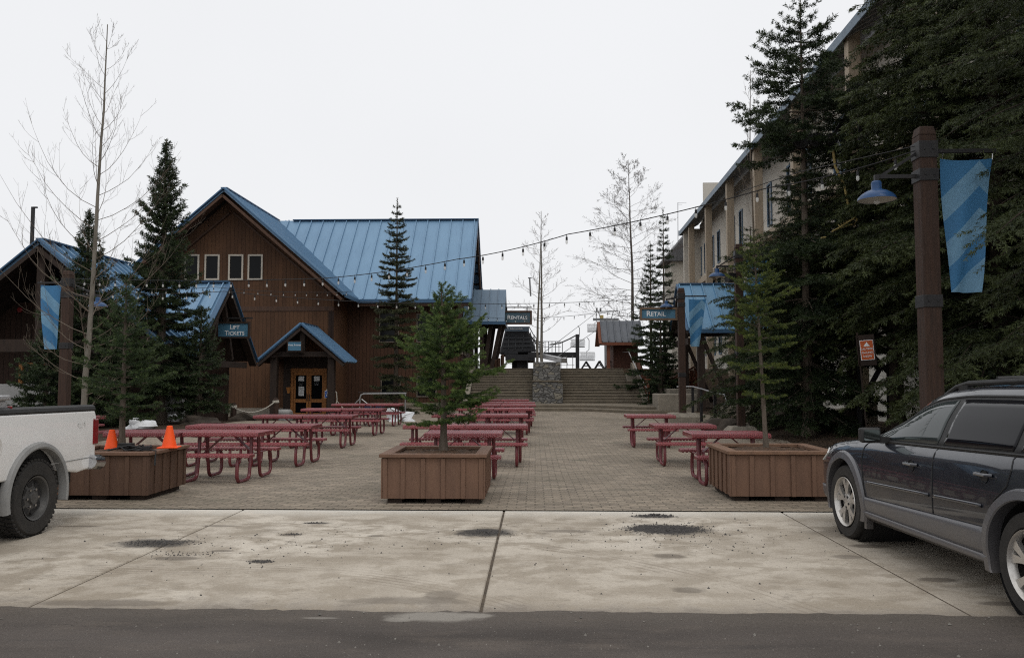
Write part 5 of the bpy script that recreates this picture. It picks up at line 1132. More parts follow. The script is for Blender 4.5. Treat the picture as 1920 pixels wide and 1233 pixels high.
# ------------------------------------------------------------------ dark station wagon
CX, CY0 = 4.06, 9.04                                     # centre line x, front bumper y; nose towards +Y
def lin(tab, s):
    xs, ys = zip(*tab); return float(np.interp(s, xs, ys))
def smth(tab, s):                                        # smoothed lookup
    return sum(lin(tab, s + d) * w_ for d, w_ in ((-.09, .2), (-.045, .2), (0, .2), (.045, .2), (.09, .2)))
ZT = [(-.1, .60), (0, .62), (.05, .70), (.2, .79), (.5, .87), (.9, .935), (1.18, .965), (1.28, .985), (1.98, 1.355), (2.2, 1.418), (2.6, 1.455), (3.2, 1.465), (3.7, 1.447), (4.2, 1.395), (4.4, 1.36), (4.66, 1.02), (4.74, .80), (4.9, .7)]
ZB = [(0, .60), (.1, .68), (.3, .78), (.6, .85), (1.0, .895), (1.5, .93), (2.4, .955), (3.4, .985), (4.4, 1.01), (4.75, .80)]
WH = [(-.1, .58), (0, .60), (.05, .68), (.14, .745), (.3, .81), (.6, .862), (1.0, .885), (1.6, .888), (3.4, .888), (4.1, .868), (4.45, .83), (4.65, .77), (4.75, .70)]
def section(s):
    W_, zb, zt = smth(WH, s), smth(ZB, s), smth(ZT, s); zt = max(zt, zb + .012); k = min(1, (zt - zb) / .30); k2 = min(1, (zt - zb) / .5)
    Wr = W_ * (.74 * (1 - k2) + .655 * k2); zl = lin([(0, .30), (.25, .22), (4.4, .24), (4.75, .32)], s)
    return [(0, zl), (W_ - .16, zl), (W_ - .045, zl + .03), (W_ - .012, zl + .13), (W_, .52), (W_ - .002, .66), (W_ - .018, zb - .085), (W_ - .045, zb - .02), (W_ - .075, zb + .006),
            (W_ - .085 + (Wr - W_ + .085) * .42, zb + (zt - zb) * .46), (Wr + .015, zt - .10 * k), (Wr - .035, zt - .045 * k), (Wr - .13, zt - .018 * k), (Wr * .4, zt - .004 * k), (0, zt)]
def side_x(s, z):
    sec = section(s)[1:12]; zs = [p[1] for p in sec]; xs = [p[0] for p in sec]
    return float(np.interp(z, zs, xs))
MIRG = M('mirror_glass', (.40, .45, .43), (.38, .42, .41), 2, .06, 1.0)
car = thing('station_wagon', 'dark blue-black station wagon with grey lower cladding parked on the right', 'car', (CX, CY0 - 2.4, 0))
st = sorted(set(list(np.linspace(0, .3, 8)) + list(np.linspace(.3, 4.4, 52)) + list(np.linspace(4.4, 4.74, 9))))
V = []; F = []; k = 15
for s in st:
    sec = section(s); V += [(-x, CY0 - s, z) for x, z in sec]; V += [(x, CY0 - s, z) for x, z in sec[1:-1][::-1]]
n = 2 * k - 2
for i in range(len(st) - 1):
    for j in range(n): F.append((i * n + j, i * n + (j + 1) % n, (i + 1) * n + (j + 1) % n, (i + 1) * n + j))
F += [tuple(range(n)), tuple((len(st) - 1) * n + j for j in range(n))]
mb = MB(); mb.add([(x + CX, y, z) for x, y, z in V], F); body = mb.build('body', CARBLUE, car, smooth=True, angle=60)
FW, RW, WR = .95, 3.62, .335
cuts = []
for s in (FW, RW):
    for sg in (-1, 1):
        m_ = MB(); m_.lathe([(.392, 0), (.392, .42)] if sg > 0 else [(.392, -.42), (.392, 0)], 48, (CX + sg * .54, CY0 - s, WR + .01), 'x'); cuts.append(m_)
carve(body, cuts); body.data.polygons.foreach_set('use_smooth', [True] * len(body.data.polygons))
try: body.data.set_sharp_from_angle(angle=R(40))
except Exception: pass
for s in (FW, RW):
    for sg in (-1, 1): wheel(car, (CX + sg * .765, CY0 - s, WR), WR, .215, sg, 'car')
mb = MB(); mb.box(CX - .5, CX + .5, CY0 - 4.3, CY0 - .5, .24, .60)
for s in (FW, RW): mb.box(CX - .56, CX + .56, CY0 - s - .40, CY0 - s + .40, .30, .72)
mb.build('underbody', BLACK, car)
def strip(sg, top, bot, s0, s1, off, n=40, rows=4):
    """panel wrapped on the body side: z runs bot(s)..top(s)"""
    m = MB(); V = []; F = []
    for i in range(n + 1):
        s = s0 + (s1 - s0) * i / n; a, b = bot(s), top(s)
        for j in range(rows + 1):
            z = a + (b - a) * j / rows; V.append((CX + sg * (side_x(s, z) + off), CY0 - s, z))
    for i in range(n):
        for j in range(rows): q = i * (rows + 1) + j; F.append((q, q + 1, q + rows + 2, q + rows + 1))
    m.add(V, F); return m
def sol(o, th):
    m = o.modifiers.new('thick', 'SOLIDIFY'); m.thickness = th; m.offset = 0; return o
def polyside(sg, pts, off, wd):
    """line drawn on the body side through (s,z) points"""
    m = MB(); m.tube([(CX + sg * (side_x(s, z) + off), CY0 - s, z) for s, z in pts], wd, 6); return m
def glass(sg, ptsT, ptsB, off, n=26, rows=6):
    lt = lambda s: lin(ptsT, s); lb = lambda s: lin(ptsB, s); return strip(sg, lt, lb, ptsB[0][0], ptsB[-1][0], off, n, rows)
for sg in (-1, 1):
    # lower cladding, sill and arch flares
    clT = lambda s: lin([(0, .40), (.5, .43), (1.3, .44), (3.2, .50), (4.7, .56)], s); clB = lambda s: .30
    for s0, s1 in ((.04, FW - .42), (FW + .43, RW - .43), (RW + .43, 4.70)):
        sol(strip(sg, clT, clB, s0, s1, .010).build('cladding', CARGREY, car, smooth=True), .016)
    sol(strip(sg, lambda s: .30 + .02, lambda s: .245, FW + .40, RW - .40, .022, 20, 2).build('sill', CARGREY, car, smooth=True), .03)
    for s in (FW, RW):
        m = MB(); V = []; F = []; N_ = 36
        for i in range(N_ + 1):
            t = R(-22 + 224 * i / N_)
            for rr, off in ((.388, -.06), (.388, .022), (.40, .030), (.455, .024), (.47, .004), (.47, -.02)):
                ss, z = s + rr * math.cos(t), WR + .01 + rr * math.sin(t) * (1.0 if rr < .4 else .985); z = max(z, .22); V.append((CX + sg * (side_x(ss, max(z, .34)) + off), CY0 - ss, z))
        for i in range(N_):
            for j in range(5): q = i * 6 + j; F.append((q, q + 1, q + 7, q + 6))
        m.add(V, F); m.build('arch_flare', CARGREY, car, smooth=True)
        m = MB(); m.lathe([(.391, -.20), (.391, .30)] if sg > 0 else [(.391, -.30), (.391, .20)], 36, (CX + sg * .54, CY0 - s, WR + .01), 'x', cap=False); m.build('wheel_well', BLACK, car)
    m = MB(); m.box(CX + sg * .84 - .03, CX + sg * .84 + .03, CY0 - FW - .44, CY0 - FW - .40, .16, .34); m.build('mud_flap', CARGREY, car)
    # glass and dark surrounds
    beltf = lambda s: smth(ZB, s) + .018
    topf = lambda s: smth(ZT, s) - .115 * min(1, (smth(ZT, s) - smth(ZB, s)) / .3)
    sT = 1.50
    def tline(s0, s1, dz=0): return [(s, max(beltf(s) + .004, topf(s) + dz)) for s in np.linspace(s0, s1, 30)]
    def bline(s0, s1, dz=0): return [(s, beltf(s) + dz) for s in np.linspace(s0, s1, 30)]
    sol(glass(sg, tline(1.40, 4.36, .02), bline(1.40, 4.36, -.018), .003, 50).build('window_surround', PLASTIC, car, smooth=True), .006)
    for s0, s1, mat_, nm in ((1.50, 2.49, CLEARG, 'side_window'), (2.57, 3.40, TINT, 'side_window'), (3.47, 4.26, TINT, 'quarter_window')):
        sol(glass(sg, tline(s0, s1, -.012), bline(s0, s1, .012), .009, 30).build(nm, mat_, car, smooth=True), .004)
    m = polyside(sg, [(s, beltf(s) - .004) for s in np.linspace(1.42, 4.3, 26)], .010, .009); m.build('belt_trim', PLASTIC, car, smooth=True)
    m = polyside(sg, [(s, topf(s) + .012) for s in np.linspace(1.46, 4.3, 40)], .004, .010); m.build('roof_trim', PLASTIC, car, smooth=True)
    # door shut lines
    for pts in ([(1.42, .30), (1.40, .5), (1.34, .75), (1.36, .88), (1.44, beltf(1.44))], [(2.52, .30), (2.54, .5), (2.53, .75), (2.52, beltf(2.5) - .02)], [(3.22, .60), (3.30, .70), (3.42, .80), (3.46, .90), (3.43, beltf(3.43))], [(2.53, beltf(2.53)), (2.52, topf(2.5))], [(3.435, beltf(3.43)), (3.41, topf(3.4))]):
        P_ = []
        for (a, b), (c_, d_) in zip(pts[:-1], pts[1:]):
            for q in range(6): P_.append((a + (c_ - a) * q / 6, b + (d_ - b) * q / 6))
        P_.append(pts[-1]); mm = MB(); mm.tube([(CX + sg * (side_x(s, z) + .0005), CY0 - s, z) for s, z in P_], .0055, 5); mm.build('shut_line', BLACK, car)
    # body side moulding
    for s0, s1 in ((1.42, 2.49), (2.56, 3.16)):
        sol(strip(sg, lambda s: .575 + (s - 1.4) * .035 + .012, lambda s: .575 + (s - 1.4) * .035 - .012, s0, s1, .005, 16, 2).build('side_moulding', CARBLUE, car, smooth=True), .012)
    for s, z in ((2.22, .815), (3.18, .845)):
        d = MB(); d.tube([(CX + sg * (side_x(s - .09, z) + .004), CY0 - s + .09, z), (CX + sg * (side_x(s, z) + .032), CY0 - s + .06, z), (CX + sg * (side_x(s, z) + .034), CY0 - s - .06, z), (CX + sg * (side_x(s + .09, z) + .004), CY0 - s - .09, z)], .012, 8); h_ = d.build('door_handle', CARBLUE, car, smooth=True)
        d = MB(); d.lathe([(.001, 0), (.042, .001), (.045, -.004)], 20, (CX + sg * (side_x(s, z - .012) + .003), CY0 - s, z - .014), 'x', cap=False); d.build('handle_cup', BLACK, h_)
    # mirror
    d = MB(); mx, my, mz_ = CX + sg * .965, CY0 - 1.70, 1.005
    d.add([(mx + q * w_, my + dy, mz_ + r_ * h_) for w_, h_, dy in ((.078, .056, -.045), (.086, .064, -.02), (.082, .058, .03), (.05, .035, .08)) for q, r_ in ((-1, -1), (1, -1), (1, 1), (-1, 1))],
          [(3, 2, 1, 0), (12, 13, 14, 15)] + [(k * 4 + i, k * 4 + (i + 1) % 4, (k + 1) * 4 + (i + 1) % 4, (k + 1) * 4 + i) for k in range(3) for i in range(4)]); mo = d.build('mirror', PLASTIC, car, smooth=True, bevel=.018, seg=3, angle=50)
    d = MB(); d.prism([(mx + q * .066, my - .0465, mz_ + r_ * .045) for q, r_ in ((-1, -.8), (-.85, -1), (.85, -1), (1, -.8), (1, .8), (.85, 1), (-.85, 1), (-1, .8))], (0, -.002, 0)); d.build('mirror_glass', MIRG, mo)
    d = MB(); d.bar((CX + sg * (side_x(1.70, .95) - .02), my, .96), (mx - sg * .05, my, .97), .07, .05); d.build('mirror_stalk', PLASTIC, car)
    # roof rails
    d = MB(); rx_ = lambda s: CX + sg * (section(s)[11][0] - .03); rz = lambda s: section(s)[11][1]
    P_ = [(rx_(s), CY0 - s, rz(s) + h) for s, h in ((2.12, .0), (2.27, .036), (2.42, .05), (3.2, .052), (3.8, .05), (4.05, .034), (4.2, .0))]; d.tube(P_, .021, 8)
    for s in (2.38, 3.2, 3.95): d.box(rx_(s) - .02, rx_(s) + .02, CY0 - s - .06, CY0 - s + .06, rz(s) - .01, rz(s) + .04)
    d.build('roof_rail', PLASTIC, car, smooth=True)
    d = MB(); a = section(.16); hl = [(.03, .62), (.10, .60), (.30, .66), (.44, .74), (.40, .79), (.2, .745), (.08, .70)]
    V = [(CX + sg * (side_x(s, z) + .006), CY0 - s, z) for s, z in hl]; d.add(V, [tuple(range(len(V)))]); o = d.build('headlight', solid('headlight_lens_' + ('a' if sg < 0 else 'b'), (.55, .56, .55), .08, .2, .8), car); sol(o, .01)
    d = MB(); V = [(CX + sg * (side_x(s, z) + .004), CY0 - s, z) for s, z in ((4.45, .80), (4.62, .78), (4.66, .98), (4.46, 1.02))]; d.add(V, [(0, 1, 2, 3)]); o = d.build('tail_light', REDLENS, car); sol(o, .012)
for s in (2.75, 3.6):
    z = section(s)[13][1]; d = MB(); d.tube([(CX - .5, CY0 - s, z + .03), (CX, CY0 - s, z + .045), (CX + .5, CY0 - s, z + .03)], .016, 6); d.build('roof_crossbar', PLASTIC, car, smooth=True)
V = []; F = []
for i in range(13):
    s = 1.33 + (1.99 - 1.33) * i / 12; sec = section(s); xm = sec[11][0] - .02
    for j in range(9): u = -1 + 2 * j / 8; x = u * xm; V.append((CX + x, CY0 - s + .004, float(np.interp(abs(x), [sec[14][0], sec[13][0], sec[12][0], sec[11][0]], [sec[14][1], sec[13][1], sec[12][1], sec[11][1]])) + .006))
for i in range(12):
    for j in range(8): q = i * 9 + j; F.append((q, q + 1, q + 10, q + 9))
d = MB(); d.add(V, F); d.build('windscreen', TINT, car, smooth=True)
d = MB(); d.box(CX - .42, CX + .42, CY0 - .035, CY0 + .008, .50, .60); d.build('front_grille', BLACK, car)
car.location = (3.945, 6.56, 0); car.rotation_euler = (0, 0, R(2.5)); car.scale = (1.03, 1.03, 1.03)

# ------------------------------------------------------------------ white pickup, backed in on the left
tk2 = thing('pickup_truck', 'white pickup with grey fender flares backed in at the left edge', 'pickup truck', (-5.8, 6.9, 0))
TX, TXO = -4.86, -6.76; TR = .365; RY, RYF = 7.88, 4.62
def trk_side(sg_x, thick):
    m = MB(); c = (RY, TR + .03); ra = .455
    zt0 = lambda y: 1.175 + .012 * (9 - y)
    pts = [(6.72, .58)]
    a0 = math.asin((.58 - c[1]) / ra)
    for i in range(22): t = math.pi - a0 + (2 * a0 - math.pi) * i / 21; pts.append((c[0] + ra * math.cos(t), c[1] + ra * math.sin(t)))
    pts += [(8.60, .53), (8.88, .55), (8.925, .68), (8.935, 1.10), (8.90, zt0(8.9)), (6.72, zt0(6.7))]
    m.prism([(sg_x, y, z) for y, z in pts], (thick, 0, 0)); return m
trk_side(TX, -.10).build('bed_side', TRUCKW, tk2, bevel=.022, seg=3); trk_side(TXO, .10).build('bed_side', TRUCKW, tk2, bevel=.022, seg=3)
mb = MB(); mb.box(TXO + .101, TX - .101, 8.84, 8.92, .60, 1.16); mb.build('tailgate', TRUCKW, tk2, bevel=.02)
mb = MB(); mb.box(TXO + .101, TX - .101, 6.75, 8.835, .66, .72); mb.box(TX - .135, TX - .102, 6.75, 8.83, .72, 1.16); mb.box(TXO + .102, TXO + .135, 6.75, 8.83, .72, 1.16); mb.build('bed_liner', BLACK, tk2)
for xa in (TX, TXO):
    sg = 1 if xa == TX else -1; m = MB(); m.tube([(xa - sg * .05, y, 1.187 + .012 * (9 - y)) for y in np.linspace(6.73, 8.90, 12)], .052, 10); o = m.build('bed_rail_cap', PLASTIC, tk2, smooth=True)
    for yy, f_ in ((RY, 1), (RYF, 1)):
        m = MB(); V = []; F = []; n_ = 30
        for i in range(n_ + 1):
            t = R(-14 + 208 * i / n_)
            for rr, off in ((.452, -.05), (.450, .035), (.466, .042), (.500, .032), (.512, .004), (.505, -.04)): V.append((xa + sg * off, yy + rr * math.cos(t), TR + .03 + rr * math.sin(t)))
        for i in range(n_):
            for j in range(5): q = i * 6 + j; F.append((q, q + 1, q + 7, q + 6))
        m.add(V, F); m.build('fender_flare', TRIMG, tk2, smooth=True)
        wheel(tk2, (xa - sg * .135, yy, TR), TR, .27, sg, 'truck')
    m = MB(); m.box(xa - sg * .105, xa + sg * .012, 8.86, 8.965, .80, 1.085) if sg > 0 else m.box(xa - .012, xa + .105, 8.86, 8.965, .80, 1.085); m.build('tail_light', REDLENS, tk2, bevel=.015)
    m = MB(); m.box(min(xa, xa + sg * .004), max(xa, xa + sg * .004), 8.10, 8.93, .664, .672); m.build('body_crease', TRIMG, tk2)
    m = MB(); m.lathe([(.115, .0), (.113, .004), (.105, .0045), (.104, .002), (.001, .0025)], 32, (0, 0, 0), 'x', cap=False); o = m.build('fuel_door', TRUCKW, tk2, world=False, smooth=True); o.location = Vector((xa, 7.22, .90)) - wloc(tk2); o.scale = (sg, 1, 1)
mb = MB(); mb.tube([(TX + .01, 8.80, .62), (TX + .0, 8.98, .60), (TX - .12, 9.10, .59), (TX - .95, 9.14, .59), (TXO + .12, 9.10, .59), (TXO, 8.98, .60), (TXO - .01, 8.80, .62)], [.075, .085, .085, .085, .085, .085, .075], 10); mb.build('rear_bumper', CHROME, tk2, smooth=True)
mb = MB(); mb.box(TXO + .2, TX - .2, 4.2, 8.8, .40, .58); mb.build('chassis', BLACK, tk2)
# faint decal on the bed side
DEC = M('worn_decal', (.60, .59, .57), (.72, .72, .71), 14, .5); text('4x4', .11, (TX + .0022, 8.63, 1.035), DEC, tk2, (R(90), 0, R(90)), 1, 'decal', extrude=.0004)
tb = thing('tool_box', 'diamond plate tool box across the pickup bed at the left edge', 'tool box', (-5.8, 7.2, 1.1)); mb = MB(); mb.prism([(TXO + .02, 6.92, 1.13), (TXO + .02, 7.44, 1.13), (TXO + .02, 7.47, 1.24), (TXO + .02, 7.44, 1.32), (TXO + .02, 6.92, 1.32)], (TX - TXO - .06, 0, 0)); mb.build('body', DIAMOND, tb, bevel=.012)
mb = MB(); mb.box(TXO + .0, TX - .02, 6.9, 7.475, 1.322, 1.37); mb.build('lid', DIAMOND, tb, bevel=.015); mb = MB(); mb.box(TX - .075, TX - .02, 7.476, 7.50, 1.22, 1.27); mb.build('reflector', REDLENS, tb, bevel=.008)
# cab and bonnet (beyond the frame, seen from a step to the side)
mb = MB(); c0, c1 = TXO + .02, TX - .02
prof = [(6.66, .50), (6.66, 1.22), (6.55, 1.30), (6.42, 1.72), (6.2, 1.80), (5.0, 1.80), (4.72, 1.74), (4.30, 1.28), (4.2, 1.22), (3.45, 1.14), (3.30, 1.02), (3.28, .55), (4.10, .50), (4.2, .72), (4.4, .85), (4.62, .88), (4.85, .85), (5.04, .72), (5.12, .50)]
mb.prism([(c0, y, z) for y, z in prof], (c1 - c0, 0, 0)); mb.build('cab', TRUCKW, tk2, bevel=.05, seg=3)
for xa, s_ in ((c1, 1), (c0, -1)):
    for y0, y1 in ((4.62, 5.42), (5.5, 6.38)):
        m = MB(); m.prism([(xa + s_ * .002, y0 + (.12 if y0 < 5 else 0), 1.26), (xa + s_ * .002, y1, 1.26), (xa + s_ * .002, y1 - (.06 if y0 > 5 else 0), 1.68), (xa + s_ * .002, y0 + (.30 if y0 < 5 else 0), 1.68)], (s_ * .006, 0, 0)); m.build('side_window', TINT, tk2)
m = MB(); m.prism([(c0 + .12, 4.335, 1.335), (c1 - .12, 4.335, 1.335), (c1 - .18, 4.685, 1.715), (c0 + .18, 4.685, 1.715)], (0, -.012, .012)); m.build('windscreen', TINT, tk2)
m = MB(); m.box(c0 + .3, c1 - .3, 3.25, 3.276, .68, .95); m.build('front_grille', BLACK, tk2); m = MB(); m.box(c0 - .02, c1 + .02, 3.16, 3.275, .46, .62); m.build('front_bumper', CHROME, tk2, bevel=.03)
for xa in (c0 + .05, c1 - .27): m = MB(); m.box(xa, xa + .22, 3.255, 3.277, .75, .95); m.build('headlight', CLEARG, tk2, bevel=.01)
# ------------------------------------------------------------------ conifers
def needles_mesh(name, P0, P1, dens, nl, nw, mat, rng, tipv, parent, droop=0.0, spread=70, flat=0.0, fwd=.55):
    """triangular needle (or needle-clad shoot) tufts along twig segments P0->P1"""
    d = P1 - P0; L = np.linalg.norm(d, axis=1); k = np.maximum(1, rng.poisson(L * dens)); idx = np.repeat(np.arange(len(L)), k)
    u = rng.random(len(idx)); dd = d[idx] / np.maximum(L[idx, None], 1e-6); base = P0[idx] + d[idx] * u[:, None]
    ref = np.where(np.abs(dd[:, 2:3]) < .9, np.array([[0, 0, 1.]]), np.array([[1., 0, 0]])); a = np.cross(dd, ref); a /= np.linalg.norm(a, axis=1, keepdims=True); b = np.cross(a, dd)
    t = rng.uniform(0, 2 * np.pi, len(idx)); ca, sa = np.cos(t), np.sin(t) * (1 - flat) + .12 * flat
    sp = np.radians(spread) * rng.uniform(.6, 1.1, len(idx)); side = a * ca[:, None] + b * sa[:, None]; side /= np.maximum(np.linalg.norm(side, axis=1, keepdims=True), 1e-6)
    dirv = side * np.sin(sp)[:, None] + dd * np.cos(sp)[:, None]; dirv[:, 2] -= droop; dirv /= np.linalg.norm(dirv, axis=1, keepdims=True)
    ln = nl * rng.uniform(.65, 1.25, len(idx)); tip = base + dirv * ln[:, None]
    wv = np.cross(dirv, rng.normal(size=(len(idx), 3))); wv /= np.maximum(np.linalg.norm(wv, axis=1, keepdims=True), 1e-6); wv *= (nw * rng.uniform(.7, 1.3, len(idx)))[:, None] * .5
    mid = base + dirv * (ln * .45)[:, None]
    V = np.stack([base, mid + wv, tip, mid - wv], 1).reshape(-1, 3); F = np.arange(len(idx) * 4).reshape(-1, 4)
    o = raw(name, V, F, mat, parent)
    tv = tipv[idx] * .6 + .4 * u * tipv[idx]; at_ = o.data.attributes.new('tip', 'FLOAT', 'FACE'); at_.data.foreach_set('value', tv.astype(np.float32))
    rv = np.repeat(rng.random(len(L)), k) * .6 + rng.random(len(idx)) * .4; at2 = o.data.attributes.new('rnd', 'FLOAT', 'FACE'); at2.data.foreach_set('value', rv.astype(np.float32))
    return o
def conifer(name, label, loc, H, Rb, h0, needle, bark, seed, whorl=.30, nper=5, prof=None, pitch=(50, -5), droop=.25, upturn=.15, tw_sp=.10, tw_len=.38, dens=160, nl=.05, nw=.006, third=0, tr=.06, spread=65, ndroop=.0, flat=0.0, skew=(0, 0), irregular=.25, group=None, cat='tree', curve=(0, 0), asym=0, azr=None, tipk=1.0, whd=.15):
    rng = np.random.default_rng(seed); t = thing(name, label, cat, loc, group)
    if prof is None: prof = lambda u: (1 - u) ** .85
    ctr = lambda z: np.array([curve[0] * (z / H) ** 2 + skew[0] * z / H, curve[1] * (z / H) ** 2 + skew[1] * z / H, z])
    mb = MB(); zs = np.linspace(-.15, H, 14); mb.tube([ctr(max(z, 0)) + np.array([0, 0, min(z, 0)]) for z in zs], [tr * (1 + .5 * max(0, 1 - z / (H * .06))) * (1 - .95 * max(z, 0) / H) + .004 for z in zs], 9)
    P0, P1, TP = [], [], []; z = h0
    while z < H * .985:
        u = (z - h0) / (H - h0); L0 = Rb * prof(u); nb = nper if u < .9 else max(3, nper - 2); az0 = rng.uniform(0, 6.28)
        for q in range(nb):
            L = max(.05 * H ** .5, L0 * rng.uniform(1 - irregular, 1 + irregular * .6)); az = az0 + 2 * math.pi * q / nb + rng.normal(0, .25); zz = z + rng.uniform(-whd, whd) * whorl
            if azr is not None and rng.random() < .75 and not (azr[0] < (az % 6.2832) < azr[1]): continue
            L *= 1 + asym * math.cos(az - .5)
            p_ang = R(pitch[1] + (pitch[0] - pitch[1]) * u ** 1.3 + rng.normal(0, 6)); n_ = max(4, int(L / .16) + 2); n_ = min(n_, 14); s = np.linspace(0, 1, n_)
            hd = np.array([math.cos(az), math.sin(az), 0]); x = L * s * math.cos(p_ang); h = L * s * math.sin(p_ang) - droop * L * s ** 2 * (1 - .6 * u) + upturn * L * s ** 4
            side = np.array([-hd[1], hd[0], 0]); wob = rng.normal(0, .04) * L * s ** 2
            sp = ctr(zz)[None] + hd[None] * x[:, None] + np.array([[0, 0, 1.]]) * h[:, None] + side[None] * wob[:, None]
            br = max(.0035, tr * .22 * (L / Rb) ** .8 * (1 - .3 * u)); mb.tube(list(sp[::2] if n_ > 6 else sp), [br * (1 - .85 * k / max(1, len(sp[::2] if n_ > 6 else sp) - 1)) for k in range(len(sp[::2] if n_ > 6 else sp))], 4, cap=False)
            a, b = sp[:-1], sp[1:]; keep = s[:-1] > (.12 if u < .8 else 0); P0.append(a[keep]); P1.append(b[keep]); TP.append(np.clip((s[:-1][keep] - .55) * 1.6, 0, 1))
            m = int(L / tw_sp)
            if m < 1: continue
            su = np.sort(rng.uniform(.14, .99, m)); sg = np.where(np.arange(m) % 2 == 0, 1., -1.); ii = np.minimum((su * (n_ - 1)).astype(int), n_ - 2); fr = su * (n_ - 1) - ii
            st_ = sp[ii] * (1 - fr)[:, None] + sp[ii + 1] * fr[:, None]; dr = sp[ii + 1] - sp[ii]; dr /= np.linalg.norm(dr, axis=1, keepdims=True)
            tl = L * tw_len * (1 - su * .72) * rng.uniform(.6, 1.2, m) * np.minimum(1, .35 + su * 2); ang = R(50) + rng.normal(0, .15, m)
            td = dr * np.cos(ang)[:, None] + side[None] * (sg * np.sin(ang))[:, None]; td[:, 2] += rng.normal(.02, .12, m); td /= np.linalg.norm(td, axis=1, keepdims=True)
            e1 = st_ + td * (tl * .55)[:, None]; e1[:, 2] -= droop * .12 * tl; e2 = e1 + td * (tl * .45)[:, None]; e2[:, 2] -= droop * .35 * tl
            P0 += [st_, e1]; P1 += [e1, e2]; TP += [np.clip(su - .55, 0, 1) * .9, np.clip(su * .6 + .45, 0, 1)]
            if third:
                m3 = np.maximum(1, (tl / third).astype(int)); i3 = np.repeat(np.arange(m), m3); uu = rng.uniform(.15, 1, len(i3)); s3 = np.where(rng.random(len(i3)) < .5, 1., -1.)
                b3 = st_[i3] + (e2 - st_)[i3] * uu[:, None]; tdd = td[i3]; sd3 = np.cross(tdd, np.array([[0, 0, 1.]])); d3 = tdd * .65 + sd3 * (s3 * .75)[:, None]; d3[:, 2] += rng.normal(-.05, .12, len(i3)); l3 = tl[i3] * .42 * (1 - uu * .55) * rng.uniform(.6, 1.2, len(i3)); e3 = b3 + d3 * l3[:, None]; e3[:, 2] -= droop * .3 * l3
                P0.append(b3); P1.append(e3); TP.append(np.clip(su[i3] * .5 + uu * .4, 0, 1))
        z += whorl * (1 - .45 * u) * rng.uniform(.85, 1.15)
    top = np.array([ctr(H * .93), ctr(H * .97)]); P0.append(top); P1.append(np.array([ctr(H * .97), ctr(H)])); TP.append(np.ones(2) * .6)
    mb.build('trunk', bark, t, smooth=True, world=False)
    P0, P1, TP = np.concatenate(P0), np.concatenate(P1), np.concatenate(TP) * tipk
    needles_mesh('crown', P0, P1, dens, nl, nw, needle, rng, TP, t, ndroop, spread, flat)
    return t
def base(px, py_top, Y, z=None):
    p = at(px, py_top, Y); zb = float(tz(p.x, Y)) if z is None else z; return (p.x, Y, zb), p.z - zb
# planter firs
l, H = base(822, 531, 10.6, .56)
conifer('noble_fir', 'bushy bright green young fir in the middle planter', (-1.19, 10.6, .56), H, .92, .40, ND_NOBLE, BARK_FIR, 11, whorl=.145, nper=6, prof=lambda u: (.72 + .28 * min(1, u * 5)) * (1 - u) ** .72 * (1 - .15 * math.sin(u * 9)), pitch=(42, 12), droop=.18, upturn=.22, tw_sp=.040, tw_len=.48, dens=640, nl=.030, nw=.0052, third=.05, tr=.046, spread=62, irregular=.45, curve=(-.06, 0), skew=(.02, 0), group='young firs in planters', asym=.18)
l, H = base(1424, 436, 10.9, .56)
conifer('young_fir', 'thin sparse yellowish green fir in the planter beside the dark wagon', (3.05, 10.9, .56), H, .48, .72, ND_YOUNG, BARK_FIR, 23, whorl=.19, nper=7, prof=lambda u: .72 + .28 * math.sin(u * 3.4) if u < .62 else .96 * (1 - u) ** .55 * 1.5, pitch=(38, 8), droop=.10, upturn=.06, tw_sp=.040, tw_len=.46, dens=520, nl=.026, nw=.0052, third=.05, tr=.030, spread=64, irregular=.4, group='young firs in planters', whd=.08, skew=(-.12, 0))
l, H = base(222, 528, 10.75, .56)
conifer('young_fir', 'dark green young fir in the planter behind the white pickup', (-5.50, 10.75, .56), H, .70, .42, ND_MID, BARK_FIR, 31, whorl=.15, nper=6, prof=lambda u: (.55 + .45 * min(1, u * 4)) * (1 - u) ** .7, pitch=(45, 5), droop=.12, upturn=.16, tw_sp=.042, tw_len=.46, dens=560, nl=.029, nw=.0052, third=.052, tr=.042, spread=62, irregular=.35, group='young firs in planters')
# firs on the left, in front of the lodge
l, H = base(312, 262, 27.4); conifer('fir_tree', 'tall dense dark fir left of the lodge gable', l, H, 1.85, 1.25, ND_DARK, BARK_FIR, 41, whorl=.30, nper=8, prof=lambda u: (1 - u) ** .66 * (.9 + .1 * math.sin(u * 20)), pitch=(55, -12), droop=.22, upturn=.25, tw_sp=.13, tw_len=.42, dens=110, nl=.11, nw=.024, third=.13, tr=.20, irregular=.3, group='dark firs on the left')
l, H = base(168, 392, 25.4); conifer('fir_tree', 'narrow dark fir behind the bare tree, beside the ticket building gable', l, H, 1.9, .5, ND_DARK, BARK_FIR, 43, whorl=.30, nper=8, prof=lambda u: (1 - u) ** .85, pitch=(55, -15), droop=.22, upturn=.25, tw_sp=.13, tw_len=.42, dens=105, nl=.11, nw=.024, third=.13, tr=.18, irregular=.3, group='dark firs on the left')
l, H = base(90, 640, 24); conifer('fir_tree', 'low bushy dark fir behind the left lamp post and the pickup', l, max(H, 2.9), 1.35, .2, ND_DARK, BARK_FIR, 45, whorl=.25, nper=8, prof=lambda u: (1 - u) ** .6, pitch=(50, 0), droop=.2, upturn=.2, tw_sp=.12, tw_len=.42, dens=110, nl=.10, nw=.022, third=.12, tr=.10, group='dark firs on the left')
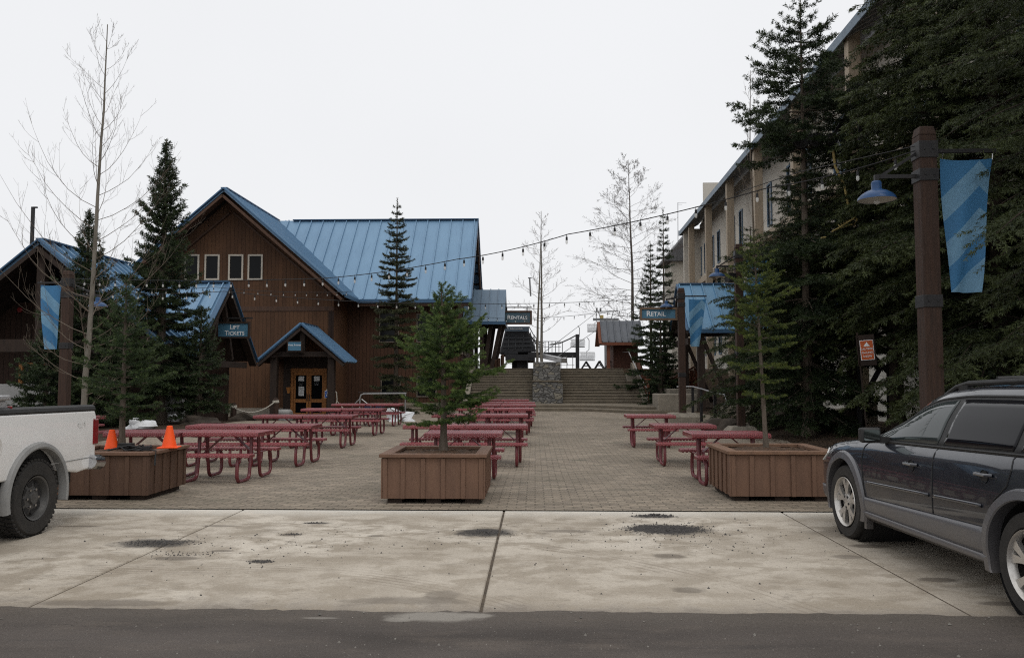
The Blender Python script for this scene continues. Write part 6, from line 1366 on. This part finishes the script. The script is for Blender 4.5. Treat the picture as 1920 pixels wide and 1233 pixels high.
l, H = base(378, 575, 27.6); conifer('fir_tree', 'shorter dark fir between the tall fir and the LIFT TICKETS sign', l, H, 1.1, .6, ND_DARK, BARK_FIR, 47, whorl=.27, nper=8, prof=lambda u: (1 - u) ** .6, pitch=(50, -10), droop=.2, upturn=.22, tw_sp=.12, tw_len=.42, dens=110, nl=.10, nw=.022, third=.12, tr=.10, group='dark firs on the left')
l, H = base(745, 372, 37); conifer('subalpine_fir', 'narrow spire-like fir standing against the blue wing roof of the lodge', l, H, 1.12, .4, ND_OLIVE, BARK_FIR, 53, whorl=.50, nper=9, prof=lambda u: (.95 if u < .5 else .95 * ((1 - u) / .5) ** .8 + .02), pitch=(15, -14), droop=.10, upturn=.16, tw_sp=.09, tw_len=.42, dens=130, nl=.09, nw=.020, third=.11, tr=.12, irregular=.18, whd=.03, spread=50)
# spires right of the stairs
l, H = base(1243, 392, 43); conifer('subalpine_fir', 'tall thin spire fir directly left of the hotel corner', l, H, 1.0, 1.6, ND_DARK, BARK_FIR, 61, whorl=.60, nper=7, prof=lambda u: (.55 + .45 * min(1, u * 3)) * (1 - u) ** .62, pitch=(15, -10), droop=.10, upturn=.14, tw_sp=.10, tw_len=.42, dens=120, nl=.10, nw=.022, third=.12, tr=.11, irregular=.35, whd=.06, group='spire firs by the stairs')
l, H = base(1219, 452, 45.5); conifer('subalpine_fir', 'shorter dark fir right beside the small hut', l, H, 1.7, .9, ND_DARK, BARK_FIR, 63, whorl=.45, nper=7, prof=lambda u: (1 - u) ** .85 * (1 if u < .55 else .85), pitch=(25, -10), droop=.14, upturn=.18, tw_sp=.12, tw_len=.42, dens=110, nl=.11, nw=.024, third=.13, tr=.12, irregular=.35, group='spire firs by the stairs')
l, H = base(1238, 575, 42); conifer('subalpine_fir', 'low dense fir at the foot of the spire fir, behind the RETAIL sign', l, H, 1.25, .6, ND_DARK, BARK_FIR, 67, whorl=.36, nper=7, prof=lambda u: (1 - u) ** .5, pitch=(30, -10), droop=.18, upturn=.18, tw_sp=.12, tw_len=.42, dens=110, nl=.11, nw=.024, third=.13, tr=.14, group='spire firs by the stairs')
# big evergreens on the right
l, H = base(1500, -2, 22.5); conifer('fir_tree', 'tallest tiered fir with a bare mid trunk, in front of the hotel facade', l, H, 2.3, .9, ND_DARK, BARK_FIR, 71, whorl=.60, nper=8, prof=lambda u: (.92 if u < .60 else .92 * ((1 - u) / .40) ** .66 + .04) * (.30 if .42 < u < .60 else 1), pitch=(18, -22), droop=.22, upturn=.20, tw_sp=.11, tw_len=.42, dens=115, nl=.095, nw=.020, third=.11, tr=.15, irregular=.45, whd=.10)
def hemlock(label, px, Y, H, Rb, seed, h0=1.7, **k):
    p = at(px, 700, Y); a = dict(whorl=.40, nper=6, prof=lambda u: (.78 + .22 * math.sin(min(1, u * 2.2) * 1.57)) * (1 - u) ** .5, pitch=(32, 2), droop=.42, upturn=.0, tw_sp=.12, tw_len=.44, dens=95, nl=.085, nw=.017, third=.105, tr=.20, ndroop=.35, spread=55, irregular=.4); a.update(k)
    return conifer('hemlock_tree', label, (p.x, Y, float(tz(p.x, Y))), H, Rb, h0, ND_HEM, BARK_HEM, seed, group='drooping hemlocks on the right', **a)
hemlock('hemlock with a leaning fork-footed trunk, left end of the hemlock row', 1530, 25.2, 8.2, 2.4, 81, 2.3, curve=(-.3, 0))
hemlock('hemlock with the thickest straight trunk, behind the orange sign', 1600, 23.5, 9.6, 2.7, 82, 2.7, tr=.22)
hemlock('hemlock with a thin trunk between the orange sign and the tallest lamp post', 1680, 21.5, 9.8, 2.6, 83, 2.8)
hemlock('hemlock directly behind the tallest lamp post', 1785, 19.0, 14.0, 2.8, 84, 2.9)
hemlock('big hemlock behind the largest banner, at the right edge', 1880, 17.0, 15.0, 3.6, 85, 1.5)
hemlock('small light hemlock with feathery left edge beside the blue porch', 1412, 27.0, 6.6, 2.4, 86, .5, tr=.10, dens=60)
hemlock('young hemlock filling the gap behind the thin planter fir', 1470, 26.0, 6.6, 2.1, 88, .6, tr=.10)
# nearest hemlock: trunk stands outside the picture, its boughs reach in front of the banner
conifer('hemlock_tree', 'nearest hemlock whose boughs reach in front of the largest banner', (7.05, 9.75, .1), 12.5, 2.65, 2.2, ND_HEM, BARK_HEM, 87, whorl=.40, nper=6, prof=lambda u: (.82 + .18 * math.sin(min(1, u * 3) * 1.57)) * (1 - u) ** .4, pitch=(32, 6), droop=.42, upturn=.0, tw_sp=.085, tw_len=.44, dens=100, nl=.05, nw=.0085, third=.075, tr=.17, ndroop=.35, spread=55, irregular=.35, group='drooping hemlocks on the right')

# ------------------------------------------------------------------ bare broadleaf trees
def bare_tree(name, label, loc, H, tr, seed, h0=.25, nb=26, spread=.33, up=.9, mat=BARK_ASP, tw=TWIG, cat='tree', group=None, lean=(0, 0), twn=9, catkin=0, minr=.004, pers=.6, low=None, el0=24, jit=.07):
    rng = np.random.default_rng(seed); t = thing(name, label, cat, loc, group); mb = MB(); zs = np.linspace(0, 1, 16); wob = np.cumsum(rng.normal(0, .012 * H / 8, (16, 2)), 0)
    tp = np.stack([lean[0] * zs + wob[:, 0], lean[1] * zs + wob[:, 1], zs * H], 1); tp[0, 2] = -.1
    mb.tube(list(tp), [tr * (1 - .93 * u) + .004 for u in zs], 9); mb.build('trunk', mat, t, smooth=True, world=False)
    bm = MB(); CK = []
    def branch(p, d, L, r, lvl):
        n = 7 if lvl == 0 else 5; pts = [p]; d = d / np.linalg.norm(d); step = L / n; dirs = []
        for k in range(n):
            d = d + np.array([0, 0, up * .16]) + rng.normal(0, jit, 3); d /= np.linalg.norm(d); pts.append(pts[-1] + d * step); dirs.append(d.copy())
        bm.tube(pts, [max(minr * .55, r * (1 - .85 * k / n)) for k in range(n + 1)], 5 if lvl == 0 else 4 if lvl == 1 else 3, cap=False)
        if lvl < 2:
            m = twn if lvl == 0 else max(2, int(twn * .45))
            for k in range(m):
                u = rng.uniform(.2, .97); i = min(n - 1, int(u * n)); q = pts[i] + (pts[i + 1] - pts[i]) * (u * n - i); ax = np.cross(dirs[i], rng.normal(size=3)); ax /= np.linalg.norm(ax); nd = dirs[i] * .8 + ax * .65; branch(q, nd, L * rng.uniform(.22, .42) * (1 - .4 * u), max(minr * .7, r * .42), lvl + 1)
        elif catkin:
            for k in range(catkin):
                q = pts[rng.integers(1, n + 1)] + rng.normal(0, .02, 3); CK.append(q)
        if lvl >= 1 and catkin and rng.random() < .3: CK.append(pts[-1])
    for k in range(nb):
        u = h0 + (1 - h0) * (k + rng.random()) / nb * .97; i = min(14, int(u * 15)); p = tp[i] + (tp[i + 1] - tp[i]) * (u * 15 - i); az = k * 2.4 + rng.normal(0, .3); prof = (1 - (u - h0) / (1 - h0)) ** pers * min(1, .5 + (u - h0) * 3)
        L = H * spread * (prof * .9 + .12) * rng.uniform(.7, 1.15); el = R(el0 + 34 * u + rng.normal(0, 7)); branch(p, np.array([math.cos(az) * math.cos(el), math.sin(az) * math.cos(el), math.sin(el)]), L, max(minr, tr * .20 * (1 - .75 * u)), 0)
    if low:
        for az, zz, L, el in low: branch(np.array([0, 0, zz * 1.0]) + np.array([tp[int(zz / H * 15)][0], tp[int(zz / H * 15)][1], 0]), np.array([math.cos(az) * math.cos(el), math.sin(az) * math.cos(el), math.sin(el)]), L, tr * .13, 0)
    bm.build('branch', tw, t, smooth=True, world=False)['kind'] = 'stuff'
    if CK:
        c = MB()
        for q in CK: s = rng.uniform(.018, .032); c.add([q + np.array([s * .5, 0, 0]), q + np.array([-s * .3, s * .4, 0]), q + np.array([-s * .3, -s * .4, 0]), q + np.array([0, 0, -s * 1.6])], [(0, 1, 2), (0, 1, 3), (1, 2, 3), (2, 0, 3)])
        c.build('catkin', CATKIN, t, world=False)['kind'] = 'stuff'
    return t
l, H = base(176, 48, 15.5); bare_tree('bare_aspen', 'tall pale bare tree with sweeping twigs rising behind the white pickup', l, H, .060, 5, .2, 42, .34, 1.15, lean=(.36, 0), twn=8, minr=.0026, el0=2, pers=.75, low=[(math.pi, 1.6, 1.5, .15), (math.pi * .95, 2.2, 1.6, .25), (.1, 2.35, 2.4, .35), (-.2, 1.3, 2.2, .1), (3.4, 1.9, 1.3, .1), (0, 1.0, 1.0, .3), (.3, 2.9, 2.6, .3), (3.0, 2.9, 2.2, .5)])
l, H = base(1015, 395, 46.5, 2.3); bare_tree('bare_aspen', 'slender bare tree with two stems rising from the stone planter', l, H, .085, 6, .2, 44, .24, .6, twn=9, minr=.0055, el0=0, jit=.1, mat=BARK_ASP, tw=TWIG)
tw2 = MB(); tw2.tube([(-.25, 0, -.1), (-.22, 0, 2.5), (-.1, 0, 5.0), (-.05, 0, 7.0)], [.075, .06, .04, .015], 7); o = tw2.build('trunk', BARK_ASP, bpy.data.objects['bare_aspen.001'], smooth=True, world=False)
l, H = base(1184, 300, 54); bare_tree('bare_alder', 'wide bare tree full of small dark catkins, behind the small hut', l, H, .13, 7, .2, 64, .36, .34, twn=13, catkin=1, minr=.007, el0=-4, jit=.1, mat=TWIG_DK, tw=TWIG_DK, pers=.75)
l, H = base(1412, 130, 29); bare_tree('bare_alder', 'faint bare tree between the tiered fir and the hotel roof edge', l, H, .06, 9, .35, 20, .17, .9, twn=5, minr=.006, mat=TWIG, tw=TWIG)

# ------------------------------------------------------------------ old lift tower display among the hemlocks
ot = thing('display_tower', 'old black lattice lift tower with wheels standing among the hemlocks', 'lift tower', (at(1640, 300, 22.2).x, 22.2, 0)); yT = 22.2
A = lambda px, py: at(px, py, yT)
mb = MB()
for a, b in (((1578, 232), (1606, 178)), ((1590, 240), (1640, 195)), ((1640, 195), (1690, 250)), ((1612, 250), (1614, 190)), ((1636, 255), (1634, 192)), ((1616, 250), (1634, 195)), ((1634, 255), (1664, 205)), ((1628, 225), (1680, 222)), ((1664, 262), (1662, 205)), ((1612, 800), (1613, 250)), ((1668, 800), (1664, 262)), ((1612, 760), (1650, 690)), ((1668, 700), (1612, 640))): mb.bar(A(*a), A(*b), .10, .12, (0, 1, 0))
mb.build('lattice', STEEL, ot)
mb = MB()
for px, py, r_ in ((1606, 168, .30), (1500, 268, .20), (1528, 266, .20), (1556, 264, .17)):
    q = A(px, py); mb = MB(); mb.lathe([(r_, -.05), (r_ * .9, -.06), (r_ * .9, .06), (r_, .05)], 20, (q.x, yT - .1, q.z), 'y'); mb.build('sheave', STEEL, ot)
mb = MB(); mb.bar(A(1492, 258), A(1570, 258), .12, .10); mb.bar(A(1556, 262), A(1604, 190), .08, .08, (0, 1, 0)); mb.build('sheave_beam', STEEL, ot); mb = MB(); mb.bar(A(1618, 142), A(1676, 146), .5, .10); mb.build('top_plate', STEEL, ot)
oc = thing('yellow_chair', 'old yellow lift chair hanging from the display tower in the hemlock boughs', 'lift chair', tuple(A(1590, 420)))
mb = MB(); yc = yT - .25; B_ = lambda px, py: at(px, py, yc); mb.tube([B_(1562, 283), B_(1566, 312), B_(1574, 330), B_(1583, 345), B_(1588, 372), B_(1596, 405)], .036, 8); mb.build('hanger', YELLOW, oc, smooth=True)
mb = MB(); mb.tube([B_(1560, 434), B_(1572, 428), B_(1604, 408), B_(1607, 412), B_(1603, 420), B_(1578, 426)], .028, 6)
for k in range(6): mb.tube([B_(1576 + k * 5, 426 - k * 3), B_(1578 + k * 5, 418 - k * 2.2) + Vector((0, .25, 0))], .018, 5)
mb.tube([B_(1536, 455), B_(1541, 446), B_(1549, 445)], .03, 6); mb.build('seat', YELLOW, oc, smooth=True)
oc2 = thing('yellow_hanger', 'bent yellow lift hanger left of the tallest post top', 'lift chair', tuple(A(1690, 200))); mb = MB(); B2 = lambda px, py: at(px, py, yT - .6); mb.tube([B2(1694, 138), B2(1694, 172), B2(1690, 200), B2(1684, 222), B2(1676, 245), B2(1672, 266)], .036, 8); mb.build('hanger', YELLOW, oc2, smooth=True)
# orange sign board among the hemlocks
sb = thing('orange_sign', 'orange notice on a wooden backboard among the hemlock boughs', 'sign', tuple(at(1625, 656, 19.0))); sb.rotation_euler = (0, R(-4), R(-22))
mb = MB(); mb.box(-.24, .22, .02, .06, -.42, .42); mb.box(-.22, -.18, .02, .06, -2.6, .5); mb.build('backboard', TIMBER_DK, sb, world=False); sb.scale = (.85, .85, .85)
mb = MB(); mb.box(-.16, .18, .0, .019, -.27, .27); mb.build('border', SIGN_WHITE, sb, world=False); mb = MB(); mb.box(-.145, .165, -.006, -.001, -.255, .255); mb.build('face', M('notice_orange', (.60, .13, .03), (.5, .10, .025), 4, .5), sb, world=False)
for body, z in (('CAUTION', .03), ('FALLING', -.07), ('SNOW', -.17)): text(body, .072, (.01, -.01, z), SIGN_WHITE, sb, small=1, world=False)
mb = MB(); mb.add([(-.07, -.009, .10), (.09, -.009, .10), (.01, -.009, .22)], [(0, 1, 2)]); mb.build('emblem', SIGN_WHITE, sb, world=False)

# ------------------------------------------------------------------ rope fence, snow, rocks, small things by the lodge
def bollard(px, Y, ztop, label):
    p = at(px, 760, Y); z = float(tz(p.x, Y)); zt_ = at(px, ztop, Y).z; t = thing('rope_post', label, 'post', (p.x, Y, z), 'rope fence posts'); mb = MB(); mb.lathe([(.13, -.1), (.13, zt_ - z - .1), (.12, zt_ - z - .04), (.07, zt_ - z)], 14); mb.build('post', POSTWOOD, t, smooth=True, world=False, angle=30); mb = MB(); mb.lathe([(.135, zt_ - z - .22), (.15, zt_ - z - .20), (.15, zt_ - z - .12), (.135, zt_ - z - .10)], 12); mb.build('rope_wrap', ROPE, t, smooth=True, world=False); return Vector((p.x, Y, zt_ - .16))
b0 = bollard(331, 36.5, 742, 'rope fence post under the tall fir, left end of the rope'); b1 = bollard(438, 35.5, 755, 'rope fence post standing alone in front of the lodge wall'); b2 = bollard(517, 36.5, 746, 'rope fence post left of the double entrance door')
for a, b, lab in ((b0, b1, 'white rope sagging between the two left rope posts'), (b1, b2, 'white rope sagging to the post by the entrance door')):
    mb = MB(); mb.tube([a.lerp(b, u) - Vector((0, .13, .35 * 4 * u * (1 - u))) for u in np.linspace(0, 1, 14)], .028, 6); tag(mb.build('rope', ROPE, smooth=True), lab, 'rope', 'fence ropes')
def lump(name, label, c, r, mat, seed, cat, flat=.5, n=3, rough=.22, group=None):
    bm = bmesh.new(); bmesh.ops.create_icosphere(bm, subdivisions=n, radius=1); rg = np.random.default_rng(seed); ph = rg.uniform(0, 6, (6, 3)); fq = rg.uniform(1.2, 4.2, (6, 3))
    for v in bm.verts:
        k = 1 + rough * sum(math.sin(fq[i][0] * v.co.x + ph[i][0]) * math.sin(fq[i][1] * v.co.y + ph[i][1]) * math.sin(fq[i][2] * v.co.z + ph[i][2]) for i in range(6)); v.co = Vector((v.co.x * r[0], v.co.y * r[1], v.co.z * r[2])) * k
    me = bpy.data.meshes.new(name); bm.to_mesh(me); bm.free(); me.materials.append(mat)
    o = bpy.data.objects.new(name, me); COL.objects.link(o); o.location = c; me.polygons.foreach_set('use_smooth', [True] * len(me.polygons))
    try: me.set_sharp_from_angle(angle=R(28))
    except Exception: pass
    return tag(o, label, cat, group)
def rock(px, py, Y, r, label, seed): p = at(px, py, Y); lump('boulder', label, (p.x, Y, float(tz(p.x, Y)) + r[2] * .25), r, ROCK, seed, 'boulder', group='boulders')
rock(372, 783, 27, (.55, .35, .20), 'long low boulder behind the left picnic tables', 1); rock(458, 778, 33, (.40, .3, .26), 'small round boulder at the lone rope post', 2); rock(346, 778, 30.5, (.40, .3, .20), 'boulder under the tall dark fir', 3)
rock(1478, 770, 25.3, (.85, .55, .5), 'large dark boulder at the foot of the leaning hemlock', 4); rock(1352, 790, 25.3, (.55, .4, .32), 'low boulder beside the footing of the half hidden lamp post', 5); rock(1535, 790, 24, (.5, .4, .3), 'dark boulder between the two hemlock trunks', 6)
for px, py, Y, r, lab, sd in ((262, 778, 24.5, (.40, .3, .20), 'patch of old snow behind the left planter fir', 1), (292, 768, 28, (.34, .25, .22), 'small pile of old snow left of the tall fir trunk', 2), (325, 770, 29, (.18, .15, .18), 'tiny snow remnant right of the tall fir trunk', 3)):
    p = at(px, py, Y); lump('snow_pile', lab, (p.x, Y, float(tz(p.x, Y)) + .08), r, SNOW, sd, 'snow', group='old snow piles')
p = at(746, 768, 31); lump('white_sack', 'crumpled white sheeting by the end of the back left table', (p.x, 31, float(tz(p.x, 31)) + .12), (.5, .3, .24), SNOW, 9, 'tarpaulin', rough=.4)
hr = thing('pipe_barrier', 'galvanised pipe barrier in front of the lodge wing wall', 'barrier', (at(710, 760, 36).x, 36, -.3)); c = lambda px, py, Y=36: at(px, py, Y)
mb = MB(); mb.tube([c(675, 775), c(675, 746), c(677, 740), c(682, 738), c(762, 737)], .035, 7); mb.tube([c(660, 762), c(674, 748)], .025, 6); mb.tube([c(678, 748), c(696, 762)], .025, 6); mb.tube([c(760, 737), c(760, 772)], .035, 7); mb.build('frame', GALV, hr, smooth=True)
mb = MB(); mb.tube([c(672, 735.5), c(762, 734.5)], .012, 5)
for px in range(676, 762, 6): mb.tube([c(px, 737), c(px + 3, 735)], .01, 4)
mb.build('wire', BLACK, hr)
p0, p1 = at(684, 758, 41), at(745, 770, 41); mb = MB(); mb.box(p0.x, p1.x, 40.4, 41.6, -.5, p0.z); tag(mb.build('blue_mat', M('navy_pad', (.03, .04, .10), (.02, .028, .07), 4, .6), bevel=.08, seg=3), 'long navy blue pad lying along the lodge wing wall', 'pad')
ap = thing('door_opener_post', 'short post with a blue accessible-entry button plate right of the entrance door', 'post', (at(615, 745, 40).x, 40, -.45)); q = at(615, 739, 40)
mb = MB(); mb.box(q.x - .07, q.x + .07, 40, 40.14, -.6, q.z - .18); mb.build('post', TIMBER_DK, ap)
mb = MB(); mb.box(q.x - .15, q.x + .17, 39.96, 40.1, q.z - .18, q.z + .18); mb.build('plate', WHITE, ap); mb = MB(); mb.box(q.x - .13, q.x + .09, 39.945, 39.958, q.z - .16, q.z + .16); mb.build('sign_face', M('access_blue', (.02, .10, .42), None, 4, .4), ap)
mb = MB(); mb.lathe([(.028, -.004), (.001, -.004)], 12, (q.x - .03, 39.944, q.z + .085), 'y', cap=False); mb.tube([(q.x - .03, 39.94, q.z + .05), (q.x - .03, 39.94, q.z - .03), (q.x + .03, 39.94, q.z - .035), (q.x + .045, 39.94, q.z - .09)], .012, 5); mb.tube([(q.x - .015 + .055 * math.cos(t), 39.94, q.z - .05 + .055 * math.sin(t)) for t in np.linspace(2.2, 6.0, 10)], .010, 5); mb.build('emblem', SIGN_WHITE, ap)
mb = MB(); mb.tube([(q.x - .1, 40.05, q.z + .22), (q.x + .2, 40.0, q.z + .26), (q.x + .42, 40, q.z + .1), (q.x + .45, 40, q.z - .25), (q.x + .40, 40, q.z - .5)], .028, 6); mb.tube([(q.x + .43, 40, q.z - .3), (q.x + .7, 40, q.z - .62), (q.x + .95, 40, q.z - .85)], .02, 6); tag(mb.build('hose', ROPE, smooth=True), 'pale hose looping beside the blue accessible-entry plate', 'hose')
q = at(541, 731, 40.6); mb = MB(); mb.lathe([(.05, -.16), (.13, .14), (.11, .14), (.03, -.14)], 14, (q.x, 40.6, q.z)); tag(mb.build('bucket', M('orange_wood', (.42, .18, .05), (.3, .12, .035), 4, .5), smooth=True), 'small orange bucket hanging left of the entrance door', 'bucket')
q = at(533, 770, 38); mb = MB(); mb.add([(q.x + a * k, 38 + b * k, z) for k, z in ((.32, -.5), (.32, -.05), (.24, .06)) for a, b in ((-1, -1), (1, -1), (1, 1), (-1, 1))], [(3, 2, 1, 0), (8, 9, 10, 11)] + [(k * 4 + i, k * 4 + (i + 1) % 4, (k + 1) * 4 + (i + 1) % 4, (k + 1) * 4 + i) for k in (0, 1) for i in range(4)]); tag(mb.build('concrete_block', GREYC, bevel=.03), 'squat concrete block at the foot of the post by the entrance door', 'block')
# litter under the right trees
rg = np.random.default_rng(12); n = 5000; x = rg.uniform(5.6, 12, n); y = rg.uniform(10.5, 28, n); z = tz(x, y) + .01; a = rg.uniform(0, 6.28, n); s = rg.uniform(.015, .05, n)
V = np.stack([np.stack([x + s * np.cos(a), y + s * np.sin(a), z], -1), np.stack([x - s * .4 * np.sin(a), y + s * .4 * np.cos(a), z + .012], -1), np.stack([x - s * np.cos(a), y - s * np.sin(a), z + .004], -1), np.stack([x + s * .4 * np.sin(a), y - s * .4 * np.cos(a), z + .008], -1)], 1).reshape(-1, 3)
tag(raw('leaf_litter', V, np.arange(4 * n).reshape(-1, 4), M('dead_leaves', (.15, .09, .05), (.06, .04, .028), 9, .9)), 'dead leaf litter strewn under the hemlocks', 'leaf litter', kind='stuff')
print('POLYS', sum(len(o.data.polygons) for o in SC.objects if o.type == 'MESH'))
